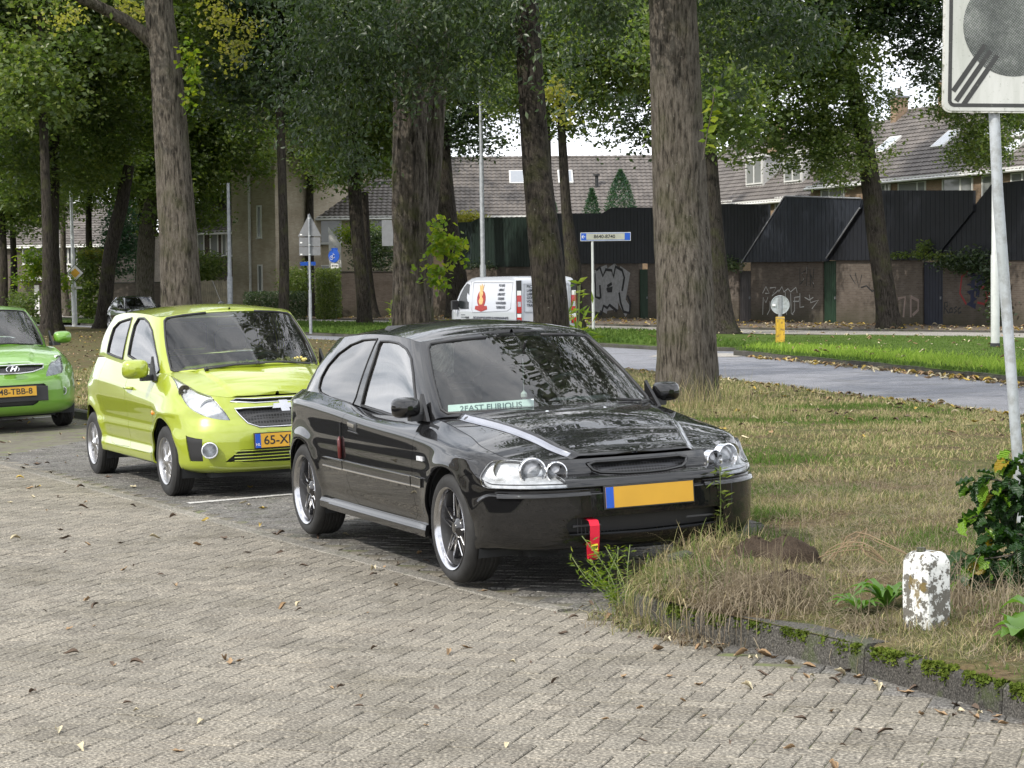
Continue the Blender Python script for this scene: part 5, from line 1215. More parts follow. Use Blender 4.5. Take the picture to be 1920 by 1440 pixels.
vine('small ivy tuft above the wall behind the lamp post', S2, [(893, 496, 22, 12), (925, 500, 20, 10)], 160, 44, 'leaf_dark')
# ------------------------------------------------------------------ black three-door hatchback
M['black_paint'] = carpaint('black_paint', (.004, .004, .0045), 0, .5, .08, dirtamt=.004)
M['chrome_bowl'] = plain('lamp_reflector', (.70, .71, .74), .35, .25, var=.3, vscale=22)
M['mesh_grille'] = None
def grille_mat():
    m, t, b = newmat('mesh_grille'); co = N(t, 'ShaderNodeTexCoord').outputs['Object']
    v = N(t, 'ShaderNodeTexVoronoi', {'Vector': co, 'Scale': 55, 'Randomness': .0}, feature='DISTANCE_TO_EDGE').outputs['Distance']
    setc(t, b, ramp(t, v, [(.08, (.06, .06, .065)), (.16, (.002, .002, .002))])); b.inputs['Roughness'].default_value = .5
    return m
M['mesh_grille'] = grille_mat()
def place_car(o, x, y, yaw, tilt, piv=-.8):
    o.rotation_mode = 'QUATERNION'
    Rz = Matrix.Rotation(yaw, 4, 'Z'); T = Matrix.Translation((x, y, 0))
    Mt = T @ Rz @ Matrix.Translation((0, piv, 0)) @ Matrix.Rotation(tilt, 4, 'X') @ Matrix.Translation((0, -piv, 0))
    o.location, o.rotation_quaternion, _ = Mt.decompose()
    o.matrix_basis = Mt
def civic():
    car = empty('black_hatchback', label='black three-door hatchback with chrome-lipped wheels and a red tow strap, parked at the front', cat='car')
    place_car(car, .423, 12.06, -1.166, .028); car.matrix_basis.translation.z += .012; car.location.z += .012
    spec = dict(
        outline=[(.80, 0), (.797, .2), (.775, .4), (.715, .58), (.61, .715), (.47, .80), (.28, .84), (0, .847), (-.6, .85), (-1.3, .852), (-2.0, .85), (-2.6, .845), (-2.95, .82), (-3.18, .74), (-3.30, .58), (-3.36, .36), (-3.38, 0)],
        blend=(.50, .25, -2.85, -3.1),
        flares=[(0, .30, .335, .016), (-2.62, .31, .335, .014)],
        levels=[((.225, .205, .22), (.09, .06, .09)), ((.245, .225, .25), (.035, .012, .03)), ((.28, .26, .30), (.016, .012, .01)), ((.35, .285, .38), (.005, .025, .0)),
                ((.44, .33, .47), (0, .028, 0)), ((.525, .40, .53), (.0, .012, 0)), ((.535, .48, .54), (.014, .004, .012)), ((.552, .54, .56), (.014, .0, .012)), ((.562, .60, .57), (.002, 0, .0)),
                ((.595, .66, .60), (.008, -.002, .02)), ((.614, .715, .63), (.045, .0, .06)), ((.628, [(-3.4, .86), (-2.7, .87), (-2.07, .845), (-1.3, .80), (-.5, .77), (0, .735), (.35, .70), (.5, .66), (.7, .628)], 0)[1], [(-3.4, .06), (-2.7, .002), (0, .004), (.25, .02), (.45, .07), (.7, .098)]),
                ([(-3.4, .885), (-2.7, .895), (-2.07, .872), (-1.3, .828), (-.5, .797), (0, .762), (.35, .72), (.5, .685), (.7, .655)], [(-3.4, .07), (-2.7, .012), (0, .016), (.25, .03), (.45, .08), (.7, .108)]),
                ([(-3.4, .91), (-2.7, .915), (-2.07, .888), (-1.3, .843), (-.5, .825), (0, .785), (.35, .735), (.5, .70), (.7, .675)], [(-3.4, .08), (-2.7, .04), (0, .055), (.25, .06), (.45, .10), (.7, .125)]),
                ([(-3.4, .94), (-2.7, .95), (-2.07, .918), (-1.3, .868), (-.8, .868), (-.5, .875), (0, .812), (.35, .745), (.5, .715), (.7, .70)], [(-3.4, .10), (-2.7, .105), (-.9, .115), (-.5, .145), (0, .145), (.25, .12), (.45, .13), (.7, .155)])])
    B = Body(spec, car); low = B.lower
    def crease(x, y):
        c = np.interp(x, [-.29, .20, .67], [.617, .50, .352]); w_ = np.clip((c-np.abs(y))/.042, 0, 1)
        return .027*w_*w_*(3-2*w_)*np.clip((.69-x)/.1, 0, 1)
    hood = B.cap(-.50, [(-.6, .03), (-.3, .05), (0, .068), (.36, .055), (.55, .028), (.66, .006)], feature=crease)
    base = [(-.17, 0, .905), (-.20, .25, .90), (-.30, .50, .895), (-.455, .675, .885), (-.53, .728, .862), (-.75, .738, .862), (-1.25, .737, .86), (-1.85, .742, .905), (-2.4, .738, .935), (-2.8, .72, .94), (-3.05, .66, .935), (-3.2, .48, .935), (-3.27, .25, .935), (-3.29, 0, .935)]
    top = [(-.985, 0, 1.338), (-1.0, .22, 1.333), (-1.03, .42, 1.32), (-1.065, .528, 1.305), (-1.10, .562, 1.303), (-1.22, .582, 1.322), (-1.5, .59, 1.338), (-1.9, .585, 1.338), (-2.2, .572, 1.325), (-2.50, .558, 1.308), (-2.72, .515, 1.292), (-2.84, .37, 1.292), (-2.89, .2, 1.292), (-2.90, 0, 1.292)]
    gh = B.house(base, top, .02); roof = B.roof(top, [(-2.9, .02), (-2.4, .055), (-1.7, .07), (-1.25, .06), (-.98, .018)])
    # --- cuts in the lower shell
    def circ(cx, cz, R, a0=-.35, n=26): return [(cx+R*math.cos(a), cz+R*math.sin(a)) for a in np.linspace(a0, PI-a0, n)]
    fb = low.poly_xz([(.225, .60), (.30, .43), (.33, .30)], lo=.0).tolist(); low.cut('front_bumper', fb+[[fb[-1][0], -.02]]+[[-.01, -.02]]+[[-.01, low.poly_yz([(.02, .622)])[0][1]]]+[[q[0], q[1]] for q in low.poly_yz([(.2, .622), (.4, .622)])]+[[q[0], q[1]] for q in low.poly_xz([(.45, .615)], lo=.1)])
    low.cut('rear_bumper', low.poly_xz([(-2.93, .60), (-2.95, .42), (-2.95, .15)], hi=-2.6).tolist()+[[1.01, -.01], [1.01, .68], [low.poly_xz([(-3.1, .60)])[0][0], .62]])
    low.cut('door', low.poly_xz([(-.44, .862), (-.49, .76), (-.52, .62), (-.525, .45), (-.52, .34), (-.56, .305), (-1.0, .30), (-1.55, .30), (-1.64, .34), (-1.70, .44), (-1.765, .56), (-1.78, .70), (-1.74, .80), (-1.66, .88)]).tolist()+[[low.poly_xz([(-1.60, .89)])[0][0], 1.02], [low.poly_xz([(-.47, .86)])[0][0], 1.02]], only=['rest'])
    zc = lambda x, y: (540+x/4, 800+y/4)
    for cx, R in ((0.0, .338), (-2.62, .335)):
        low.cut('arch', low.poly_xz(circ(cx, .31, R)+[(cx-R*.94, .12), (cx+R*.94, .12)], lo=cx-.6, hi=cx+.6))
    z2 = lambda x, y: (960+x/4, 760+y/4)
    lampR = low.poly_px([(901, 900), (905, 884), (918, 868), (937, 862.5), (960, 863), (985, 866), (1010, 872), (1035, 883), (1052, 896), (1064, 911), (1056, 915), (1000, 917), (940, 916), (908, 913)], car)
    low.cut('lamp', round_poly(lampR, 3), only=['rest', 'front_bumper'])
    low.cut('grille', round_poly(low.poly_yz([(0, .678), (.18, .679), (.28, .682), (.305, .67), (.27, .625), (.22, .612), (0, .604)]), 3)*np.array([1, 1]), only=['rest', 'front_bumper'])
    gp = low.poly_yz([(.0, .676), (.15, .676), (.25, .677), (.295, .668), (.275, .64), (.24, .622), (.12, .614), (0, .612)]); gp[0][0] = -.01; gp[-1][0] = -.01
    low.cut('grille', gp)
    ip = low.poly_yz([(.0, .40), (.44, .40), (.47, .37), (.45, .31), (0, .30)]); ip[0][0] = -.01; ip[-1][0] = -.01
    low.cut('intake', ip)
    # --- hood cut: whole cap is the bonnet
    paint = M['black_paint']
    body = shell_obj('body', [low.piece('rest')], paint, car)
    shell_obj('body_liner', [low.piece([n for n in low.names if n not in ('arch', 'lamp', 'grille', 'intake')], off=-.032, gap=0, rim=0)], M['dark'], car)
    for sd_ in (1, -1):
        d = shell_obj('door', [low.piece('door', (sd_,))], paint, car)
        # moulding, handle, sill strip
        def strip(name, q, off, th, mat, nx=24, nv=3, par=car):
            a = low.poly_xz(q); S = []; 
            for i in range(nx+1):
                for j in range(nv+1):
                    f, g = i/nx, j/nv; S.append((a[0]*(1-f)+a[1]*f)*(1-g)+(a[3]*(1-f)+a[2]*f)*g)
            F = [[i*(nv+1)+j, (i+1)*(nv+1)+j, (i+1)*(nv+1)+j+1, i*(nv+1)+j+1] for i in range(nx) for j in range(nv)]
            return shell_obj(name, [low.piece(None, (sd_,), off=off, gap=0, rim=th, custom=(np.array(S), F))], mat, par)
        strip('side_moulding', [(-2.14, .505), (-1.75, .505), (-1.75, .56), (-2.14, .56)], .011, .012, paint)
        strip('side_moulding', [(-1.735, .505), (-.535, .503), (-.535, .555), (-1.735, .56)], .011, .012, paint, par=d)
        strip('side_moulding', [(-.52, .503), (-.36, .503), (-.36, .555), (-.52, .555)], .011, .012, paint)
        for x0, x1 in ((-2.14, -1.75), (-1.735, -.535), (-.52, -.36)):
            strip('chrome_strip', [(x0, .502), (x1, .50), (x1, .508), (x0, .51)], .014, .003, M['chrome'], 16, 1, par=car)
            strip('chrome_strip', [(x0, .556), (x1, .552), (x1, .556), (x0, .561)], .0125, .002, M['chrome'], 16, 1, par=car)
        strip('sill_skirt', [(-2.1, .225), (-.33, .225), (-.33, .292), (-2.05, .292)], .016, .03, paint, 30, 3)
        strip('indicator', [(-.42, .655), (-.33, .655), (-.33, .68), (-.42, .68)], .008, .01, M['chrome_bowl'], 4, 2)
        strip('door_handle', [(-1.62, .765), (-1.47, .755), (-1.47, .81), (-1.62, .82)], .002, .004, M['black_trim'], 4, 3, par=d)
        strip('handle_flap', [(-1.605, .785), (-1.485, .777), (-1.485, .802), (-1.605, .81)], .014, .012, M['chrome'], 4, 2, par=d)
        strip('keyhole_ring', [(-1.63, .75), (-1.46, .742), (-1.46, .748), (-1.63, .756)], .004, .006, M['chrome'], 6, 1, par=d)
        a = low.poly_yz([(.34, .519), (.765, .512), (.765, .545), (.34, .549)]); S = np.array([(a[0]*(1-i/24)+a[1]*i/24)*(1-j/3)+(a[3]*(1-i/24)+a[2]*i/24)*j/3 for i in range(25) for j in range(4)]); F = [[i*4+j, (i+1)*4+j, (i+1)*4+j+1, i*4+j+1] for i in range(24) for j in range(3)]
        shell_obj('bumper_strip', [low.piece(None, (sd_,), off=.014, gap=0, rim=.016, custom=(S, F))], paint, car)
        # lamp
        lamp = shell_obj('headlamp', [low.piece('lamp', (sd_,), off=-.022, gap=0, rim=0)], M['chrome_bowl'], car)
        shell_obj('headlamp_lens', [low.piece('lamp', (sd_,), off=.002, gap=.001, rim=.004)], M['lens'], lamp)
        shell_obj('headlamp_surround', [low.piece('lamp', (sd_,), off=-.001, gap=0, rim=.055)], M['chrome_bowl'], lamp) if False else None
        for (yy, zz, xx, R_) in ((.585, .648, .625, .064), (.472, .640, .682, .050)):
            m = MB(); Mt = frame((xx-.03, sd_*yy, zz), (0, 1, 0), (0, 0, 1)); Mt = Mt @ Matrix.Rotation(.25*sd_, 4, 'Y')
            m.lathe([(R_*1.15, -.03), (R_*1.15, .012), (R_*1.05, .016), (R_*.98, .008), (R_*.85, -.01)], 28, Mt); m.build('lamp_ring', M['chrome'], lamp, smooth=True, sharp=30)
            m = MB(); m.lathe([(R_*.84, -.03), (R_*.8, -.020), (R_*.6, -.010), (R_*.35, -.004), (.0001, -.002)], 28, Mt); m.build('projector_lens', M['proj'], lamp, smooth=True)
        m = MB(); Mt = frame((.44, sd_*.70, .655), (-.55*sd_*0+.0, 1, 0), (0, 0, 1)); m.lathe([(.05, .01), (.03, -.02), (.0001, -.03)], 20, Mt); m.build('turn_lamp', M['orange_soft'], lamp, smooth=True)
        # windows
    # glass cuts in greenhouse (traced on the near side)
    zz1 = lambda x, y: (540+x/4, 580+y/4)
    dg = gh.poly_px([zz1(*p) for p in [(697, 240), (760, 240), (830, 255), (890, 300), (925, 370), (940, 480), (955, 640), (968, 790), (962, 850), (900, 830), (820, 805), (690, 765), (552, 722), (560, 680), (590, 560), (640, 400), (680, 270)]], car)
    gh.cut('door_glass', dg)
    qg = gh.poly_px([zz1(*p) for p in [(672, 222), (560, 230), (470, 265), (380, 330), (300, 420), (250, 510), (230, 590), (240, 622), (300, 655), (400, 700), (485, 718), (510, 660), (545, 540), (600, 385), (650, 265)]], car)
    gh.cut('quarter_glass', round_poly(qg, 2))
    a3 = 3/13.0
    gh.cut('windscreen', [(-.01, .045), (a3*.93, .045), (a3*.985, .10), (a3*.99, .5), (a3*.97, .90), (a3*.90, .955), (-.01, .955)])
    gh.cut('rear_glass', [(1.01, .06), (.86, .06), (.845, .15), (.85, .8), (.87, .90), (1.01, .93)])
    shell_obj('cabin_frame', [gh.piece('rest', rim=.02)], paint, car)
    shell_obj('roof', [roof.piece('rest', gap=0, rim=0)], paint, car)
    ws = shell_obj('windscreen', [gh.piece('windscreen', off=-.003, gap=-.002, rim=.004)], M['glass'], car)
    for sd_ in (1, -1):
        shell_obj('door_window', [gh.piece('door_glass', (sd_,), off=-.006, gap=-.004, rim=0)], M['glass_side'], car)
        shell_obj('quarter_window', [gh.piece('quarter_glass', (sd_,), off=-.006, gap=-.004, rim=0)], M['glass_dark'], car)
    shell_obj('rear_window', [gh.piece('rear_glass', off=-.004, gap=-.003, rim=0)], M['glass'], car)
    # black rubber seals round the glass
    def seal(poly, off, r, sides, name='window_seal', shell=gh, mat='black_trim'):
        P = np.array(poly); Q = []
        for a, b in zip(P, np.roll(P, -1, 0)):
            for k in range(3): Q.append(a+(b-a)*k/3)
        Q = np.array(Q); keep = (Q[:, 0] >= 0) & (Q[:, 0] <= 1)
        X = shell.fn(np.clip(Q[:, 0], 0, 1), Q[:, 1])+shell.normal(np.clip(Q[:, 0], 0, 1), Q[:, 1])*off
        for sd_ in sides:
            m = MB(); pts = [tuple(p*np.array([1, sd_, 1])) for p in X]
            if keep.all(): m.tube(pts+[pts[0]], r, 5, cap=False)
            else:
                k0 = int(np.where(~keep)[0][0]); pts = [p for p, k in zip(pts[k0:]+pts[:k0], list(keep[k0:])+list(keep[:k0])) if k]; m.tube(pts, r, 5)
            m.build(name, M[mat], car, smooth=True)
    seal(dg, .0, .009, (1, -1)); seal(round_poly(qg, 2)[::2], 0, .006, (1, -1))
    seal([(-.01, .045), (a3*.93, .045), (a3*.985, .10), (a3*.99, .5), (a3*.97, .90), (a3*.90, .955), (-.01, .955)], 0, .010, (1, -1), 'windscreen_seal')
    bon = shell_obj('bonnet', [hood.piece('rest', rim=.02)], paint, car)
    for sd_ in (1, -1):  # pale strips added along the creases to stand for the sky's reflection
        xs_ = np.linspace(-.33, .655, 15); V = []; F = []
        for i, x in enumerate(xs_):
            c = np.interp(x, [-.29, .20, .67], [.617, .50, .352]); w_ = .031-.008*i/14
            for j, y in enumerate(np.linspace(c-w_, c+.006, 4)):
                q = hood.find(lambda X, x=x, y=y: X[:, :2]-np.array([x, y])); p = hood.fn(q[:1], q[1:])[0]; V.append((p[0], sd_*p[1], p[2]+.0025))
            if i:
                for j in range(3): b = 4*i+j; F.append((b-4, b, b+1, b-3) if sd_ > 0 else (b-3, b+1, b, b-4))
        link('bonnet_sky_glint', mesh_np('bonnet_sky_glint', np.array(V), F, True), M['sky_glint'], bon)
    bmp = shell_obj('front_bumper', [low.piece('front_bumper')], paint, car)
    shell_obj('rear_bumper', [low.piece('rear_bumper')], paint, car)
    gr_ = shell_obj('grille', [low.piece('grille', off=-.03, gap=0, rim=0)], M['mesh_grille'], car)
    gq = gp[1:-1]
    for sd_ in (1, -1):
        pass
    X = low.fn(np.clip(gp[:, 0], 0, 1), gp[:, 1])+low.normal(np.clip(gp[:, 0], 0, 1), gp[:, 1])*.004
    ring = [tuple(p) for p in X[1:-1]]; left = [(p[0], -p[1], p[2]) for p in ring[::-1]]
    m = MB(); c0 = tuple(X[0]); c1 = tuple(X[-1]); loop = [c0]+ring+[c1]+left; m.tube(loop+[loop[0]], .009, 6, cap=False); m.build('grille_frame', paint, gr_, smooth=True)
    it = shell_obj('intake', [low.piece('intake', off=-.06, gap=0, rim=0)], M['black_trim'], bmp)
    m = MB()
    for k in range(-9, 10): m.box(.712, .718, k*.022-.19-.002, k*.022-.19+.002, .31, .395)
    m.box(.72, .728, -.42, .42, .348, .358); m.build('intake_fins', M['alu_dim'], bmp)
    Mt = frame((.806, 0, .50), (0, 1, 0), (-.05, 0, 1)); number_plate(car, Mt, None, None)
    # tow strap
    m = MB(); pts = [(.735, .395), (.80, .385), (.815, .36), (.812, .30), (.80, .24), (.79, .19), (.775, .175), (.765, .19), (.762, .3)]
    V = []; F = []
    for (x, z) in pts: V += [(x, -.362, z), (x, -.306, z)]
    for i in range(len(pts)-1): F.append((2*i, 2*i+1, 2*i+3, 2*i+2))
    m.add(V, F); st = m.build('tow_strap', M['strap'], bmp)
    m = MB(); m.box(.8045, .807, -.352, -.316, .228, .262); m.build('strap_label', M['label_yellow'], st)
    text_obj('strap_letters', 'OMP', .016, M['ink'], st, frame((.8075, -.334, .246), (0, 1, 0), (0, 0, 1)), bold=.0006)
    # hanging red cord ornament on the door edge
    m = MB(); p = low.fn(*[np.array([v]) for v in low.poly_xz([(-1.77, .72)])[0]])[0]; y_ = p[1]+.006
    m.tube([(-1.772, -y_, .80), (-1.775, -y_, .70)], .003, 5); m.build('hanging_cord', M['black_trim'], car)
    m = MB(); m.tube([(-1.775, -y_-.004, .71), (-1.775, -y_-.006, .69), (-1.773, -y_-.006, .58), (-1.772, -y_-.004, .565)], .01, 8, rs=[.004, .014, .014, .005]); m.build('door_reflector', M['dull_red'], car, smooth=True)
    # wheels
    st_ = dict(n=5, pair=(-.17, .17), w0=.016, w1=.011, depth=.055, edge=True, bulge=.0)
    mats = dict(barrel=M['barrel_dark'], lip=M['lip'], spoke=M['black_gloss'], hub=M['black_gloss'])
    for (x, sd_) in ((0, -1), (0, 1), (-2.62, -1), (-2.62, 1)):
        wheel_parts(car, (x, sd_*.735, .305), .305, .205, .225, st_, sd_, mats)
    for cx in (0, -2.62): arch_liner(car, cx, .31, .37, .45, .81)
    # underbody and interior
    m = MB(); m.cbox(-3.1, .45, -.55, .55, .17, .30, .04); m.box(-3.1, -.42, -.70, .70, .24, .30); m.box(.45, .60, -.45, .45, .20, .30); m.build('underbody', M['dark'], car)
    m = MB(); m.box(-2.9, -.6, -.66, .66, .30, .36); m.build('cabin_floor', M['dark'], car)
    m = MB(); m.prism([(-.30, .86), (-.62, .90), (-.86, .87), (-.92, .70), (-.30, .60)], -.66, .66); m.build('dashboard', M['grey_int'], car)
    m = MB(); m.prism([(-.66, .89), (-.80, .935), (-.92, .90), (-.92, .82), (-.66, .82)], .18, .55); m.build('instrument_hood', M['grey_int'], car)
    for y in (-.36, .36): seat(car, -1.50, y, .44, mat='seat_cloth')
    m = MB(); m.cbox(-2.45, -2.25, -.6, .6, .4, .93, .05); m.build('rear_seat', M['dark'], car)
    steering_wheel(car, -1.02, .36, .90)
    m = MB(); m.cbox(-.03, 0, -.125, .125, -.035, .035, .01, Matrix.Translation((-.86, .0, 1.20)) @ Matrix.Rotation(.12, 4, 'Z')); m.tube([(-.83, 0, 1.22), (-.78, 0, 1.28)], .008, 6)
    rm = m.build('rear_view_mirror', M['black_trim'], car)
    m = MB(); m.tube([(-.83, -.0, 1.18), (-.83, 0, .98)], .002, 4); m.lathe([(.001, -.03), (.02, -.01), (.02, .01), (.001, .03)], 8, Matrix.Translation((-.83, 0, .96))); m.build('mirror_charm', M['white'], car)
    m = MB(); m.tube([(-.42, -.30, .905), (-.40, -.26, .99), (-.44, -.16, 1.05)], .003, 4); 
    # sun strip card behind the windscreen with lettering
    a = gh.poly_px([(838, 770), (1002, 757)], car, -1); A0 = gh.fn(a[:, 0], a[:, 1]); N0 = gh.normal(a[:, 0], a[:, 1])
    A0 = (A0-N0*.02)*np.array([1, -1, 1]); up = Vector((-.55, 0, .62)).normalized(); P0, P1 = Vector(A0[0]), Vector(A0[1])
    xa = (P1-P0); Lx = xa.length; Mt = frame(P0, xa, up-up.project(xa))
    m = MB(); m.box(0, Lx, -.012, .055, -.002, 0, Mt); cd = m.build('lettered_card', M['card'], car)
    text_obj('card_letters', '2FAST FURIOUS', .052, M['ink_green'], cd, Mt @ Matrix.Translation((Lx/2, .020, .0012)), bold=.0006, sx=Lx/.50)
    wiper(car, (-.40, -.28, .925), (-.20, .16, .925)); wiper(car, (-.36, .12, .935), (-.30, .52, .925))
    m = MB()
    for y in (-.19, .17): m.lathe([(.0001, .012), (.012, .008), (.014, -.004)], 10, Matrix.Translation((-.07, y, .905)))
    m.build('washer_nozzles', M['chrome'], bon, smooth=True)
    m = MB(); m.lathe([(.0001, .008), (.022, .006), (.026, -.003)], 20, Matrix.Translation((.60, -.02, .725)) @ Matrix.Rotation(.35, 4, 'Y')); m.build('bonnet_badge', M['chrome'], bon, smooth=True)
    for sd_ in (1, -1): mirror(car, -.62, sd_*.735, .945, sd_, paint, M['black_trim'], .17, .12, .09, .03)
    m = MB(); m.cbox(-3.42, -3.38, -.8, .8, .50, .57, .01)
    tl = low.poly_xz([(-3.02, .74)], hi=-2.5)
    return car
M['sky_glint'] = plain('silver_sky_glint', (.34, .35, .39), .25, .75, coat=.6, var=.12)  # painted sky sheen of the bonnet creases, the car has no such trim
M['proj'] = plain('projector_glass', (.42, .43, .46), .2, 0, .6, coat=.5, var=.3, vscale=40)
M['orange_soft'] = plain('smoked_turn_lamp', (.35, .33, .22), .15, .6, var=.4, vscale=50)
M['glass_side'] = glassmat('side_glass', (.38, .42, .41), 3.8)
M['alu_dim'] = plain('dull_aluminium', (.12, .12, .125), .5, .8)
M['strap'] = plain('red_webbing', (.62, .008, .035), .75, bmp=.3, bscale=220)
M['dull_red'] = plain('dull_red', (.09, .006, .006), .4, coat=.5)
M['label_yellow'] = plain('label_yellow', (.75, .62, .04), .6)
M['black_gloss'] = plain('gloss_black', (.012, .012, .014), .2, coat=1)
M['card'] = plain('card', (.72, .80, .80), .6, var=.05)
M['seat_cloth'] = plain('seat_cloth', (.055, .057, .06), .9)
M['barrel_dark'] = plain('barrel_dark', (.16, .16, .165), .35, .8)
M['ink_green'] = plain('letter_green', (.02, .09, .10), .6)
civic()
# ------------------------------------------------------------------ the two green hatchbacks
def honeycomb_mat(name, scale):
    m, t, b = newmat(name); co = N(t, 'ShaderNodeTexCoord').outputs['Object']
    v = N(t, 'ShaderNodeTexVoronoi', {'Vector': co, 'Scale': scale, 'Randomness': .15}, feature='DISTANCE_TO_EDGE').outputs['Distance']
    setc(t, b, ramp(t, v, [(.08, (.05, .05, .052)), (.2, (.003, .003, .003))])); b.inputs['Roughness'].default_value = .45
    return m
M['honeycomb'] = honeycomb_mat('honeycomb', 42)
def hatch(sp):
    car = empty(sp['name'], label=sp['label'], cat='car'); place_car(car, *sp['pose'])
    B = Body(sp, car); low = B.lower; paint = sp['paint']; ts = sp['tside']
    hood = B.cap(sp['cowl'], sp['crown'], feature=sp.get('hoodfeat'))
    gh = B.house(sp['base'], sp['top'], sp.get('bow', .025)); roof = B.roof(sp['top'], sp['roofcrown'])
    wb = sp['wb']; R = sp['archR']
    sp['cut'](low, gh, car)
    for cx in (0.0, -wb):
        low.cut('arch', low.poly_xz([(cx+R*math.cos(a), sp['archz']+R*math.sin(a)) for a in np.linspace(-.35, PI+.35, 26)]+[(cx-R*.94, .12), (cx+R*.94, .12)], lo=cx-.6, hi=cx+.6))
    shell_obj('body', [low.piece('rest')], paint, car)
    holes = ('arch', 'lamp', 'grille', 'intake', 'upper_grille', 'fog')
    shell_obj('body_liner', [low.piece([n for n in low.names if n not in holes], off=-.035, gap=0, rim=0)], M['dark'], car)
    for sd_ in (1, -1):
        for nm in ('door', 'rear_door'):
            if nm in low.names:
                d = shell_obj(nm, [low.piece(nm, (sd_,))], paint, car)
                for q in sp.get('handles', {}).get(nm, []):
                    x, z = q; p = low.poly_xz([(x, z)])[0]; P = low.fn(p[:1], p[1:])[0]; m = MB()
                    m.tube([(x-.09, sd_*(P[1]+.002), z-.005), (x-.05, sd_*(P[1]+.032), z), (x+.05, sd_*(P[1]+.032), z), (x+.09, sd_*(P[1]+.002), z-.002)], .013, 8)
                    m.build('door_handle', paint, d, smooth=True)
        lamp = shell_obj('headlamp', [low.piece('lamp', (sd_,), off=-.025, gap=0, rim=0)], M['chrome_bowl'], car)
        shell_obj('headlamp_lens', [low.piece('lamp', (sd_,), off=.002, gap=.001, rim=.004)], M['lens'], lamp)
        for (xx, yy, zz, R_, mt) in sp['bulbs']:
            m = MB(); Mt = frame((xx, sd_*yy, zz), (0, 1, 0), (0, 0, 1)) @ Matrix.Rotation(.3*sd_, 4, 'Y')
            m.lathe([(R_*1.05, -.04), (R_*1.05, .0), (R_, .006), (R_*.85, -.01), (R_*.5, -.03), (.0001, -.035)], 24, Mt); o = m.build('reflector', M[mt], lamp, smooth=True, sharp=40)
            m = MB(); m.lathe([(R_*.3, -.03), (R_*.26, .0), (.0001, .006)], 14, Mt); m.build('bulb_cap', M['proj'], lamp, smooth=True)
        if 'fog' in sp:
            y, z, x, r = sp['fog']; m = MB(); Mt = frame((x, sd_*y, z), (0, 1, 0), (0, 0, 1)) @ Matrix.Rotation(.3*sd_, 4, 'Y')
            m.lathe([(r*1.1, -.03), (r*1.12, .004), (r, .008), (r*.9, -.008), (r*.4, -.02), (.0001, -.02)], 24, Mt); f = m.build('fog_lamp', M['chrome_bowl'], car, smooth=True, sharp=40)
            m = MB(); m.lathe([(r*.9, 0), (.0001, .01)], 20, Mt); m.build('fog_lens', M['lens'], f, smooth=True)
        for nm in ('front_window', 'rear_side_window'):
            if nm in gh.names: shell_obj('door_window' if nm == 'front_window' else 'quarter_window', [gh.piece(nm, (sd_,), off=-.006, gap=-.004, rim=0)], M['glass_side'], car)
        mx_, my_, mz_ = sp['mirror']; mirror(car, mx_, sd_*my_, mz_, sd_, paint, M['black_trim'], sp.get('mL', .2), sp.get('mH', .14), .1, .05)
        if 'side_lamp' in sp:
            x, z = sp['side_lamp']; p = low.poly_xz([(x, z)])[0]; P = low.fn(p[:1], p[1:])[0]; m = MB()
            m.lathe([(.02, 0), (.018, .008), (.0001, .012)], 12, frame((x, sd_*P[1], z), (1, 0, 0), (0, 0, 1)) @ Matrix.Rotation(PI if sd_ > 0 else 0, 4, 'X')); m.build('side_repeater', M['orange'], car, smooth=True)
    for s2 in ((1,), (-1,)):
        if 'fog' in low.names: shell_obj('fog_lamp_bezel', [low.piece('fog', s2, off=-.008, gap=0, rim=0)], M['black_trim'], car)
    for nm, mt in (('intake', 'black_trim'), ('grille', 'honeycomb'), ('upper_grille', 'honeycomb')):
        if nm in low.names: shell_obj({'fog': 'fog_lamp_bezel', 'intake': 'lower_grille', 'grille': 'grille', 'upper_grille': 'upper_grille'}[nm], [low.piece(nm, off=-.03 if nm != 'fog' else -.008, gap=0, rim=0)], M[mt], car)
    for nm, r_, mt in sp.get('rings', []):
        P = sp['_poly'][nm]; P = P[(P[:, 0] > -.009)]
        X = low.fn(np.clip(P[:, 0], 0, 1), P[:, 1])+low.normal(np.clip(P[:, 0], 0, 1), P[:, 1])*.003
        ring = [tuple(p) for p in X]; left = [(p[0], -p[1], p[2]) for p in ring[::-1]]; m = MB(); m.tube(ring+left+[ring[0]], r_, 6, cap=False); m.build('grille_trim', M[mt], car, smooth=True)
    k3 = 3/(len(sp['base'])-1.0)
    gh.cut('windscreen', [(-.01, .03), (k3*.93, .03), (k3*1.0, .07), (k3*1.0, .5), (k3*.99, .92), (k3*.92, .965), (-.01, .965)])
    gh.cut('rear_glass', [(1.01, .12), (.87, .12), (.86, .2), (.865, .8), (.88, .90), (1.01, .93)])
    shell_obj('cabin_frame', [gh.piece('rest', rim=.02)], paint, car)
    shell_obj('roof', [roof.piece('rest', gap=0, rim=0)], paint, car)
    shell_obj('windscreen', [gh.piece('windscreen', off=-.003, gap=-.003, rim=.003)], M['glass'] if not sp.get('wsdark') else M['glass_dark'], car)
    shell_obj('rear_window', [gh.piece('rear_glass', off=-.004, gap=-.003, rim=0)], M['glass_dark'], car)
    bon = shell_obj('bonnet', [hood.piece('rest', rim=.02)], paint, car)
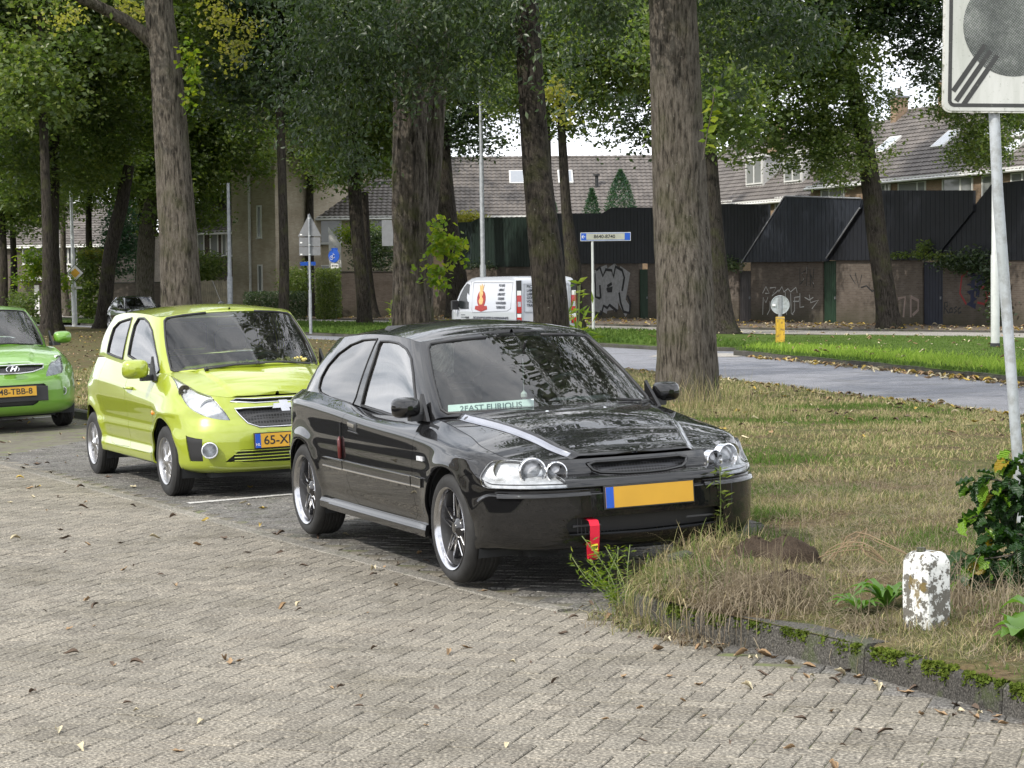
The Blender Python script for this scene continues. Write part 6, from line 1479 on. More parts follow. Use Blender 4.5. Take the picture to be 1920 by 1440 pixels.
    def line(P, shell, r, name, sides=(1, -1), closed=True, par=car):
        P = np.array(P); Q = []
        for a, b in list(zip(P, np.roll(P, -1, 0)))[:len(P) if closed else -1]:
            for k in range(3): Q.append(a+(b-a)*k/3)
        Q = np.array(Q); Q = Q[(Q[:, 0] > 0) & (Q[:, 0] < 1)]; X = shell.fn(Q[:, 0], Q[:, 1])
        for s_ in sides:
            pts = [tuple(p*np.array([1, s_, 1])) for p in X]; m = MB(); m.tube(pts+([pts[0]] if closed else []), r, 5, cap=not closed); m.build(name, M['black_trim'], par, smooth=True)
    line([(0.004, .03), (k3*.93, .03), (k3*1.0, .07), (k3*1.0, .5), (k3*.99, .92), (k3*.92, .965), (.004, .965)], gh, .011, 'windscreen_seal', closed=False)
    for nm in ('front_window', 'rear_side_window'):
        if nm in sp['_poly']: line(sp['_poly'][nm], gh, .010, 'window_seal')
    mats = dict(lip=M['alu'], spoke=M['alu'], hub=M['alu'])
    for (x, sd_) in ((0, -1), (0, 1), (-wb, -1), (-wb, 1)):
        wheel_parts(car, (x, sd_*(sp['hw']-.10), sp['wr']), sp['wr'], .175, sp['rim'], sp['wstyle'], sd_, mats)
    for cx in (0, -wb): arch_liner(car, cx, sp['archz'], R+.03, .42, sp['hw']-.05)
    m = MB(); m.cbox(-wb-.4, .5, -.55, .55, .17, .32, .04); m.box(-wb-.2, -.3, -sp['hw']+.12, sp['hw']-.12, .26, .33); m.build('underbody', M['dark'], car)
    bz = sp['base'][4][2]
    m = MB(); x0 = sp['base'][3][0]; m.prism([(x0+.12, bz-.03), (x0-.25, bz-.02), (x0-.5, bz-.06), (x0-.52, bz-.3), (x0+.1, bz-.3)], -sp['hw']+.14, sp['hw']-.14); m.build('dashboard', M['grey_int'], car)
    for y in (-.33, .33): seat(car, x0-1.1, y, bz-.50, False, .58)
    m = MB(); m.cbox(-wb-.05, -wb+.15, -.55, .55, .45, bz+.02, .05); m.build('rear_seat', M['dark'], car)
    steering_wheel(car, x0-.55, .33, bz-.02, .17)
    m = MB(); m.cbox(-.03, 0, -.11, .11, -.03, .03, .01, Matrix.Translation((sp['top'][0][0]+.02, 0, sp['top'][0][2]-.10))); m.build('rear_view_mirror', M['black_trim'], car)
    return car, low, gh, bon
def spark():
    P = {}
    z5 = lambda L: [(140+x/3.6, 540+y/3.6) for x, y in L]
    def cut(low, gh, car):
        sp['_poly'] = P
        low.cut('door', low.poly_xz([(-.40, .95), (-.345, .80), (-.33, .60), (-.335, .40), (-.36, .325), (-.7, .315), (-1.0, .315), (-1.12, .33), (-1.13, .6), (-1.14, .9)]).tolist()+[[low.poly_xz([(-1.14, .95)])[0][0], 1.02], [low.poly_xz([(-.42, .95)])[0][0], 1.02]])
        low.cut('rear_door', low.poly_xz([(-1.15, .9), (-1.14, .6), (-1.13, .33), (-1.6, .32), (-1.74, .34), (-1.80, .42), (-1.93, .60), (-2.02, .80), (-2.03, .95)]).tolist()+[[low.poly_xz([(-2.02, 1.0)])[0][0], 1.02], [low.poly_xz([(-1.15, .95)])[0][0], 1.02]], only=['rest'])
        lp = low.poly_px(z5([(655, 582), (690, 592), (745, 612), (810, 645), (870, 685), (920, 730), (960, 775), (1000, 820), (1030, 860), (1050, 893), (1000, 890), (930, 880), (860, 858), (800, 828), (755, 785), (725, 740), (700, 690), (675, 630)]), car)
        low.cut('lamp', lp, only=['rest'])
        q = low.poly_yz([(.0, .712), (.2, .712), (.37, .71), (.34, .66), (.29, .595), (.20, .560), (0, .548)]); q[0][0] = q[-1][0] = -.01
        low.cut('grille', q); P['grille'] = q
        q = low.poly_yz([(0, .775), (.2, .778), (.34, .786), (.39, .766), (.2, .748), (0, .745)]); q[0][0] = q[-1][0] = -.01
        q[:, 1] = np.minimum(q[:, 1], .995); low.cut('upper_grille', q); P['upper_grille'] = q
        q = low.poly_yz([(0, .395), (.37, .39), (.48, .30), (0, .28)]); q[0][0] = q[-1][0] = -.01
        low.cut('intake', q); P['intake'] = q
        low.cut('fog', low.poly_px(z5([(750, 997), (860, 1022), (866, 1172), (780, 1170)]), car), only=['rest'])
        q = gh.poly_px(z5([(362, 455), (380, 350), (405, 250), (432, 205), (470, 205), (500, 235), (525, 290), (540, 370), (560, 470), (575, 555), (550, 590), (500, 520), (430, 500)]), car); gh.cut('front_window', q); P['front_window'] = q
        q = gh.poly_px(z5([(222, 440), (240, 350), (265, 270), (300, 232), (388, 203), (370, 270), (345, 370), (325, 478), (280, 465)]), car); gh.cut('rear_side_window', q); P['rear_side_window'] = q
    def hf(x, y):
        c = np.interp(x, [-.2, .62], [.52, .36]); w_ = np.clip((c-np.abs(y))/.05, 0, 1); return .014*w_*w_*(3-2*w_)*np.clip((.64-x)/.1, 0, 1)
    sp = dict(name='lime_hatchback', label='lime yellow five-door hatchback with 65-XL plate, parked between the two other cars', pose=(-2.087, 17.4925, -1.1355, .025), tside=-1,
        paint=M['lime'], wb=2.375, hw=.795, wr=.285, rim=.185, archR=.335, archz=.30,
        outline=[(.72, 0), (.716, .2), (.69, .38), (.63, .54), (.53, .67), (.39, .75), (.22, .785), (0, .795), (-.6, .795), (-1.2, .795), (-1.8, .795), (-2.35, .79), (-2.6, .76), (-2.78, .68), (-2.88, .5), (-2.92, .25), (-2.92, 0)],
        blend=(.5, .2, -2.5, -2.8), flares=[(0, .30, .34, .028), (-2.375, .30, .34, .024)],
        levels=[((.21, .23, .28), (.10, .07, .06)), ((.235, .255, .32), (.04, .02, .02)), ((.28, .31, .38), (.012, .016, 0)), ((.36, .39, .45), (0, .034, 0)), ((.45, .50, .52), (0, .018, 0)), ((.52, .56, .60), (.01, .022, 0)), ((.58, .64, .68), (.03, .012, .01)),
                ([(-2.9, .80), (-2, .76), (-1, .74), (0, .70), (.4, .66), (.7, .63)], (.06, .0, .03)),
                ([(-2.9, .90), (-2, .86), (-1, .83), (0, .80), (.35, .735), (.7, .69)], [(-2.9, .06), (-2, 0), (-1, .008), (0, .02), (.35, .06), (.7, .09)]),
                ([(-2.9, .97), (-2, .95), (-1, .92), (0, .88), (.35, .80), (.7, .74)], [(-2.9, .09), (-2, .03), (-1, .04), (0, .07), (.35, .11), (.7, .12)]),
                ([(-2.9, 1.04), (-2, 1.07), (-1.2, 1.02), (-.5, .985), (-.2, .975), (0, .945), (.35, .865), (.7, .795)], [(-2.9, .12), (-2, .09), (-1, .085), (-.2, .11), (0, .13), (.35, .16), (.7, .16)])],
        cowl=-.33, crown=[(-.4, .05), (-.1, .07), (.2, .07), (.45, .05), (.62, .01)], hoodfeat=hf,
        base=[(.10, 0, 1.03), (.06, .25, 1.02), (-.06, .50, .995), (-.22, .63, .975), (-.33, .69, .955), (-.7, .71, .955), (-1.2, .715, .99), (-1.8, .715, 1.04), (-2.2, .70, 1.07), (-2.5, .66, 1.07), (-2.68, .5, 1.05), (-2.76, .25, 1.04), (-2.78, 0, 1.04)],
        top=[(-.62, 0, 1.475), (-.63, .22, 1.47), (-.66, .42, 1.455), (-.70, .545, 1.435), (-.76, .58, 1.435), (-1.0, .60, 1.455), (-1.4, .605, 1.465), (-1.8, .60, 1.46), (-2.15, .59, 1.43), (-2.35, .55, 1.39), (-2.42, .42, 1.385), (-2.45, .2, 1.385), (-2.45, 0, 1.385)],
        roofcrown=[(-2.5, .01), (-2.0, .04), (-1.3, .055), (-.62, .02)], cut=cut, handles=dict(door=[(-1.0, .84)]),
        bulbs=[(.46, .53, .71, .075, 'chrome'), (.22, .66, .85, .05, 'orange_soft')], fog=(.605, .40, .655, .058), mirror=(-.42, .74, 1.02), mL=.22, mH=.16, side_lamp=(-.30, .66),
        rings=[('grille', .007, 'chrome'), ('upper_grille', .006, 'chrome')], wstyle=dict(n=6, pair=(-.14, .14), w0=.02, w1=.014, depth=.02, bulge=.01))
    car, low, gh, bon = hatch(sp)
    number_plate(car, frame((.745, 0, .458), (0, 1, 0), (-.08, 0, 1)), '65-XL-RN')
    # emblem: chrome cross-shaped bar
    m = MB(); Mt = frame((.715, 0, .722), (0, 1, 0), (-.3, 0, 1))
    for pol in ([(-.10, -.018), (-.035, -.018), (-.028, -.045), (.042, -.045), (.035, -.018), (.10, -.018), (.088, .020), (.03, .020), (.024, .045), (-.046, .045), (-.040, .020), (-.09, .020)],):
        n = len(pol); V = [Mt @ Vector((x, y, z)) for z in (0, .012) for x, y in pol]; m.add(V, [tuple(range(n-1, -1, -1)), tuple(range(n, 2*n))]+[(i, (i+1) % n, (i+1) % n+n, i+n) for i in range(n)])
    m.build('emblem', M['lip'], car)
    m = MB()
    for z in (.31, .335, .36, .385): m.tube([(.735, y, z-.0) if abs(y) < .3 else (.70, y, z) for y in (-.42, -.28, -.1, .1, .28, .42)], .0045, 5)
    g_ = m.build('intake_slat', M['lime'], car)
    g_['kind'] = 'stuff'
    wiper(car, (.03, -.42, 1.01), (.12, .05, 1.04)); wiper(car, (.08, .0, 1.045), (.0, .48, 1.01))
    m = MB(); m.lathe([(.0001, .02), (.02, .012), (.028, 0)], 10, Matrix.Translation((-.85, 0, 1.525))); m.tube([(-.85, 0, 1.535), (-1.07, 0, 1.72)], .0028, 5); m.build('aerial', M['black_trim'], car)
    for q, mt, s_ in (((0.0, -.05), 'lime', 1.0), ((.0, .22), 'cloth_yellow', 1.2)):
        pass
    m = MB()
    for k in range(14): 
        a = k*.9; m.tube([(-.12+.02*math.sin(k), -.10+k*.016, 1.03), (-.10+.02*math.sin(k+2), -.09+k*.016, 1.05+.008*math.sin(k*2))], .012, 5)
    m.build('dashboard_cloth', M['lime'], car); m = MB()
    for k in range(20): m.tube([(-.1+.03*math.sin(k*1.7), .2+k*.013, 1.03), (-.08+.03*math.cos(k), .22+k*.013, 1.055+.012*math.sin(k*2.3))], .012, 5)
    m.build('yellow_cloth', M['cloth_yellow'], car)
    return car
def i20():
    P = {}
    z6 = lambda L: [(x/4.8, 540+y/4.8) for x, y in L]
    def cut(low, gh, car):
        sp['_poly'] = P
        low.cut('door', low.poly_xz([(-.52, .92), (-.50, .75), (-.50, .45), (-.54, .33), (-1.1, .32), (-1.5, .33), (-1.55, .6), (-1.55, .9)]).tolist()+[[low.poly_xz([(-1.55, .95)])[0][0], 1.02], [low.poly_xz([(-.55, .92)])[0][0], 1.02]])
        lp = low.poly_px(z6([(416, 795), (425, 745), (440, 690), (458, 635), (480, 590), (505, 562), (528, 585), (548, 630), (562, 690), (570, 735), (560, 758), (520, 772), (470, 785)]), car, 1)
        low.cut('lamp', lp, only=['rest'])
        q = low.poly_yz([(0, .785), (.2, .785), (.40, .78), (.38, .735), (.25, .70), (.1, .69), (0, .69)]); q[0][0] = q[-1][0] = -.01
        q[:, 1] = np.minimum(q[:, 1], .992); low.cut('upper_grille', q); P['upper_grille'] = q
        q = low.poly_yz([(0, .56), (.36, .56), (.385, .54), (.27, .335), (.22, .31), (0, .31)]); q[0][0] = q[-1][0] = -.01
        low.cut('intake', q); P['intake'] = q
        q = gh.poly_xz([(-.60, 1.0), (-.72, 1.10), (-.98, 1.32), (-1.2, 1.38), (-1.46, 1.38), (-1.50, 1.02)]); gh.cut('front_window', q); P['front_window'] = q
        q = gh.poly_xz([(-1.58, 1.03), (-1.55, 1.38), (-1.9, 1.37), (-2.25, 1.30), (-2.55, 1.12), (-2.2, 1.08)]); gh.cut('rear_side_window', q); P['rear_side_window'] = q
    def hf(x, y):
        c = np.interp(x, [-.3, .62], [.50, .22]); w_ = np.clip((np.abs(y)-c)/.08, 0, 1); return -.015*w_*w_*(3-2*w_)
    sp = dict(name='green_hatchback', label='bright green hatchback cut off by the left frame edge, with yellow plate ending TBB-8', pose=(-6.117, 25.43, -1.116, .03), tside=1,
        paint=M['green'], wb=2.525, hw=.855, wr=.30, rim=.20, archR=.35, archz=.315,
        outline=[(.82, 0), (.815, .2), (.785, .4), (.71, .57), (.58, .71), (.42, .80), (.24, .845), (0, .855), (-.6, .855), (-1.2, .855), (-1.8, .855), (-2.5, .85), (-2.8, .82), (-3.0, .73), (-3.09, .55), (-3.12, .3), (-3.12, 0)],
        blend=(.5, .2, -2.7, -3.0), flares=[(0, .31, .355, .022), (-2.525, .31, .355, .02)],
        levels=[((.20, .23, .28), (.12, .07, .06)), ((.23, .255, .32), (.06, .02, .02)), ((.28, .31, .38), (.02, .012, 0)), ((.36, .38, .45), (0, .022, 0)), ((.47, .48, .52), (0, .018, 0)), ((.56, .57, .60), (.005, .01, 0)), ((.62, .66, .68), (.025, .0, .01)),
                ([(-3.1, .80), (-2, .76), (-1, .74), (0, .72), (.4, .70), (.7, .67)], (.06, .0, .03)),
                ([(-3.1, .90), (-2, .86), (-1, .83), (0, .80), (.35, .76), (.7, .71)], [(-3.1, .06), (-2, 0), (-1, .008), (0, .02), (.35, .05), (.7, .08)]),
                ([(-3.1, .97), (-2, .93), (-1, .89), (0, .86), (.35, .82), (.7, .76)], [(-3.1, .09), (-2, .03), (-1, .04), (0, .06), (.35, .09), (.7, .11)]),
                ([(-3.1, 1.04), (-2, 1.03), (-1.2, .97), (-.5, .95), (-.2, .95), (0, .93), (.35, .875), (.7, .80)], [(-3.1, .12), (-2, .10), (-1, .10), (-.2, .12), (0, .13), (.35, .14), (.7, .17)])],
        cowl=-.45, crown=[(-.5, .05), (-.1, .06), (.2, .06), (.45, .045), (.66, .01)], hoodfeat=hf,
        base=[(-.08, 0, 1.01), (-.12, .25, 1.0), (-.22, .52, .975), (-.38, .66, .955), (-.50, .73, .935), (-.8, .755, .935), (-1.3, .76, .965), (-1.9, .755, 1.01), (-2.4, .735, 1.04), (-2.7, .69, 1.05), (-2.9, .5, 1.03), (-2.97, .25, 1.03), (-2.99, 0, 1.03)],
        top=[(-.78, 0, 1.435), (-.80, .24, 1.43), (-.84, .44, 1.415), (-.89, .56, 1.40), (-.96, .605, 1.40), (-1.2, .63, 1.42), (-1.55, .635, 1.43), (-1.95, .63, 1.425), (-2.3, .61, 1.39), (-2.5, .57, 1.36), (-2.58, .42, 1.355), (-2.62, .2, 1.355), (-2.62, 0, 1.355)],
        roofcrown=[(-2.6, .01), (-2.0, .04), (-1.3, .055), (-.8, .02)], cut=cut, handles=dict(door=[(-1.40, .84)]),
        bulbs=[(.50, .585, .745, .06, 'chrome'), (.40, .64, .82, .045, 'chrome_bowl')], fog=(.61, .455, .672, .045), mirror=(-.58, .80, 1.05), mL=.22, mH=.15,
        rings=[('upper_grille', .008, 'chrome')], wstyle=dict(n=5, pair=(-.15, .15), w0=.02, w1=.014, depth=.02, bulge=.01))
    car, low, gh, bon = hatch(sp)
    m = MB(); m.cbox(-.40, .40, -.095, .075, -.03, -.004, .004, frame((.822, 0, .46), (0, 1, 0), (-.04, 0, 1))); m.build('plate_panel', M['black_trim'], car)
    number_plate(car, frame((.835, 0, .485), (0, 1, 0), (-.05, 0, 1)), '48-TBB-8')
    Mt = frame((.805, 0, .745), (0, 1, 0), (-.25, 0, 1)); m = MB(); m.lathe([(.075, 0), (.078, .008), (.070, .010)], 30, Mt @ Matrix.Diagonal((1, .56, 1, 1)))
    e = m.build('emblem_ring', M['chrome'], car, smooth=True, sharp=40)
    m = MB(); m.lathe([(.070, .004), (.0001, .006)], 24, Mt @ Matrix.Diagonal((1, .56, 1, 1))); m.build('emblem_field', M['black_trim'], e)
    text_obj('emblem_letter', 'H', .075, M['chrome'], e, Mt @ Matrix.Translation((0, 0, .009)), bold=.003, shear=.4, sx=1.3)
    wiper(car, (-.12, -.42, .99), (-.05, .05, 1.02)); wiper(car, (-.08, .0, 1.02), (-.18, .48, .99))
    return car
M['lime'] = carpaint('lime_paint', (.32, .385, .03), .1, .3, dirtamt=.04)
M['green'] = carpaint('green_paint', (.14, .31, .03), .1, .3, dirtamt=.04)
M['cloth_yellow'] = plain('cloth_yellow', (.65, .55, .18), .9)
spark(); g_car = i20()
# ================================================================== street furniture
def ring_bands(root, pts_z, r, mat='galv'): 
    for z in pts_z:
        m = MB(); m.lathe([(r+.002, -.02), (r+.006, -.02), (r+.006, .02), (r+.002, .02)], 14, Matrix.Translation((0, 0, z)), closed=True); m.build('clamp', M[mat], root)
# --- zone sign in the right foreground
def zone_sign():
    D = 11.75; base = at_depth(1921, 860, D); gzb = gz(base.x, base.y); top = at_depth(1871, 190, D-.0)
    root = empty('zone_sign', (base.x, base.y, gzb), 0, 'weathered white end-of-zone sign on a leaning galvanised pole, right foreground', 'sign')
    tilt = Vector((top.x-base.x, 0, top.z-base.z)).normalized(); z0 = base.z-gzb
    m = MB(); m.tube([tilt*-.3, tilt*1.0, tilt*2.0, Vector((top.x-base.x, 0, top.z-gzb))+tilt*.75], .030, 20); m.build('pole', M['galv_weathered'], root, smooth=True, sharp=60)
    # panel: lower left corner measured, sheet 0.6 m wide, 0.8 high
    ll = at_depth(1766, 211, D-.045)-root.location; ux = (at_depth(1921, 212, D-.045)-root.location-ll).normalized(); uy = Vector((-.095, 0, 1)).normalized(); uy = (uy-ux*uy.dot(ux)).normalized()
    Mt = frame(ll, ux, uy); 
    def rr(x0, x1, y0, y1, r, z, n=6):
        P = []
        for cx, cy, a0 in ((x1-r, y1-r, 0), (x0+r, y1-r, 90), (x0+r, y0+r, 180), (x1-r, y0+r, 270)):
            for k in range(n+1): a = math.radians(a0+90*k/n); P.append(Mt @ Vector((cx+r*math.cos(a), cy+r*math.sin(a), z)))
        return P
    W_, H_ = .80, .95
    sgn = 1 if (Mt.to_3x3() @ Vector((0, 0, 1))).y < 0 else -1
    def slab(name, x0, x1, y0, y1, r, za, zb, mat, par):
        a, b = rr(x0, x1, y0, y1, r, za*sgn), rr(x0, x1, y0, y1, r, zb*sgn); n = len(a); m = MB(); m.add(a+b, [tuple(range(n)), tuple(range(2*n-1, n-1, -1))]+[(i, i+n, (i+1) % n+n, (i+1) % n) for i in range(n)]); return m.build(name, mat, par)
    pn = slab('sign_panel', 0, W_, 0, H_, .045, -.012, .004, M['sign_edge'], root); slab('sign_face', .010, W_-.010, .010, H_-.010, .038, .004, .008, M['sign_white'], pn)
    def bar(name, p, q, w_, z, mat):
        p, q = Vector((*p, 0)), Vector((*q, 0)); d = (q-p).normalized(); n_ = Vector((-d.y, d.x, 0))*w_/2; V = [Mt @ (a+Vector((0, 0, z*sgn))) for a in (p-n_, q-n_, q+n_, p+n_)]+[Mt @ (a+Vector((0, 0, (z+.0012)*sgn))) for a in (p-n_, q-n_, q+n_, p+n_)]
        m = MB(); m.add(V, [(0, 1, 2, 3), (7, 6, 5, 4), (0, 4, 5, 1), (1, 5, 6, 2), (2, 6, 7, 3), (3, 7, 4, 0)]); return m.build(name, mat, pn)
    K = M['sign_black']
    bar('border', (.040, .06), (.040, H_-.05), .020, .0082, K); bar('border', (.06, .040), (W_-.05, .040), .020, .0082, K); bar('border', (W_-.03, .05), (W_-.03, H_-.05), .012, .0082, K); bar('border', (.05, H_-.03), (W_-.05, H_-.03), .012, .0082, K)
    for k in range(7):
        a0, a1 = math.radians(180+15*k*6/7), math.radians(180+15*(k+1)*6/7); c_ = (.065, .065); bar('border', (c_[0]+.025*math.cos(a0), c_[1]+.025*math.sin(a0)), (c_[0]+.025*math.cos(a1), c_[1]+.025*math.sin(a1)), .020, .0083, K)
    dd = Vector((.56, .83)).normalized()
    for off_, l0, l1 in ((-.044, .035, .34), (0, .0, .33), (.044, -.0, .33)):
        nx = Vector((dd.y, -dd.x)); s = Vector((.075, .062))+nx*off_; bar('diagonal_stripe', (s.x+dd.x*l0, s.y+dd.y*l0), (s.x+dd.x*l1, s.y+dd.y*l1), .027, .0085, K)
    # grey halftone disc, a dark ring sheet with a lighter dotted face
    c = Vector((.385, .475)); r = .278; m = MB(); V = [Mt @ Vector((c.x+r*math.cos(2*PI*k/48), c.y+r*math.sin(2*PI*k/48), .0092*sgn)) for k in range(48)]; m.add(V, [tuple(range(48))] if sgn > 0 else [tuple(range(47, -1, -1))]); m.build('dotted_disc', M['halftone'], pn)
    for z_ in (.15, .62):
        q = Mt @ Vector((.33, z_, -.03*sgn)); m = MB(); m.box(-.05, .05, -.02, .04, -.02, .02, Matrix.Translation(q)); m.build('bracket', M['galv'], root)
def halftone_mat():
    m, t, b = newmat('halftone_print'); co = N(t, 'ShaderNodeTexCoord').outputs['Object']; mp_ = N(t, 'ShaderNodeMapping', {'Vector': co}); mp_.inputs['Rotation'].default_value = (0, math.radians(25), 0)
    s = N(t, 'ShaderNodeSeparateXYZ', {'Vector': mp_.outputs[0]}); fx = math_(t, 'SINE', math_(t, 'MULTIPLY', s.outputs['X'], 780)); fz_ = math_(t, 'SINE', math_(t, 'MULTIPLY', s.outputs['Z'], 780))
    d = math_(t, 'ADD', fx, fz_); n1 = noise(t, 7, 5, .6, co); n2 = noise(t, 60, 4, .7, co)
    thr = math_(t, 'ADD', math_(t, 'MULTIPLY', n1, 5.0), -1.8)
    dots = math_(t, 'GREATER_THAN', d, thr); c = mixc(t, dots, (.045, .05, .05), (.30, .31, .30)); g = ramp(t, n2, [(.4, (.7, .75, .7)), (.7, (1.2, 1.2, 1.2))])
    setc(t, b, mixc(t, 1.0, c, g, 'MULTIPLY')); b.inputs['Roughness'].default_value = .6; return m
def dirty(name, c, d, sc=24, thr=(.60, .68), rough=.55, streak=True):
    m, t, b = newmat(name); co = N(t, 'ShaderNodeTexCoord').outputs['Object']; n1 = noise(t, sc, 6, .7, co); sp_ = ramp(t, n1, [(thr[0], (0, 0, 0)), (thr[1], (1, 1, 1))])
    mp_ = N(t, 'ShaderNodeMapping', {'Vector': co}); mp_.inputs['Scale'].default_value = (1, 1, .15); st = noise(t, 9, 5, .6, mp_.outputs[0])
    cc = mixc(t, math_(t, 'MULTIPLY', sp_, .8), c, d); cc = mixc(t, 1.0, cc, ramp(t, st, [(.3, (.72, .74, .70)), (.65, (1.05, 1.05, 1.05))]), 'MULTIPLY'); setc(t, b, cc); b.inputs['Roughness'].default_value = rough; return m
M['halftone'] = halftone_mat(); M['sign_white'] = dirty('sign_white', (.50, .51, .49), (.14, .15, .12), 70, (.62, .68)); M['sign_edge'] = dirty('sign_edge', (.55, .55, .52), (.12, .13, .08), 20, (.52, .6)); M['sign_black'] = dirty('sign_black', (.035, .036, .036), (.12, .13, .11), 60)
M['galv_weathered'] = dirty('galv_weathered', (.40, .43, .46), (.26, .27, .27), 14, (.45, .6), .5)
zone_sign()
def pole(name, label, cat, base, topz, r0, r1, mat='galv', steps=(), lean=0.0):
    root = empty(name, base, 0, label, cat); m = MB()
    zs = [(0, r0)]; 
    for z, r in steps: zs += [(z, zs[-1][1]), (z+.05, r)]
    zs.append((topz, r1)); m.tube([(lean*z, 0, z) for z, _ in zs], .05, 14, rs=[r for _, r in zs]); m.build('post', M[mat], root, smooth=True, sharp=50); return root
def hb(px, py, base): return at_depth(px, py, base[1]).z-base[2]
b = basept(1866, 665); b = (b[0], b[1], .15); r = pole('lamp_post', 'white lamp post standing behind the leaning sign pole on the green strip', 'lamp post', b, 8.6, .10, .05, 'galv_light', steps=((hb(1866, 480, b), .085),)); 
m = MB(); m.box(-.015, .015, -.12, -.10, 0, 0.01); m.lathe([(.115, -.05), (.115, .10), (.10, .12)], 16, Matrix.Translation((0, 0, 0))); m.build('base_sleeve', M['dark'], r)
m = MB(); m.tube([(0, 0, 8.55), (.3, 0, 8.8), (1.0, 0, 8.85)], .04, 8); m.build('lamp_arm', M['white'], r); m = MB(); m.cbox(.9, 1.6, -.15, .15, 8.75, 8.9, .04); m.build('lamp_head', M['galv'], r)
b = (at_depth(907, 600, 78).x, 78, .1); r = pole('lamp_post', 'grey galvanised lamp post rising behind the white van', 'lamp post', b, hb(905, 140, b)+.0, .11, .05, steps=((hb(906, 498, b), .085), (hb(905, 300, b), .065)), lean=-.004)
b = (at_depth(432, 600, 84).x, 84, .1); pole('lamp_post', 'bluish grey post in front of the pale gable', 'lamp post', b, hb(430, 343, b), .105, .06, steps=((hb(431, 520, b), .08),))
b = (at_depth(140, 597, 97).x, 97, .12); r = pole('lamp_post', 'white lamp post carrying the yellow diamond sign', 'lamp post', b, hb(135, 330, b), .12, .06, 'galv_light', steps=((hb(139, 535, b), .09),), lean=-.01)
b2 = b; s_ = empty('priority_sign', (at_depth(141, 512, 96.8).x, 96.8, at_depth(141, 512, 96.8).z), 0, 'yellow and white diamond priority road sign on the white lamp post', 'sign')
for nm, h_, y, mt in (('backing', .40, 0, 'dark'), ('white_field', .365, -.012, 'white'), ('yellow_field', .22, -.024, 'sign_yellow')):
    if mt not in M: M['sign_yellow'] = plain('sign_yellow', (.72, .40, .02), .45)
    m = MB(); m.prism([(h_, 0), (0, h_), (-h_, 0), (0, -h_)], y-.010, y); m.build(nm, M[mt], s_)
m = MB(); m.box(-.2, .3, -.02, .0, -.72, -.62); m.build('sub_plate', M['white'], s_)
# sign seen from the back: triangle with two plates
b = (at_depth(583, 632, 75).x, 75.0, .12); r = pole('traffic_sign', 'back of a triangular road sign with two grey plates below it', 'sign', b, hb(582, 402, b), .055, .04, 'galv', steps=((hb(583, 545, b), .04),), lean=-.003)
zc = lambda py: hb(582, py, b); M['sign_back'] = plain('sign_back', (.20, .205, .21), .55, .5, var=.12)
k_ = 75/CAM_F; m = MB(); m.prism([(-22*k_, zc(443)), (22*k_, zc(443)), (0, zc(400))], .05, .07); m.build('triangle_plate', M['sign_back'], r)
m = MB(); m.prism([(-20*k_, zc(462)), (20*k_, zc(462)), (20*k_, zc(445)), (-20*k_, zc(445))], .05, .07); m.build('under_plate', M['sign_back'], r)
m = MB(); m.prism([(-20*k_, zc(479)), (20*k_, zc(479)), (20*k_, zc(463)), (-20*k_, zc(463))], .05, .07); m.build('under_plate', M['sign_back'], r)
ring_bands(r, [zc(442), zc(459), zc(477), zc(409)], .04, 'galv_light')
for py in (440, 455, 477):
    m = MB(); m.box(-18*k_, -14*k_, .045, .05, zc(py+1), zc(py-1.5)); m.build('sticker', M['white'], r)
b = (at_depth(579, 600, 110).x, 110.0, .1); r = pole('traffic_sign', 'blue direction board half hidden by the thin dark trunk', 'sign', b, hb(579, 490, b), .04, .04); m = MB(); m.box(-.4, .4, -.06, -.03, hb(579, 498, b), hb(579, 491, b)); m.build('blue_board', M['blue_plate'], r)
b = (at_depth(630, 598, 108).x, 108.0, .12); r = pole('cycle_path_sign', 'round blue cycle path sign with white arrow plate below', 'sign', b, hb(628, 462, b), .04, .04, lean=-.003); zc = lambda py: hb(628, py, b)
m = MB(); m.lathe([(.33, -.02), (.33, .02), (.0001, .02)], 24, frame((-.05, -.06, zc(480)), (.55, -.3, 0), (0, 0, 1))); m.build('blue_disc', M['blue_plate'], r)
fr_ = frame((-.05, -.095, zc(480)), (.87, 0, 0), (0, 0, 1)); m = MB()
for cx in (-.13, .13): m.lathe([(.085, 0), (.105, 0), (.105, .004), (.085, .004)], 16, fr_ @ Matrix.Translation((cx, -.09, 0)) @ Matrix.Diagonal((.8, 1, 1, 1)), closed=True)
for a, c in (((-.13, -.09), (-.03, .08)), ((-.03, .08), (.10, .06)), ((.10, .06), (.13, -.09)), ((-.13, -.09), (.02, -.09)), ((.02, -.09), (.09, .06)), ((.09, .06), (.06, .14)), ((-.03, .08), (-.05, .14))): m.tube([fr_ @ Vector((*a, .002)), fr_ @ Vector((*c, .002))], .012, 4)
m.build('bicycle_symbol', M['white'], r, kind='stuff')
m = MB(); m.box(-.22, .16, -.07, -.05, zc(503), zc(494)); m.build('white_plate', M['white'], r); m = MB(); m.box(-.16, .10, -.076, -.072, zc(499.2), zc(497.8)); m.add([(-.19, -.074, zc(498.5)), (-.12, -.074, zc(500.5)), (-.12, -.074, zc(496.5))], [(0, 1, 2)]); m.add([(.14, -.074, zc(498.5)), (.07, -.074, zc(496.5)), (.07, -.074, zc(500.5))], [(0, 1, 2)]); m.build('double_arrow', M['ink'], r)
m = MB(); m.box(-.18, .14, -.06, -.03, zc(470), zc(465)); m.build('small_blue_plate', M['blue_plate'], r)
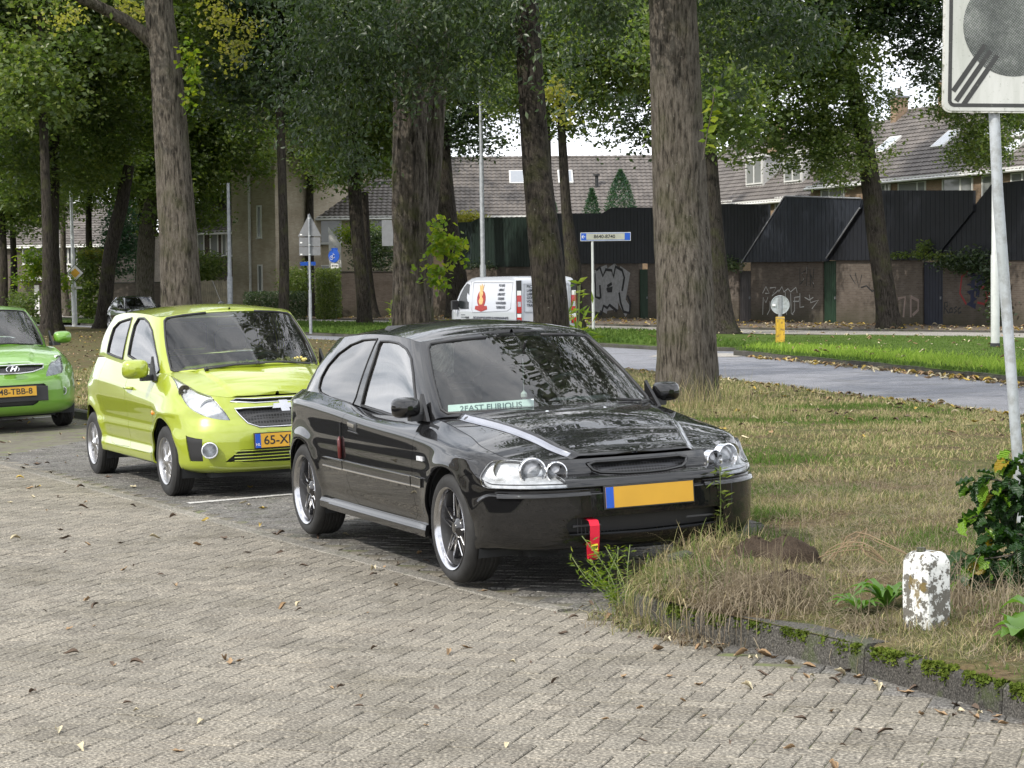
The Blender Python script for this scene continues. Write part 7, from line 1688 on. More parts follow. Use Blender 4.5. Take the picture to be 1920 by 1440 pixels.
b = (at_depth(733, 620, 76).x, 76.0, .1); r = pole('traffic_sign', 'grey back of a rectangular board peeking out left of the mossy trunk', 'sign', (at_depth(750, 620, 76).x, 76.0, .1), hb(750, 415, b), .04, .04); m = MB(); m.cbox(-.60, -.05, -.02, .0, hb(733, 461, b), hb(733, 413, b), .01); m.build('board', M['sign_back'], r)
# street name board
b = (at_depth(1113, 628, 73).x, 73.0, .15); r = pole('street_name_sign', 'blue and white number board 8640-8740 with left arrow on a grey post', 'sign', b, hb(1111, 452, b), .052, .045, 'galv_light', steps=((hb(1112, 532, b), .047),), lean=-.004); zc = lambda py: hb(1112, py, b)
k_ = 73/CAM_F; x0 = -22*k_-.02; x1 = 71*k_; zt, zb = zc(436), zc(452); m = MB(); m.cbox(x0, x1, -.06, .02, zb, zt, .008); m.build('board_case', M['galv_light'], r); m = MB(); m.box(x0+.02, x1-.02, -.064, -.061, zb+.02, zt-.02); bb = m.build('blue_face', M['board_blue'] if 'board_blue' in M else M['blue_plate'], r)
m = MB(); m.box(x0+.20, x1-.21, -.068, -.0645, zb+.04, zt-.035); m.build('white_field', plain('board_cream', (.36, .37, .31), .5), bb); fx = frame(((x0+x1)/2-.04, -.070, (zt+zb)/2), (1, 0, 0), (0, 0, 1)); text_obj('board_numbers', '8640-8740', .17, M['ink'], bb, fx, bold=.004)
m = MB(); cx, cz = x0+.10, (zt+zb)/2; m.tube([(cx-.05, -.068, cz), (cx+.06, -.068, cz)], .012, 4); m.tube([(cx, -.068, cz+.055), (cx-.055, -.068, cz), (cx, -.068, cz-.055)], .012, 4); m.build('arrow', M['white'], bb, kind='stuff')
# yellow bollard with a sign disc seen from behind
b = (at_depth(1463, 656, 54.9).x, 54.9, .14); r = empty('yellow_bollard', b, 0, 'yellow bollard with a round grey sign back on the tip of the green island', 'bollard'); k_ = 54.9/CAM_F; zc = lambda py: hb(1463, py, b)
M['bollard_yellow'] = dirty('bollard_yellow', (.58, .36, .03), (.16, .09, .04), 9, (.52, .6), .6); m = MB(); m.cbox(-.105, .105, -.105, .105, -.05, zc(594), .01); m.build('column', M['bollard_yellow'], r)
m = MB(); m.lathe([(.04, zc(594)), (.06, zc(592))], 12); m.tube([(0, 0, zc(595)), (0, 0, zc(588))], .05, 10); m.build('neck', M['galv'], r)
Mt = frame((0, 0, zc(571.5)), (1, 0, 0), (0, 0, 1)); m = MB(); m.lathe([(.0001, -.03), (.225, -.03), (.24, -.02), (.245, .012), (.225, .012), (.222, .0), (.0001, .0)], 32, Mt); d_ = m.build('sign_disc', M['galv_weathered'], r, smooth=True, sharp=30)
m = MB(); m.box(-.035, .035, -.035, -.012, zc(588), zc(555)); m.build('mounting_rail', M['galv'], d_); m = MB(); m.box(-.20, -.12, -.032, -.005, zc(574), zc(570)); m.build('sticker', M['white'], d_)
m = MB(); m.box(-.1051, .1051, -.108, -.1055, zc(597), zc(596)); m.build('band', M['galv'], r)
# concrete marker post with flaking white paint
def marker():
    p = unproj(1737, 1172, .16); x, y = p.x, p.y; root = empty('marker_post', (x, y, gz(x, y)-.03), math.radians(32), 'stubby square concrete post with flaking white paint and moss beside the curved kerb', 'post')
    m, t, b_ = newmat('flaking_paint'); co = N(t, 'ShaderNodeTexCoord').outputs['Object']; n1 = noise(t, 22, 8, .72, co); n2 = noise(t, 9, 6, .7, co); n3 = noise(t, 70, 3, .6, co)
    z = N(t, 'ShaderNodeSeparateXYZ', {'Vector': co}).outputs['Z']; low = N(t, 'ShaderNodeMapRange', {'Value': z, 'From Min': .05, 'From Max': .22, 'To Min': .05, 'To Max': 0}).outputs[0]
    base_ = mixc(t, n3, (.09, .085, .07), (.17, .16, .14)); pm_ = ramp(t, math_(t, 'SUBTRACT', n1, low), [(.475, (0, 0, 0)), (.495, (1, 1, 1))]); c = mixc(t, pm_, base_, (.66, .67, .65)); ms = ramp(t, n2, [(.56, (0, 0, 0)), (.60, (1, 1, 1))]); c = mixc(t, math_(t, 'MULTIPLY', ms, .85), c, (.17, .12, .03))
    setc(t, b_, c); b_.inputs['Roughness'].default_value = .85; bump(t, b_, math_(t, 'ADD', pm_, math_(t, 'MULTIPLY', n3, .5)), .7, .006)
    s = .080; H = .355; V = []; F = []
    prof = [(0, 1.0), (.02, 1.0), (.12, 1.0), (.22, 1.0), (H-.055, 1.0), (H-.04, .985), (H-.012, .80), (H, .62), (H+.004, .2)]
    n = 24
    for z_, k in prof:
        for i in range(n):
            a = 2*PI*(i+.5)/n; ca, sa = math.cos(a), math.sin(a); q = 1/max(abs(ca), abs(sa)); q = min(q, 1.30); V.append((ca*q*s*k+.002*math.sin(i*3+z_*40), sa*q*s*k+.002*math.cos(i*5+z_*30), z_))
    for j in range(len(prof)-1):
        for i in range(n): F.append((j*n+i, j*n+(i+1) % n, (j+1)*n+(i+1) % n, (j+1)*n+i))
    F.append(tuple((len(prof)-1)*n+i for i in range(n))); mm = MB(); mm.add(V, F); mm.build('post_body', m, root, smooth=True, sharp=35)
    e = MB(); e.tube([(-.03, 0, H+.0), (-.03, 0, H+.02)], .02, 8); e.build('lifting_eye', M['kerb'], root)
marker()
# ================================================================== white van
def van():
    D = 60.0; yaw = math.radians(90-(-34)); 
    root = empty('white_van', label='white delivery van with blue-black lettering and red crest, parked behind the leaning trunk', cat='van')
    # rear right... the near rear corner stands at x=965 px
    pr_ = at_depth(966, 600, D); L_, W_, H_ = 5.0, 1.95, 1.96
    # side direction: towards the front (left, away); rear direction: to the right
    df = Vector((-.415, .910, 0)); dr = Vector((.910, .415, 0)); root.matrix_basis = Matrix(((df.x, -dr.x, 0, pr_.x), (df.y, -dr.y, 0, pr_.y), (0, 0, 1, .02), (0, 0, 0, 1)))
    P = M['van_white']
    # local: x forward, y left (negative y = right, hidden side); near corner at origin -> body spans y from -W to 0, x from 0 to L
    top = [(0.06, .42), (0.0, .75), (.02, 1.3), (.05, 1.80), (.14, 1.93), (.5, 1.965), (3.0, 1.965), (3.55, 1.90), (3.95, 1.66), (4.30, 1.25), (4.42, 1.12), (4.85, .98), (5.0, .82), (5.03, .5), (4.9, .30), (.10, .30)]
    # cross sections along x
    xs = [0.0, .04, .12, .4, .9, 1.5, 2.2, 2.9, 3.3, 3.6, 3.95, 4.25, 4.5, 4.8, 4.98, 5.03]
    def ztop(x): return np.interp(x, [0, .05, .14, .5, 3.0, 3.5, 3.9, 4.25, 4.45, 4.85, 5.0, 5.05], [1.82, 1.88, 1.93, 1.965, 1.965, 1.92, 1.70, 1.30, 1.14, 1.02, .86, .60])
    V = []; n = 18; rows = []
    for x in xs:
        zt = ztop(x); zb = .30; wid = W_/2*(1 if x < 4.3 else 1-.22*((x-4.3)/.75)**2); wid *= (.965 if x < .02 else 1)
        sec = []
        for k in range(n+1):
            u = k/n; 
            if u < .62: z = zb+(zt-.12-zb)*u/.62; y = wid*(1-.085*max(0, (z-1.0)/(1.96-1.0))**1.4-.02*max(0, (.5-z)/.2))
            else:
                a = (u-.62)/.38*PI/2; zc_ = zt-.12; yb = wid*(1-.085*max(0, (zc_-1.0)/.96)**1.4); z = zc_+.12*math.sin(a); y = yb*(1-.12*(1-math.cos(a))) if k < n else yb*.86
                y = yb-(yb*.12)*(1-math.cos(a))
            sec.append((x, y, z))
        rows.append(sec)
    F = []; m = MB(); VV = []
    for sec in rows: VV += [(x, -W_/2+y, z) for x, y, z in sec]+[(x, -W_/2-y, z) for x, y, z in sec[::-1]]
    K = 2*(n+1)
    for i in range(len(rows)-1):
        for k in range(K-1): F.append((i*K+k, i*K+k+1, (i+1)*K+k+1, (i+1)*K+k))
        F.append((i*K+K-1, i*K, (i+1)*K, (i+1)*K+K-1))
    F.append(tuple(range(K))); F.append(tuple((len(rows)-1)*K+k for k in range(K-1, -1, -1)))
    me = mesh_np('body', np.array(VV), F, True); bm = bmesh.new(); bm.from_mesh(me); bmesh.ops.recalc_face_normals(bm, faces=bm.faces); bm.to_mesh(me); bm.free(); me.set_sharp_from_angle(angle=math.radians(40)); link('body', me, P, root)
    def ys(x, z): wid = W_/2*(1 if x < 4.3 else 1-.22*((x-4.3)/.75)**2); return -W_/2+wid*(1-.085*max(0, (z-1.0)/.96)**1.4)
    def side(name, poly, off, mat, par=root, th=.01):
        m = MB(); V = [(x, ys(x, z)+off, z) for x, z in poly]+[(x, ys(x, z)+off-th, z) for x, z in poly]; n_ = len(poly); m.add(V, [tuple(range(n_-1, -1, -1)), tuple(range(n_, 2*n_))]+[(i, (i+1) % n_, (i+1) % n_+n_, i+n_) for i in range(n_)]); return m.build(name, mat, par)
    side('door_window', [(3.28, 1.02), (3.30, 1.74), (3.50, 1.78), (3.72, 1.66), (3.98, 1.40), (4.10, 1.22), (4.14, 1.12), (3.9, 1.03)], .006, M['glass_van'])
    side('quarter_window', [(4.18, 1.06), (4.17, 1.18), (4.36, 1.06)], .006, M['glass_van'])
    m = MB()
    for L__ in ([(3.2, .45), (3.2, 1.85)], [(3.2, .45), (3.2, .44), (4.1, .44), (4.3, .9), (4.3, 1.0)], [(.25, 1.78), (.3, 1.05), (.55, .98), (3.0, .92), (3.05, 1.0), (3.02, 1.80), (.25, 1.78)]): m.tube([(x, ys(x, z)+.002, z) for x, z in L__], .009, 4)
    m.build('panel_groove', M['groove'], root, kind='stuff')
    mm = MB(); mm.cbox(4.0, 4.12, .02, .22, 1.0, 1.28, .02); mm.build('door_mirror', M['black_trim'], root)
    sm = lambda x, z: frame((x, ys(x, z)+.012, z), (-1, 0, 0), (0, -.04, 1))
    text_obj('van_lettering', 'DE VOORDELIGSTE VLOERENWINKEL', .155, M['ink_blue'], root, sm(1.68, .745), bold=.005, sx=.96)
    for k, s_ in enumerate(('PVC VLOER', 'LAMINAAT', 'LAMELPARKET', 'GORDIJNEN', 'VOUWGORDIJNEN', 'TRAPRENOVATIE')): text_obj('van_list_line', s_, .105, M['ink_blue'], root, sm(.98, 1.70-k*.125), bold=.003, sx=.75)
    for k, w_ in enumerate((.3, .45, .3, .4, .2, .25)): side('door_text_bar', [(3.85, .84-k*.07), (3.85-w_, .84-k*.07), (3.85-w_, .86-k*.07), (3.85, .86-k*.07)], .010, M['ink_blue'])
    side('door_handle', [(3.28, .76), (3.5, .76), (3.5, .80), (3.28, .80)], .03, M['black_trim'], th=.03)
    # crest: red oval, gold crowned figure, ribbon
    ov = [(2.38+.30*math.cos(a), 1.32+.25*math.sin(a)) for a in np.linspace(0, 2*PI, 24, endpoint=False)]; side('crest_oval', ov, .009, M['crest_red'])
    side('crest_figure', [(2.48, 1.16), (2.56, 1.26), (2.47, 1.36), (2.53, 1.46), (2.50, 1.58), (2.56, 1.74), (2.47, 1.66), (2.40, 1.76), (2.33, 1.66), (2.24, 1.74), (2.29, 1.58), (2.26, 1.48), (2.33, 1.38), (2.22, 1.28), (2.30, 1.16)], .013, M['crest_gold']); side('crest_ribbon', [(2.82, 1.02), (2.78, 1.12), (1.98, 1.12), (1.94, 1.02), (2.38, .95)], .012, M['crest_red'])
    # rear face (x = 0), y from 0 to -W
    def rear(name, x0, x1, z0, z1, off, mat, par=root, th=.02): m = MB(); m.box(-off, -off+th, min(-x0, -x1), max(-x0, -x1), z0, z1); return m.build(name, mat, par)
    for sgn_, x0 in ((1, .04), (-1, W_-.20)):
        rear('rear_pillar', x0, x0+.16, .62, 1.84, .012, M['black_trim']); rl = rear('tail_lamp', x0+.01, x0+.15, .92, 1.42, .03, M['red'], th=.03); rear('reflector', x0+.02, x0+.14, 1.42, 1.55, .03, M['white']); rear('lamp_clear', x0+.03, x0+.13, 1.10, 1.24, .034, M['proj'], rl)
        rear('tail_lamp', x0+.01, x0+.15, .62, .80, .03, M['red'], th=.03); rear('reflector', x0+.02, x0+.14, .80, .90, .03, M['white'])
    m = MB(); m.tube([(-.014, -W_/2, .5), (-.014, -W_/2, 1.86)], .008, 4)
    for a, c in ((.28, .86), (1.10, 1.68)):
        m.tube([(-.012, -a, .95), (-.012, -a, 1.74), (-.012, -c, 1.74), (-.012, -c, .95), (-.012, -a, .95)], .008, 4)
    m.build('panel_groove', M['groove'], root, kind='stuff')
    for k, s_ in enumerate(('PVC VLOER', 'LAMINAAT', 'LAMELPARKET', 'GORDIJNEN', 'VOUWGORDIJNEN', 'TRAPRENOVATIE')): text_obj('rear_list_line', s_, .11, M['ink_blue'], root, frame((-.02, -.36, 1.66-k*.105), (0, -1, 0), (0, 0, 1)), bold=.003, sx=.8, align='LEFT')
    text_obj('rear_web_line', 'vloerenwinkel', .10, M['ink_blue'], root, frame((-.02, -.36, .66), (0, -1, 0), (0, 0, 1)), bold=.002, align='LEFT'); rear('rear_handle', .72, .86, .88, .95, .03, M['black_trim']); rear('number_plate_strip', .3, 1.6, .52, .57, .02, M['black_trim'])
    rear('rear_bumper', .02, W_-.02, .30, .48, .05, M['black_trim'], th=.08); m = MB(); m.lathe([(.06, 0), (.05, -.02), (.0001, -.03)], 14, frame((4.72, ys(4.7, .5)+.01, .52), (1, 0, 0), (0, 0, 1)) @ Matrix.Rotation(PI, 4, 'Y')); m.build('fuel_or_fog_recess', M['dark'], root) if False else None
    for x in (.95, 4.0):
        for y in (-.12, -W_+.12):
            m = MB(); Mt = frame((x, y, .33), (1, 0, 0), (0, 0, 1)); m.lathe([(.2, -.11), (.31, -.11), (.33, -.07), (.33, .07), (.31, .11), (.2, .11)], 28, Mt, closed=True); w__ = m.build('wheel', M['rubber'], root, smooth=True, sharp=40); m = MB(); m.lathe([(.21, -.08), (.05, -.04), (.0001, -.04)], 20, Mt); m.lathe([(.21, .08), (.05, .04), (.0001, .04)], 20, Mt); m.build('wheel_rim', M['alu'], w__, kind='stuff')
M['van_white'] = carpaint('van_white', (.40, .42, .46), 0, .35, dirtamt=.05); M['glass_van'] = plain('van_glass', (.012, .015, .016), .25); M['groove'] = plain('groove', (.22, .23, .25), .5); M['ink_blue'] = plain('lettering_dark', (.03, .035, .05), .5); M['crest_red'] = plain('crest_red', (.30, .025, .02), .5, var=.3, vscale=20); M['crest_gold'] = plain('crest_gold', (.62, .38, .14), .4, var=.5, vscale=30)
van()
# dark parked car far behind the lime car
def recolour(o, a, b):
    for c in [o]+list(o.children_recursive):
        if c.type == 'MESH' and a.name in [s.name for s in c.data.materials if s]:
            c.data = c.data.copy()
            for k, s in enumerate(c.data.materials):
                if s == a: c.data.materials[k] = b
dk = copy_tree(g_car); recolour(dk, M['green'], M['black_gloss']); dk['label'] = 'dark car on the far road, only its roof and windscreen showing over the lime car'
dk.name = 'dark_car'; place_car(dk, at_depth(272, 560, 92).x, 92, math.radians(-62), 0)
for c in list(dk.children):
    if c.name.startswith(('number_plate', 'emblem')): 
        for q in list(c.children): bpy.data.objects.remove(q)
        bpy.data.objects.remove(c)
# ================================================================== grass, weeds, leaves
def blades(name, pts, h0, h1, w_, mats, label, seed=1, lean=.5, curl=.5, segs=2, cat='grass'):
    "bent tapering grass blades joined into one mesh"
    r_ = np.random.default_rng(seed); P = np.asarray(pts); n = len(P); h = r_.uniform(h0, h1, n)*P[:, 3] if P.shape[1] > 3 else r_.uniform(h0, h1, n)
    a = r_.uniform(0, 2*PI, n); le = np.abs(r_.normal(0, lean, n)); d = np.stack([np.cos(a)*le, np.sin(a)*le, np.ones(n)], 1); d /= np.linalg.norm(d, axis=1, keepdims=True)
    sd_ = np.stack([-np.sin(a+r_.normal(0, .8, n)), np.cos(a), np.zeros(n)], 1); ww = (w_*r_.uniform(.6, 1.4, n))[:, None]; b = P[:, :3]; hh = h[:, None]; cv = np.stack([np.cos(a), np.sin(a), -.4*np.ones(n)], 1)*curl
    p1 = b+d*hh*.5; p2 = b+d*hh*.95+cv*hh*.28*r_.uniform(.2, 1.4, n)[:, None]
    V = np.stack([b-sd_*ww, b+sd_*ww, p1-sd_*ww*.7, p1+sd_*ww*.7, p2], 1).reshape(-1, 3); i = np.arange(n)[:, None]*5
    F = [list(q) for q in np.concatenate([i+np.array([0, 1, 3, 2])]).tolist()]+[list(q) for q in (i+np.array([2, 3, 4])).tolist()]
    me = mesh_np(name, V, F, False); return link(name, me, mats, None, label=label, cat=cat, kind='stuff')
def blade_mat(name, stops, transl=.3):
    m, t, b = newmat(name); geo = N(t, 'ShaderNodeNewGeometry'); n1 = noise(t, 1.3, 8, .65, geo.outputs['Position']); f = math_(t, 'ADD', math_(t, 'MULTIPLY', geo.outputs['Random Per Island'], .45), math_(t, 'MULTIPLY', math_(t, 'SUBTRACT', n1, .22), 1.0))
    c = ramp(t, f, stops); setc(t, b, c); b.inputs['Roughness'].default_value = .7; b.inputs['Specular IOR Level'].default_value = .2
    tr = N(t, 'ShaderNodeBsdfTranslucent'); t.links.new(c, tr.inputs['Color']); mxs = N(t, 'ShaderNodeMixShader', {'Fac': transl}); t.links.new(b.outputs[0], mxs.inputs[1]); t.links.new(tr.outputs[0], mxs.inputs[2]); t.links.new(mxs.outputs[0], t.nodes['Material Output'].inputs['Surface']); return m
M['blade_dry'] = blade_mat('blade_dry', [(.10, (.19, .145, .085)), (.34, (.46, .38, .22)), (.46, (.32, .28, .14)), (.56, (.17, .20, .06)), (.66, (.11, .155, .04)), (.76, (.35, .30, .15)), (.9, (.50, .42, .26))])
M['blade_green'] = blade_mat('blade_green', [(.2, (.06, .115, .02)), (.6, (.10, .17, .03)), (.9, (.16, .22, .05))], .4)
M['blade_bright'] = blade_mat('blade_bright', [(.2, (.17, .29, .035)), (.6, (.26, .39, .05)), (.9, (.36, .44, .09))], .45)
M['straw'] = blade_mat('straw', [(.2, (.17, .135, .095)), (.5, (.30, .25, .175)), (.7, (.24, .20, .13)), (.9, (.15, .15, .07))], .3)
def scatter(poly, bbox, dens, seed, fn=None, fov=.27):
    r_ = np.random.default_rng(seed); x0, x1, y0, y1 = bbox; n = int((x1-x0)*(y1-y0)*dens); X = r_.uniform(x0, x1, n); Y = r_.uniform(y0, y1, n); k = np.abs(X) < fov*Y; X, Y = X[k], Y[k]; out_ = []
    P = np.array(poly); ok = np.zeros(len(X), bool); j = len(P)-1
    for i in range(len(P)):
        xi, yi = P[i]; xj, yj = P[j]; c = ((yi > Y) != (yj > Y)) & (X < (xj-xi)*(Y-yi)/(yj-yi+1e-12)+xi); ok ^= c; j = i
    return X[ok], Y[ok]
class HF:
    "height of the verge sampled once on a grid"
    def __init__(s, x0, x1, y0, y1, st):
        s.xs = np.arange(x0, x1+st, st); s.ys = np.arange(y0, y1+st, st); s.st = st; s.Z = np.array([[gz(x, y) for y in s.ys] for x in s.xs])
    def __call__(s, X, Y):
        i = np.clip((X-s.xs[0])/s.st, 0, len(s.xs)-1.001); j = np.clip((Y-s.ys[0])/s.st, 0, len(s.ys)-1.001); a, b = i.astype(int), j.astype(int); f, g = i-a, j-b
        return s.Z[a, b]*(1-f)*(1-g)+s.Z[a+1, b]*f*(1-g)+s.Z[a, b+1]*(1-f)*g+s.Z[a+1, b+1]*f*g
inner = [(x+.05, y+.03) for x, y in CORNER]+ROADN
hn_ = HF(0, 6, 7, 17, .14); hm_ = HF(-10, 9, 16, 46, .8); hf_ = HF(-24, 16, 40, 115, 3.0)
earth_spots = [(1.40, 10.95, .16), (1.27, 10.98, .13), (1.32, 10.3, .16), (2.1, 9.7, .2), (1.75, 9.6, .15), (2.6, 9.3, .2)]
def bare(X, Y):
    k = np.ones(len(X), bool)
    for x, y, r in earth_spots: k &= ((X-x)**2+((Y-y)*.8)**2 > r*r*np.random.default_rng(3).uniform(.4, 1.5, len(X)))
    return k
X, Y = scatter(inner, (0, 5, 7.2, 16.5), 3800, 1); k = bare(X, Y); X, Y = X[k], Y[k]
pn = np.array([max(0, .35+.4*hn(x, y, 2.2)+.6*hn(x+3, y, 6.5)) for x, y in zip(X, Y)])
gsel = np.array([hn(x+1.7, y, 1.9)+.5*hn(x, y+2, 5.1) for x, y in zip(X, Y)])+np.random.default_rng(5).normal(0, .25, len(X)) > .6
blades('verge_grass', np.stack([X, Y, hn_(X, Y)-.01, .4+pn*1.2], 1)[~gsel], .02, .07, .0021, M['blade_dry'], 'dry mown grass on the near verge beside the black car', 2, 1.3, .9)
blades('verge_grass', np.stack([X, Y, hn_(X, Y)-.01, .6+pn*1.1], 1)[gsel], .03, .075, .0022, M['blade_green'], 'green patches in the dry verge beside the black car', 22, .7, .6)
X2, Y2 = X[::3]+.01, Y[::3]+.01; blades('cut_straw', np.stack([X2, Y2, hn_(X2, Y2)+.012, np.ones(len(X2))], 1), .04, .13, .0016, M['straw'], 'loose pale straw lying flat on the near verge', 32, 7, .1)
X, Y = scatter(inner, (-5, 7.5, 16, 28), 1300, 3); gs_ = np.array([hn(x+1.7, y, 1.1)+.5*hn(x, y+2, 2.9) for x, y in zip(X, Y)])+np.random.default_rng(6).normal(0, .25, len(X)) > .55; H_ = .5+.7*np.abs(np.sin(X*1.7+Y*.6+np.sin(Y*2.1)))
blades('verge_grass', np.stack([X, Y, hm_(X, Y)-.01, H_], 1)[~gs_], .025, .08, .0042, M['blade_dry'], 'dry grass between the cars and the trees', 4, 1.3, .8)
blades('verge_grass', np.stack([X, Y, hm_(X, Y)-.01, H_], 1)[gs_], .03, .09, .0042, M['blade_green'], 'greener patches between the cars and the trees', 24, .8, .6)
X, Y = scatter(inner, (-9, 7, 27, 46), 260, 5); blades('verge_grass', np.stack([X, Y, hm_(X, Y)-.01, np.ones(len(X))], 1), .04, .09, .009, M['blade_dry'], 'dry grass beneath the trees up to the road', 6, .8, .4)
isl = ISLAND; X, Y = scatter(isl, (5.2, 13, 34, 60), 330, 7); k = (Y > 0); blades('island_grass', np.stack([X, Y, hf_(X, Y)*0+.13, np.ones(len(X))], 1), .05, .11, .012, M['blade_green'], 'green grass of the strip between road and footpath', 8, .5, .4)
# brighter, longer fringe along the island kerb
r_ = np.random.default_rng(9); S_ = []; e = np.array(ROADF[1:7]); dd = np.concatenate([[0], np.cumsum(np.hypot(*np.diff(e, axis=0).T))])
q = r_.uniform(0, dd[-1], 17000); ex, ey = np.interp(q, dd, e[:, 0]), np.interp(q, dd, e[:, 1]); o_ = r_.gamma(2.0, .55, len(q))+.12; X, Y = ex+o_*.9, ey+o_*.4; k = Y > 32
blades('island_fringe', np.stack([X, Y, np.full(len(X), .12), np.clip(1.3-o_*.16, .4, 1.3)], 1)[k], .08, .24, .011, M['blade_bright'], 'tall bright green grass fringe along the island kerb', 10, .5, .6)
X, Y = scatter(isl, (-24, 6, 52, 110), 55, 11); blades('strip_grass', np.stack([X, Y, np.full(len(X), .13), np.ones(len(X))], 1), .08, .18, .03, M['blade_green'], 'green strip along the far side of the road', 12, .5, .4)
# long straw hanging over the kerb at the corner
def tuft(name, label, c, n, h0, h1, spread, mat, seed, lean=.7, w_=.003, dirv=None, cat='grass'):
    r_ = np.random.default_rng(seed); X = c[0]+r_.normal(0, spread, n); Y = c[1]+r_.normal(0, spread, n); V = []; F = []; Z = np.array([max(gz(x, y), 0) for x, y in zip(X, Y)])
    for i in range(n):
        h = r_.uniform(h0, h1); a = r_.uniform(0, 2*PI) if dirv is None else math.atan2(dirv[1], dirv[0])+r_.normal(0, .85); le = abs(r_.normal(lean, lean*.6)); w = w_*r_.uniform(.7, 1.3); b = len(V); p = np.array([X[i], Y[i], Z[i]-.01]); K = 5
        for k in range(K):
            t = k/(K-1); th = le*t*1.6; q = p+h*t*np.array([math.cos(a)*math.sin(th), math.sin(a)*math.sin(th), math.cos(th)]); s = np.array([-math.sin(a), math.cos(a), 0])*w*(1-t*.85); V += [q-s, q+s]
            if k: F.append((b+2*k-2, b+2*k-1, b+2*k+1, b+2*k))
    me = mesh_np(name, np.array(V), F); return link(name, me, M[mat] if isinstance(mat, str) else mat, None, label=label, cat=cat, kind='stuff')
for k, (cx, cy, n, h0, h1, sp, mt, dv, le, lb) in enumerate([
    (1.20, 9.95, 520, .15, .34, .13, 'straw', (-.6, -.8), 1.05, 'long straw hanging over the kerb at its bend'),
    (.98, 10.35, 360, .10, .24, .13, 'straw', (-.8, -.5), .9, 'matted straw on the kerb corner next to the leaf litter'),
    (.80, 10.75, 420, .06, .18, .14, 'blade_dry', (-.9, -.2), .8, 'ragged grass edge spilling onto the parking bay'),
    (1.05, 11.35, 520, .08, .22, .15, 'blade_dry', None, .7, 'grass hump right in front of the black car bumper'),
    (1.30, 11.9, 380, .08, .22, .14, 'blade_green', None, .6, 'greener grass tuft under the bumper corner'),
    (.95, 11.75, 120, .15, .34, .10, 'straw', (-.9, .1), .95, 'seeding grass stalks reaching under the bumper'),
    (.62, 10.62, 300, .08, .2, .10, 'blade_dry', (-.8, -.6), 1.1, 'shaggy grass drooping over the kerb nose'),
    (.72, 10.22, 320, .08, .22, .10, 'blade_dry', (-.7, -.7), 1.15, 'shaggy dry grass hiding the kerb before its bend'),
    (.56, 10.42, 200, .04, .12, .10, 'straw', None, 1.2, 'dead grass heap on the paving at the kerb nose'),
    (.86, 9.93, 260, .06, .18, .09, 'straw', (-.6, -.8), 1.2, 'dead grass lying against the kerb face'),
    (.95, 10.6, 260, .06, .2, .14, 'blade_green', None, .8, 'green tuft on the corner of the verge'),
    (1.55, 9.32, 120, .10, .26, .07, 'straw', (-.5, -.85), 1.1, 'thin straws bowing over the mossy kerb'),
    (1.95, 9.75, 120, .12, .36, .07, 'straw', None, .4, 'thin straw stalks in front of the marker post'),
    (2.28, 9.6, 240, .10, .28, .16, 'straw', None, .6, 'dry stalks right of the marker post'),
    (2.2, 26.9, 260, .2, .55, .22, 'blade_dry', None, .35, 'long dry grass at the foot of the thick trunk, left side'),
    (2.75, 27.3, 200, .2, .5, .2, 'blade_dry', None, .35, 'long dry grass at the foot of the thick trunk, right side'),
    (2.6, 24.5, 300, .1, .35, .5, 'blade_dry', None, .5, 'rough grass behind the black car by the thick trunk'),
    ]): tuft('grass_tuft', lb, (cx, cy), n, h0, h1, sp, mt, 100+k, le, dirv=dv)
# weeds
def rosette(label, c, n, L_, mat, seed, up=.9, w_=.32):
    r_ = np.random.default_rng(seed); z = gz(*c); root = empty('weed', (c[0], c[1], z), 0, label, 'weed')
    for i in range(n):
        a = 2*PI*i/n+r_.uniform(-.3, .3); l = L_*r_.uniform(.7, 1.15); u = up*r_.uniform(.6, 1.3); V = []; F = []; K = 7
        for k in range(K):
            t = k/(K-1); rr_ = l*(t*math.cos(.6)*.9); zz = l*(u*t-.75*u*t*t); w = l*w_*math.sin(PI*min(t*.9+.08, 1))**.8*(1+.18*(-1)**k)*.5; ca, sa = math.cos(a), math.sin(a)
            V += [(ca*rr_-sa*w, sa*rr_+ca*w, zz+w*.35), (ca*rr_, sa*rr_, zz), (ca*rr_+sa*w, sa*rr_-ca*w, zz+w*.35)]
            if k: b = 3*k; F += [(b-3, b-2, b+1, b), (b-2, b-1, b+2, b+1)]
        link('leaf', mesh_np('leaf', np.array(V), F, True), M[mat], root)
    return root
rosette('bright green rosette weed at the foot of the marker post', (1.70, 9.72), 20, .24, 'leaf_hornbeam', 1, 1.3, .17); rosette('low dandelion leaves left of the marker post', (1.57, 9.66), 16, .18, 'leaf_hornbeam', 2, 1.0, .18)
rosette('broad-leaved green weed at the right frame edge above the kerb', (2.12, 8.75), 13, .24, 'leaf_hornbeam', 3, 1.2, .5); rosette('second broad-leaved weed cut by the right frame edge', (2.24, 8.95), 9, .22, 'leaf_hornbeam', 5, 1.3, .5)
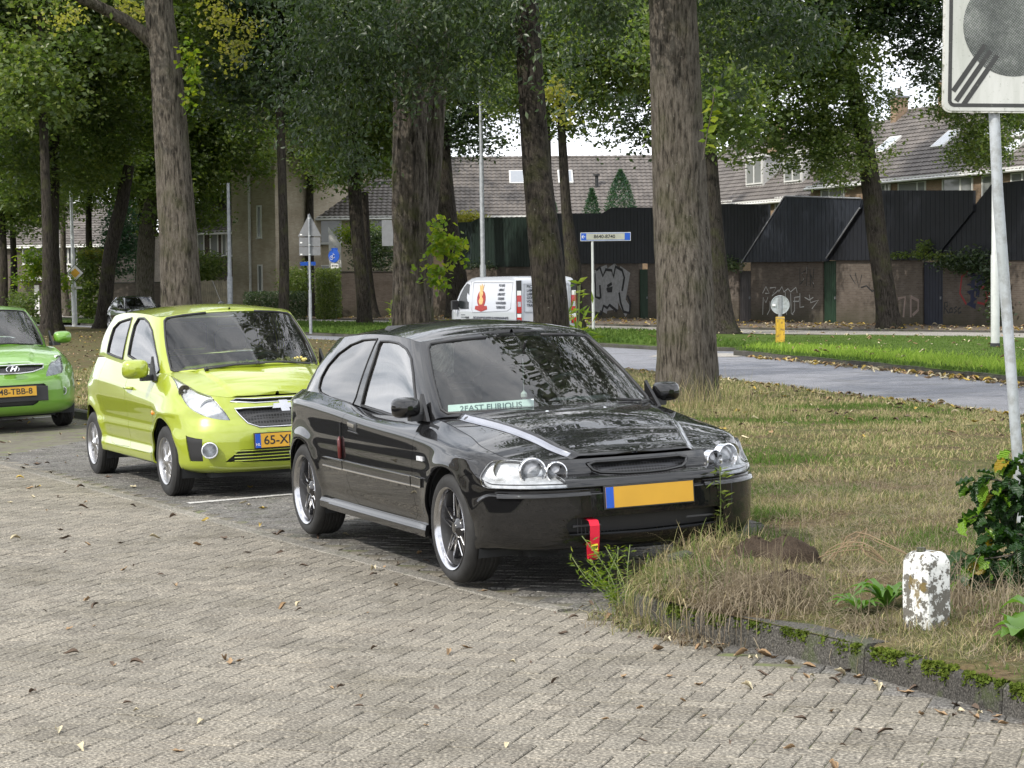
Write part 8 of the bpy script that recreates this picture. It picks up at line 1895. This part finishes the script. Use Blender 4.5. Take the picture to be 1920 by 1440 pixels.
def stemplant(label, base, tip, n, size, mat, seed, D=None, spread=.02, heads=0, stems=1, r=.0025):
    r_ = np.random.default_rng(seed); root = empty('weed', tuple(base), 0, label, 'weed'); C = []
    for s in range(stems):
        t = Vector(tip)+Vector((r_.normal(0, .04), r_.normal(0, .04), r_.normal(0, .04)))*(stems > 1)*1.6; mid = (Vector(base)+t)/2+Vector((r_.normal(0, .02), 0, .0)); m = MB(); P = [Vector(base), mid, t]; S = catmull(np.array([tuple(p) for p in P]), np.linspace(0, 1, 8)); m.tube([Vector(p)-Vector(base) for p in S], r, 5); m.build('stem', M['stem_green'], root)
        C.append(catmull(np.array([tuple(p) for p in P]), r_.uniform(.1, 1, n))+r_.normal(0, spread, (n, 3)))
    C = np.vstack(C)-np.array(base); me = leaf_mesh('foliage', C, size, M[mat], droop=-.2, aspect=.22, seed=seed); o = link('foliage', me, None, root); return root
M['twig_dry'] = plain('twig_dry', (.24, .17, .10), .8)
M['stem_green'] = plain('stem', (.12, .15, .05), .7)
def onpx(px, py, D): p = at_depth(px, py, D); return p
b_ = onpx(1343, 1032, 11.55); stemplant('tall thin weed stem standing up in front of the left headlamp', (b_.x, b_.y, gz(b_.x, b_.y)), onpx(1350, 880, 11.5), 60, .055, 'leaf_mid', 4)
b_ = unproj(1165, 1135, .03); stemplant('reddish seeding weed beside the tow strap', tuple(b_), onpx(1100, 1040, 11.0), 60, .035, 'leaf_lime', 6, stems=7, spread=.014)
b_ = unproj(1180, 1140, .03); stemplant('second seeding weed leaning right by the tow strap', tuple(b_), onpx(1150, 1050, 11.05), 50, .03, 'leaf_lime', 16, stems=4, spread=.012)
b_ = at_depth(1085, 628, 60); stemplant('broad-leaved young shoot right of the van', (b_.x, 60, .1), at_depth(1085, 540, 60), 16, .42, 'leaf_lime', 8, spread=.22, stems=3, r=.012)
b_ = at_depth(733, 620, 50); stemplant('slim spire weed left of the mossy trunk', (b_.x, 50, .1), at_depth(733, 563, 50), 60, .12, 'leaf_lime', 9, spread=.035, r=.008)
# the leafy shrub reaching in from the right
def big_leaf_shrub():
    root = empty('leafy_shrub', (2.75, 11.0, gz(2.75, 11.0)), 0, 'shrub with large ribbed green leaves reaching in from the right edge', 'shrub'); r_ = np.random.default_rng(5); base = np.array(root.location)
    stems = [[(1985, 1120, 11.0), (1930, 1010, 10.7), (1870, 960, 10.6), (1812, 975, 10.5)], [(1985, 1120, 11.0), (1920, 1060, 10.6), (1850, 1065, 10.5), (1778, 1078, 10.4)], [(1985, 1100, 11.0), (1960, 940, 10.9), (1930, 880, 10.8), (1885, 862, 10.8)], [(1985, 1120, 10.9), (1940, 1100, 10.5), (1890, 1120, 10.4), (1860, 1110, 10.3)], [(1990, 1100, 11), (1950, 980, 10.6), (1905, 920, 10.5), (1850, 930, 10.5)], [(1990, 1100, 11), (1940, 1020, 10.5), (1900, 1000, 10.4), (1850, 1010, 10.4)], [(1990, 1100, 11), (1960, 1040, 10.5), (1930, 1070, 10.4), (1880, 1080, 10.3)]]
    stems += [[(1990, 1130, 10.6), (1930, 1090, 10.3), (1860, 1090, 10.2), (1800, 1095, 10.1)], [(1990, 1000, 10.8), (1930, 930, 10.6), (1870, 900, 10.5), (1825, 905, 10.5)], [(1990, 1080, 10.6), (1930, 1040, 10.3), (1870, 1045, 10.2), (1820, 1050, 10.2)]]
    def one_leaf(L_, W_):
        V = []; F = []; K = 9
        for k in range(K):
            t = k/(K-1); w = W_*math.sin(PI*(t**.8))**.75*.5 if 0 < t < 1 else .0005; z = -.22*L_*t*t
            for s_ in (-1, -.5, 0, .5, 1): V.append((t*L_+.06*L_*abs(s_)*(t < .9), s_*w, z+abs(s_)*w*.30+(.010*L_/.07*(k % 2)*abs(s_))))
            if k:
                for j in range(4): b = 5*k+j; F.append((b-5, b-4, b+1, b))
        return mesh_np('leaf', np.array(V), F, True)
    kinds = []
    for c_ in ('leaf_deep', 'leaf_deep', 'leaf_deep', 'leaf_new', 'leaf_turning'): me = one_leaf(1, .62); me.materials.append(M[c_]); kinds.append(me)
    n = 0
    for st in stems:
        P = np.array([tuple(at_depth(*p)) for p in st]); m = MB(); m.tube([Vector(p)-root.location for p in catmull(P, np.linspace(0, 1, 10))], .005, 6, rs=list(np.linspace(.007, .002, 10))); m.build('twig', M['bark'], root)
        for t in np.linspace(.2, 1, 36):
            p = catmull(P, np.array([t]))[0]+r_.normal(0, .028, 3); n += 1; L_ = r_.uniform(.09, .145)*(1.0 if t < .85 else .8)
            k = 3 if t > .86 and r_.random() < .65 else (4 if (t > .9 and r_.random() < .25) else int(r_.integers(0, 3)))
            o = bpy.data.objects.new('leaf', kinds[k]); COL.objects.link(o); o.parent = root; o.location = Vector(p)-root.location; o.scale = (L_, L_*r_.uniform(.9, 1.15), L_)
            o.rotation_euler = (r_.normal(0, .5), r_.normal(.5, .4), PI+r_.normal(.0, 1.15)) if r_.random() < .8 else (r_.normal(0, .6), r_.normal(.6, .4), r_.uniform(0, 6.28))
def veined(name, c1, c2):
    m, t, b = newmat(name); co = N(t, 'ShaderNodeTexCoord').outputs['Object']; s = N(t, 'ShaderNodeSeparateXYZ', {'Vector': co}); ay = math_(t, 'ABSOLUTE', s.outputs['Y']); ph = math_(t, 'SUBTRACT', math_(t, 'MULTIPLY', s.outputs['X'], 60), math_(t, 'MULTIPLY', ay, 55)); wv = math_(t, 'SINE', ph)
    oi = N(t, 'ShaderNodeObjectInfo').outputs['Random']; c = mixc(t, math_(t, 'MULTIPLY', math_(t, 'ADD', wv, 1), .3), c1, c2); c = mixc(t, 1.0, c, ramp(t, oi, [(0, (.65, .7, .7)), (1, (1.3, 1.25, 1.1))]), 'MULTIPLY'); setc(t, b, c); b.inputs['Roughness'].default_value = .38; bump(t, b, wv, .5, .05)
    tr = N(t, 'ShaderNodeBsdfTranslucent'); t.links.new(mixc(t, 1.0, c, (1.4, 1.7, .5), 'MULTIPLY'), tr.inputs['Color']); mxs = N(t, 'ShaderNodeMixShader', {'Fac': .3}); t.links.new(b.outputs[0], mxs.inputs[1]); t.links.new(tr.outputs[0], mxs.inputs[2]); t.links.new(mxs.outputs[0], t.nodes['Material Output'].inputs['Surface']); return m
M['leaf_deep'] = veined('leaf_deep', (.022, .060, .018), (.045, .095, .030)); M['leaf_new'] = veined('leaf_new', (.12, .24, .02), (.20, .32, .04)); M['leaf_turning'] = veined('leaf_turning', (.38, .30, .03), (.48, .24, .03))
big_leaf_shrub()
# mole hills
def mound(label, c, r, h, seed):
    r_ = np.random.default_rng(seed); V = []; F = []; n, K = 28, 9; z0 = gz(*c)-.05
    for k in range(K):
        t = k/(K-1)
        for i in range(n):
            a = 2*PI*i/n; rr_ = r*t*(1+.10*math.sin(a*3+seed)+.05*r_.normal()*.5); V.append((rr_*math.cos(a), rr_*math.sin(a), h*(1-t**1.5)+.05+r_.normal(0, .007)-(.08 if k == K-1 else 0)))
        if k:
            for i in range(n): F.append(((k-1)*n+i, k*n+i, k*n+(i+1) % n, (k-1)*n+(i+1) % n))
    F.append(tuple(range(n))); o = link('mole_hill', mesh_np('mole_hill', np.array(V), F, True), M['earth_dark'], None, label=label, cat='mound'); o.location = (c[0], c[1], z0)
M['earth_dark'] = soil_mat('earth_dark', [(.3, (.05, .038, .03)), (.7, (.10, .078, .06))], 9)
mound('larger mole hill of bare brown earth right of the black car', (1.405, 10.93), .17, .10, 1); mound('smaller mole hill touching the larger one on its left', (1.25, 11.0), .13, .075, 2); mound('crumbled earth patch between straw and marker post', (1.32, 10.3), .17, .05, 3)
# flat stone in the grass hump
m = MB(); m.cbox(-.06, .06, -.04, .04, -.02, .02, .012); st = m.build('flat_stone', M['kerb'], label='pale flat stone half buried in the grass before the bumper', cat='stone'); st.location = (.87, 11.05, gz(.87, 11.05)+.02); st.rotation_euler = (.1, -.15, .5)
# fallen leaves: individual ones near the camera
M['leaf_brown'] = plain('fallen_brown', (.095, .065, .045), .8, var=.5, vscale=30); M['leaf_tan'] = plain('fallen_tan', (.30, .20, .11), .8, var=.4, vscale=30); M['leaf_pale'] = plain('fallen_pale', (.48, .42, .28), .7, var=.3, vscale=30); M['leaf_fallen_yellow'] = plain('fallen_yellow', (.42, .30, .06), .7, var=.3, vscale=30)
def curled(seed):
    r_ = np.random.default_rng(seed); V = []; F = []; K = 6; cu = r_.uniform(.6, 1.6)
    for k in range(K):
        t = k/(K-1); w = .30*math.sin(PI*min(max(t, .04), .96))**.7*(1+.2*r_.normal())
        for s_ in (-1, 0, 1): V.append((t-.5+.04*r_.normal(), s_*w*.6, abs(s_)*w*cu*.8+.25*math.sin(t*PI*1.2+seed)*.5+.10))
        if k: b = 3*k; F += [(b-3, b-2, b+1, b), (b-2, b-1, b+2, b+1)]
    return np.array(V), F
kl = []
for k, mt in enumerate(('leaf_brown', 'leaf_brown', 'leaf_brown', 'leaf_tan', 'leaf_tan', 'leaf_pale')): V, F = curled(k); me = mesh_np('fallen_leaf', V, F, True); me.materials.append(M[mt]); kl.append(me)
r_ = np.random.default_rng(77); spots = []
def zsurf(x, y):
    if inside2(VERGE, x, y): return gz(x, y)
    u, _t = uv(x, y); return u*TILT if 0 < u < BAYW else 0
for px, py in [(250, 950), (210, 1247), (370, 1023), (720, 1065), (700, 1070), (875, 1215), (905, 1110), (995, 1243), (960, 1243), (1200, 1198), (1100, 1190), (1055, 1190), (1075, 1160), (1040, 1150), (1120, 1152), (1250, 1205), (1280, 1195), (1200, 1330), (1205, 1390), (1310, 1285), (1430, 1265), (1440, 1308), (1400, 1290), (1500, 1350), (1480, 1405), (1560, 1335), (1610, 1272), (1700, 1300), (1760, 1300), (1135, 1350), (1255, 1270), (1170, 1270), (1320, 1345), (1280, 1315), (1510, 1270), (1650, 1290), (1660, 1375), (1830, 1330), (1870, 1345), (1790, 1345), (560, 1145), (530, 1140), (455, 1010), (560, 1135), (690, 1150), (700, 1218), (60, 1300), (130, 1180), (330, 1100), (1420, 1225), (1390, 1228), (1350, 1222), (1240, 1195), (1160, 1175), (1090, 1140), (1110, 1135), (240, 1320), (840, 1225), (640, 1290), (1580, 1400), (1040, 1280), (1370, 1395), (1560, 1440), (950, 1400), (150, 1405), (820, 1330), (450, 1240)]: p = unproj(px, py); spots.append((p.x, p.y))
for k in range(80):
    s_ = r_.uniform(.0, 1)**.7; t = r_.uniform(0, 1); i = int(r_.integers(8, 19)); a = np.array(CORNER[i]); b = np.array(CORNER[i+1]); q = a+(b-a)*t+r_.normal(0, .06, 2)+np.array([-.12*s_, -.10*s_]); spots.append(tuple(q))
for k in range(46): x, y = r_.uniform(-2.5, 1.6), r_.uniform(7.4, 13.5); spots.append((x, y))
for (x, y) in spots:
    if inside2(VERGE, x, y) and seg_dist(CORNER, x, y) < .14: continue
    ki = int(r_.integers(0, 6)); o = bpy.data.objects.new('fallen_leaf', kl[ki]); COL.objects.link(o); s_ = r_.uniform(.025, .066); o.scale = (s_, s_, s_*r_.uniform(.6, 1.0)); o.location = (x, y, zsurf(x, y)+.002); o.rotation_euler = (r_.normal(0, .25), r_.normal(0, .25), r_.uniform(0, 6.28))
    dk_ = seg_dist(CORNER[7:], x, y); q_ = x/y; where = 'lying against the curved kerb' if dk_ < .16 else 'on the paving close to the curved kerb' if dk_ < .45 else 'on the paving by the red strap and seeding weed' if (y > 10 and x > -.3) else 'at the bottom right of the paving' if (y < 8.6 and q_ > .06) else 'at the bottom left of the paving' if (y < 8.6 and q_ < -.08) else 'at the bottom middle of the paving' if y < 8.6 else 'on the open paving at the left' if q_ < -.1 else 'on the middle of the open paving'
    tag(o, ('small ' if s_ < .04 else 'large ' if s_ > .054 else '')+['dark brown cupped', 'dark brown twisted', 'dark brown folded', 'tan curled', 'tan open', 'pale'][ki]+' fallen leaf '+where, 'leaf', 'fallen leaves on the near paving')
def litter(name, label, X, Y, zf, size, mats, seed):
    r_ = np.random.default_rng(seed); V, F, MI = [], [], []; b = 0; sh = [curled(s) for s in range(4)]
    for x, y in zip(X, Y):
        v, f = sh[int(r_.integers(0, 4))]; s_ = size*r_.uniform(.6, 1.4); R_ = np.array(Matrix.Rotation(r_.uniform(0, 6.28), 3, 'Z') @ Matrix.Rotation(r_.normal(0, .3), 3, 'X')); V.append(v*s_@R_.T+np.array([x, y, zf(x, y)])); F += [tuple(i+b for i in q) for q in f]; MI += [int(r_.integers(0, len(mats)))]*len(f); b += len(v)
    me = mesh_np(name, np.vstack(V), F, True, MI); return link(name, me, [M[q] for q in mats], None, label=label, cat='leaf litter', kind='stuff')
mats_ = ['leaf_brown', 'leaf_tan', 'leaf_pale', 'leaf_fallen_yellow', 'leaf_brown']
X, Y = scatter(VERGE, (-20, 7, 20, 90), 3.2, 21); litter('leaf_litter', 'fallen leaves scattered under the trees', X, Y, lambda x, y: gz(x, y)+.02, .075, mats_, 1)
X, Y = scatter([LP(-3, 4), LP(-3, 24), LP(BAYW, 24), LP(BAYW, 2)], (-8, 2, 12, 34), 2.2, 22); litter('leaf_litter', 'small leaves lying in the parking bays', X, Y, lambda x, y: max(0, uv(x, y)[0])*TILT+.004, .06, mats_, 2)
xs, ys_ = [], []
for k in range(420): t = r_.uniform(0, 1); a, b = np.array(ROADN[1]), np.array(ROADN[6]); q = a+(b-a)*t; qx = np.interp(q[1], [p[1] for p in ROADN], [p[0] for p in ROADN])-abs(r_.normal(0, .35)); xs.append(qx); ys_.append(q[1])
litter('leaf_litter', 'brown leaves lining the near edge of the road', xs, ys_, lambda x, y: gz(x, y)+.01, .085, mats_, 3)
xs, ys_ = [], []
for k in range(300): y = r_.uniform(33, 49); x = np.interp(y, [34.36, 41.2, 49.5], [8.26, 7.12, 5.5])-abs(r_.normal(0, .22)); xs.append(x); ys_.append(y)
litter('leaf_litter', 'pale leaves in the gutter along the island kerb', xs, ys_, lambda x, y: .01, .13, ['leaf_pale', 'leaf_tan', 'leaf_fallen_yellow'], 4)
PL = EDG+off(WALLB, .6, .6)[::-1]; X, Y = scatter(PL, (-30, 24, 50, 130), 3.0, 24); litter('leaf_litter', 'yellow leaves on the rear paving before the walls', X, Y, lambda x, y: .21, .14, ['leaf_tan', 'leaf_pale', 'leaf_fallen_yellow'], 5)
X, Y = scatter(ISLAND, (4, 16, 34, 75), .9, 25); litter('leaf_litter', 'leaves dotted over the green strip', X, Y, lambda x, y: .22, .11, ['leaf_tan', 'leaf_pale'], 6)
# moss cushions along the kerb top edge
r_ = np.random.default_rng(31); C = []
for i in range(10, 18):
    a, b = np.array(CORNER[i]), np.array(CORNER[i+1])
    for k in range(2400):
        t = r_.uniform(0, 1)
        if math.sin(i*3+t*9)+math.sin(i*5+t*23) < r_.uniform(-.9, .9): continue
        q = a+(b-a)*t; nrm = np.array([(b-a)[1], -(b-a)[0]]); nrm /= np.linalg.norm(nrm); nrm = nrm if nrm[0] > 0 else -nrm; o_ = abs(r_.normal(0, .03)); C.append((*(q+nrm*(o_-.006)), (.118+.006 if o_ > .010 else .120-abs(r_.normal(0, .022)))))
C = np.array(C); me = leaf_mesh('moss', C, .014, M['moss'] if 'moss' in M else M['leaf_mid'], droop=.2, aspect=1.1, seed=3); tag(link('moss', me, None), 'green moss growing on the upper edge of the curved kerb', 'moss', kind='stuff')

root = empty('dry_twig', (1.62, 10.9, gz(1.62, 10.9)), 0, 'arching dry bramble stalks on the verge between mole hill and marker post', 'twig')
for k in range(7):
    a = r_.uniform(-.5, .5); L_ = r_.uniform(.25, .5); pts = [Vector((-.12+.03*k, .02*k, .01)), Vector((-.02+.04*k+a*.1, .02*k, .06+.02*k)), Vector((L_*.6, a*.2, .08+.02*(k % 3))), Vector((L_, a*.3, .01))]; m = MB(); m.tube([Vector(p) for p in catmull(np.array([tuple(p) for p in pts]), np.linspace(0, 1, 9))], .0028, 5); m.build('stalk', M['twig_dry'], root)
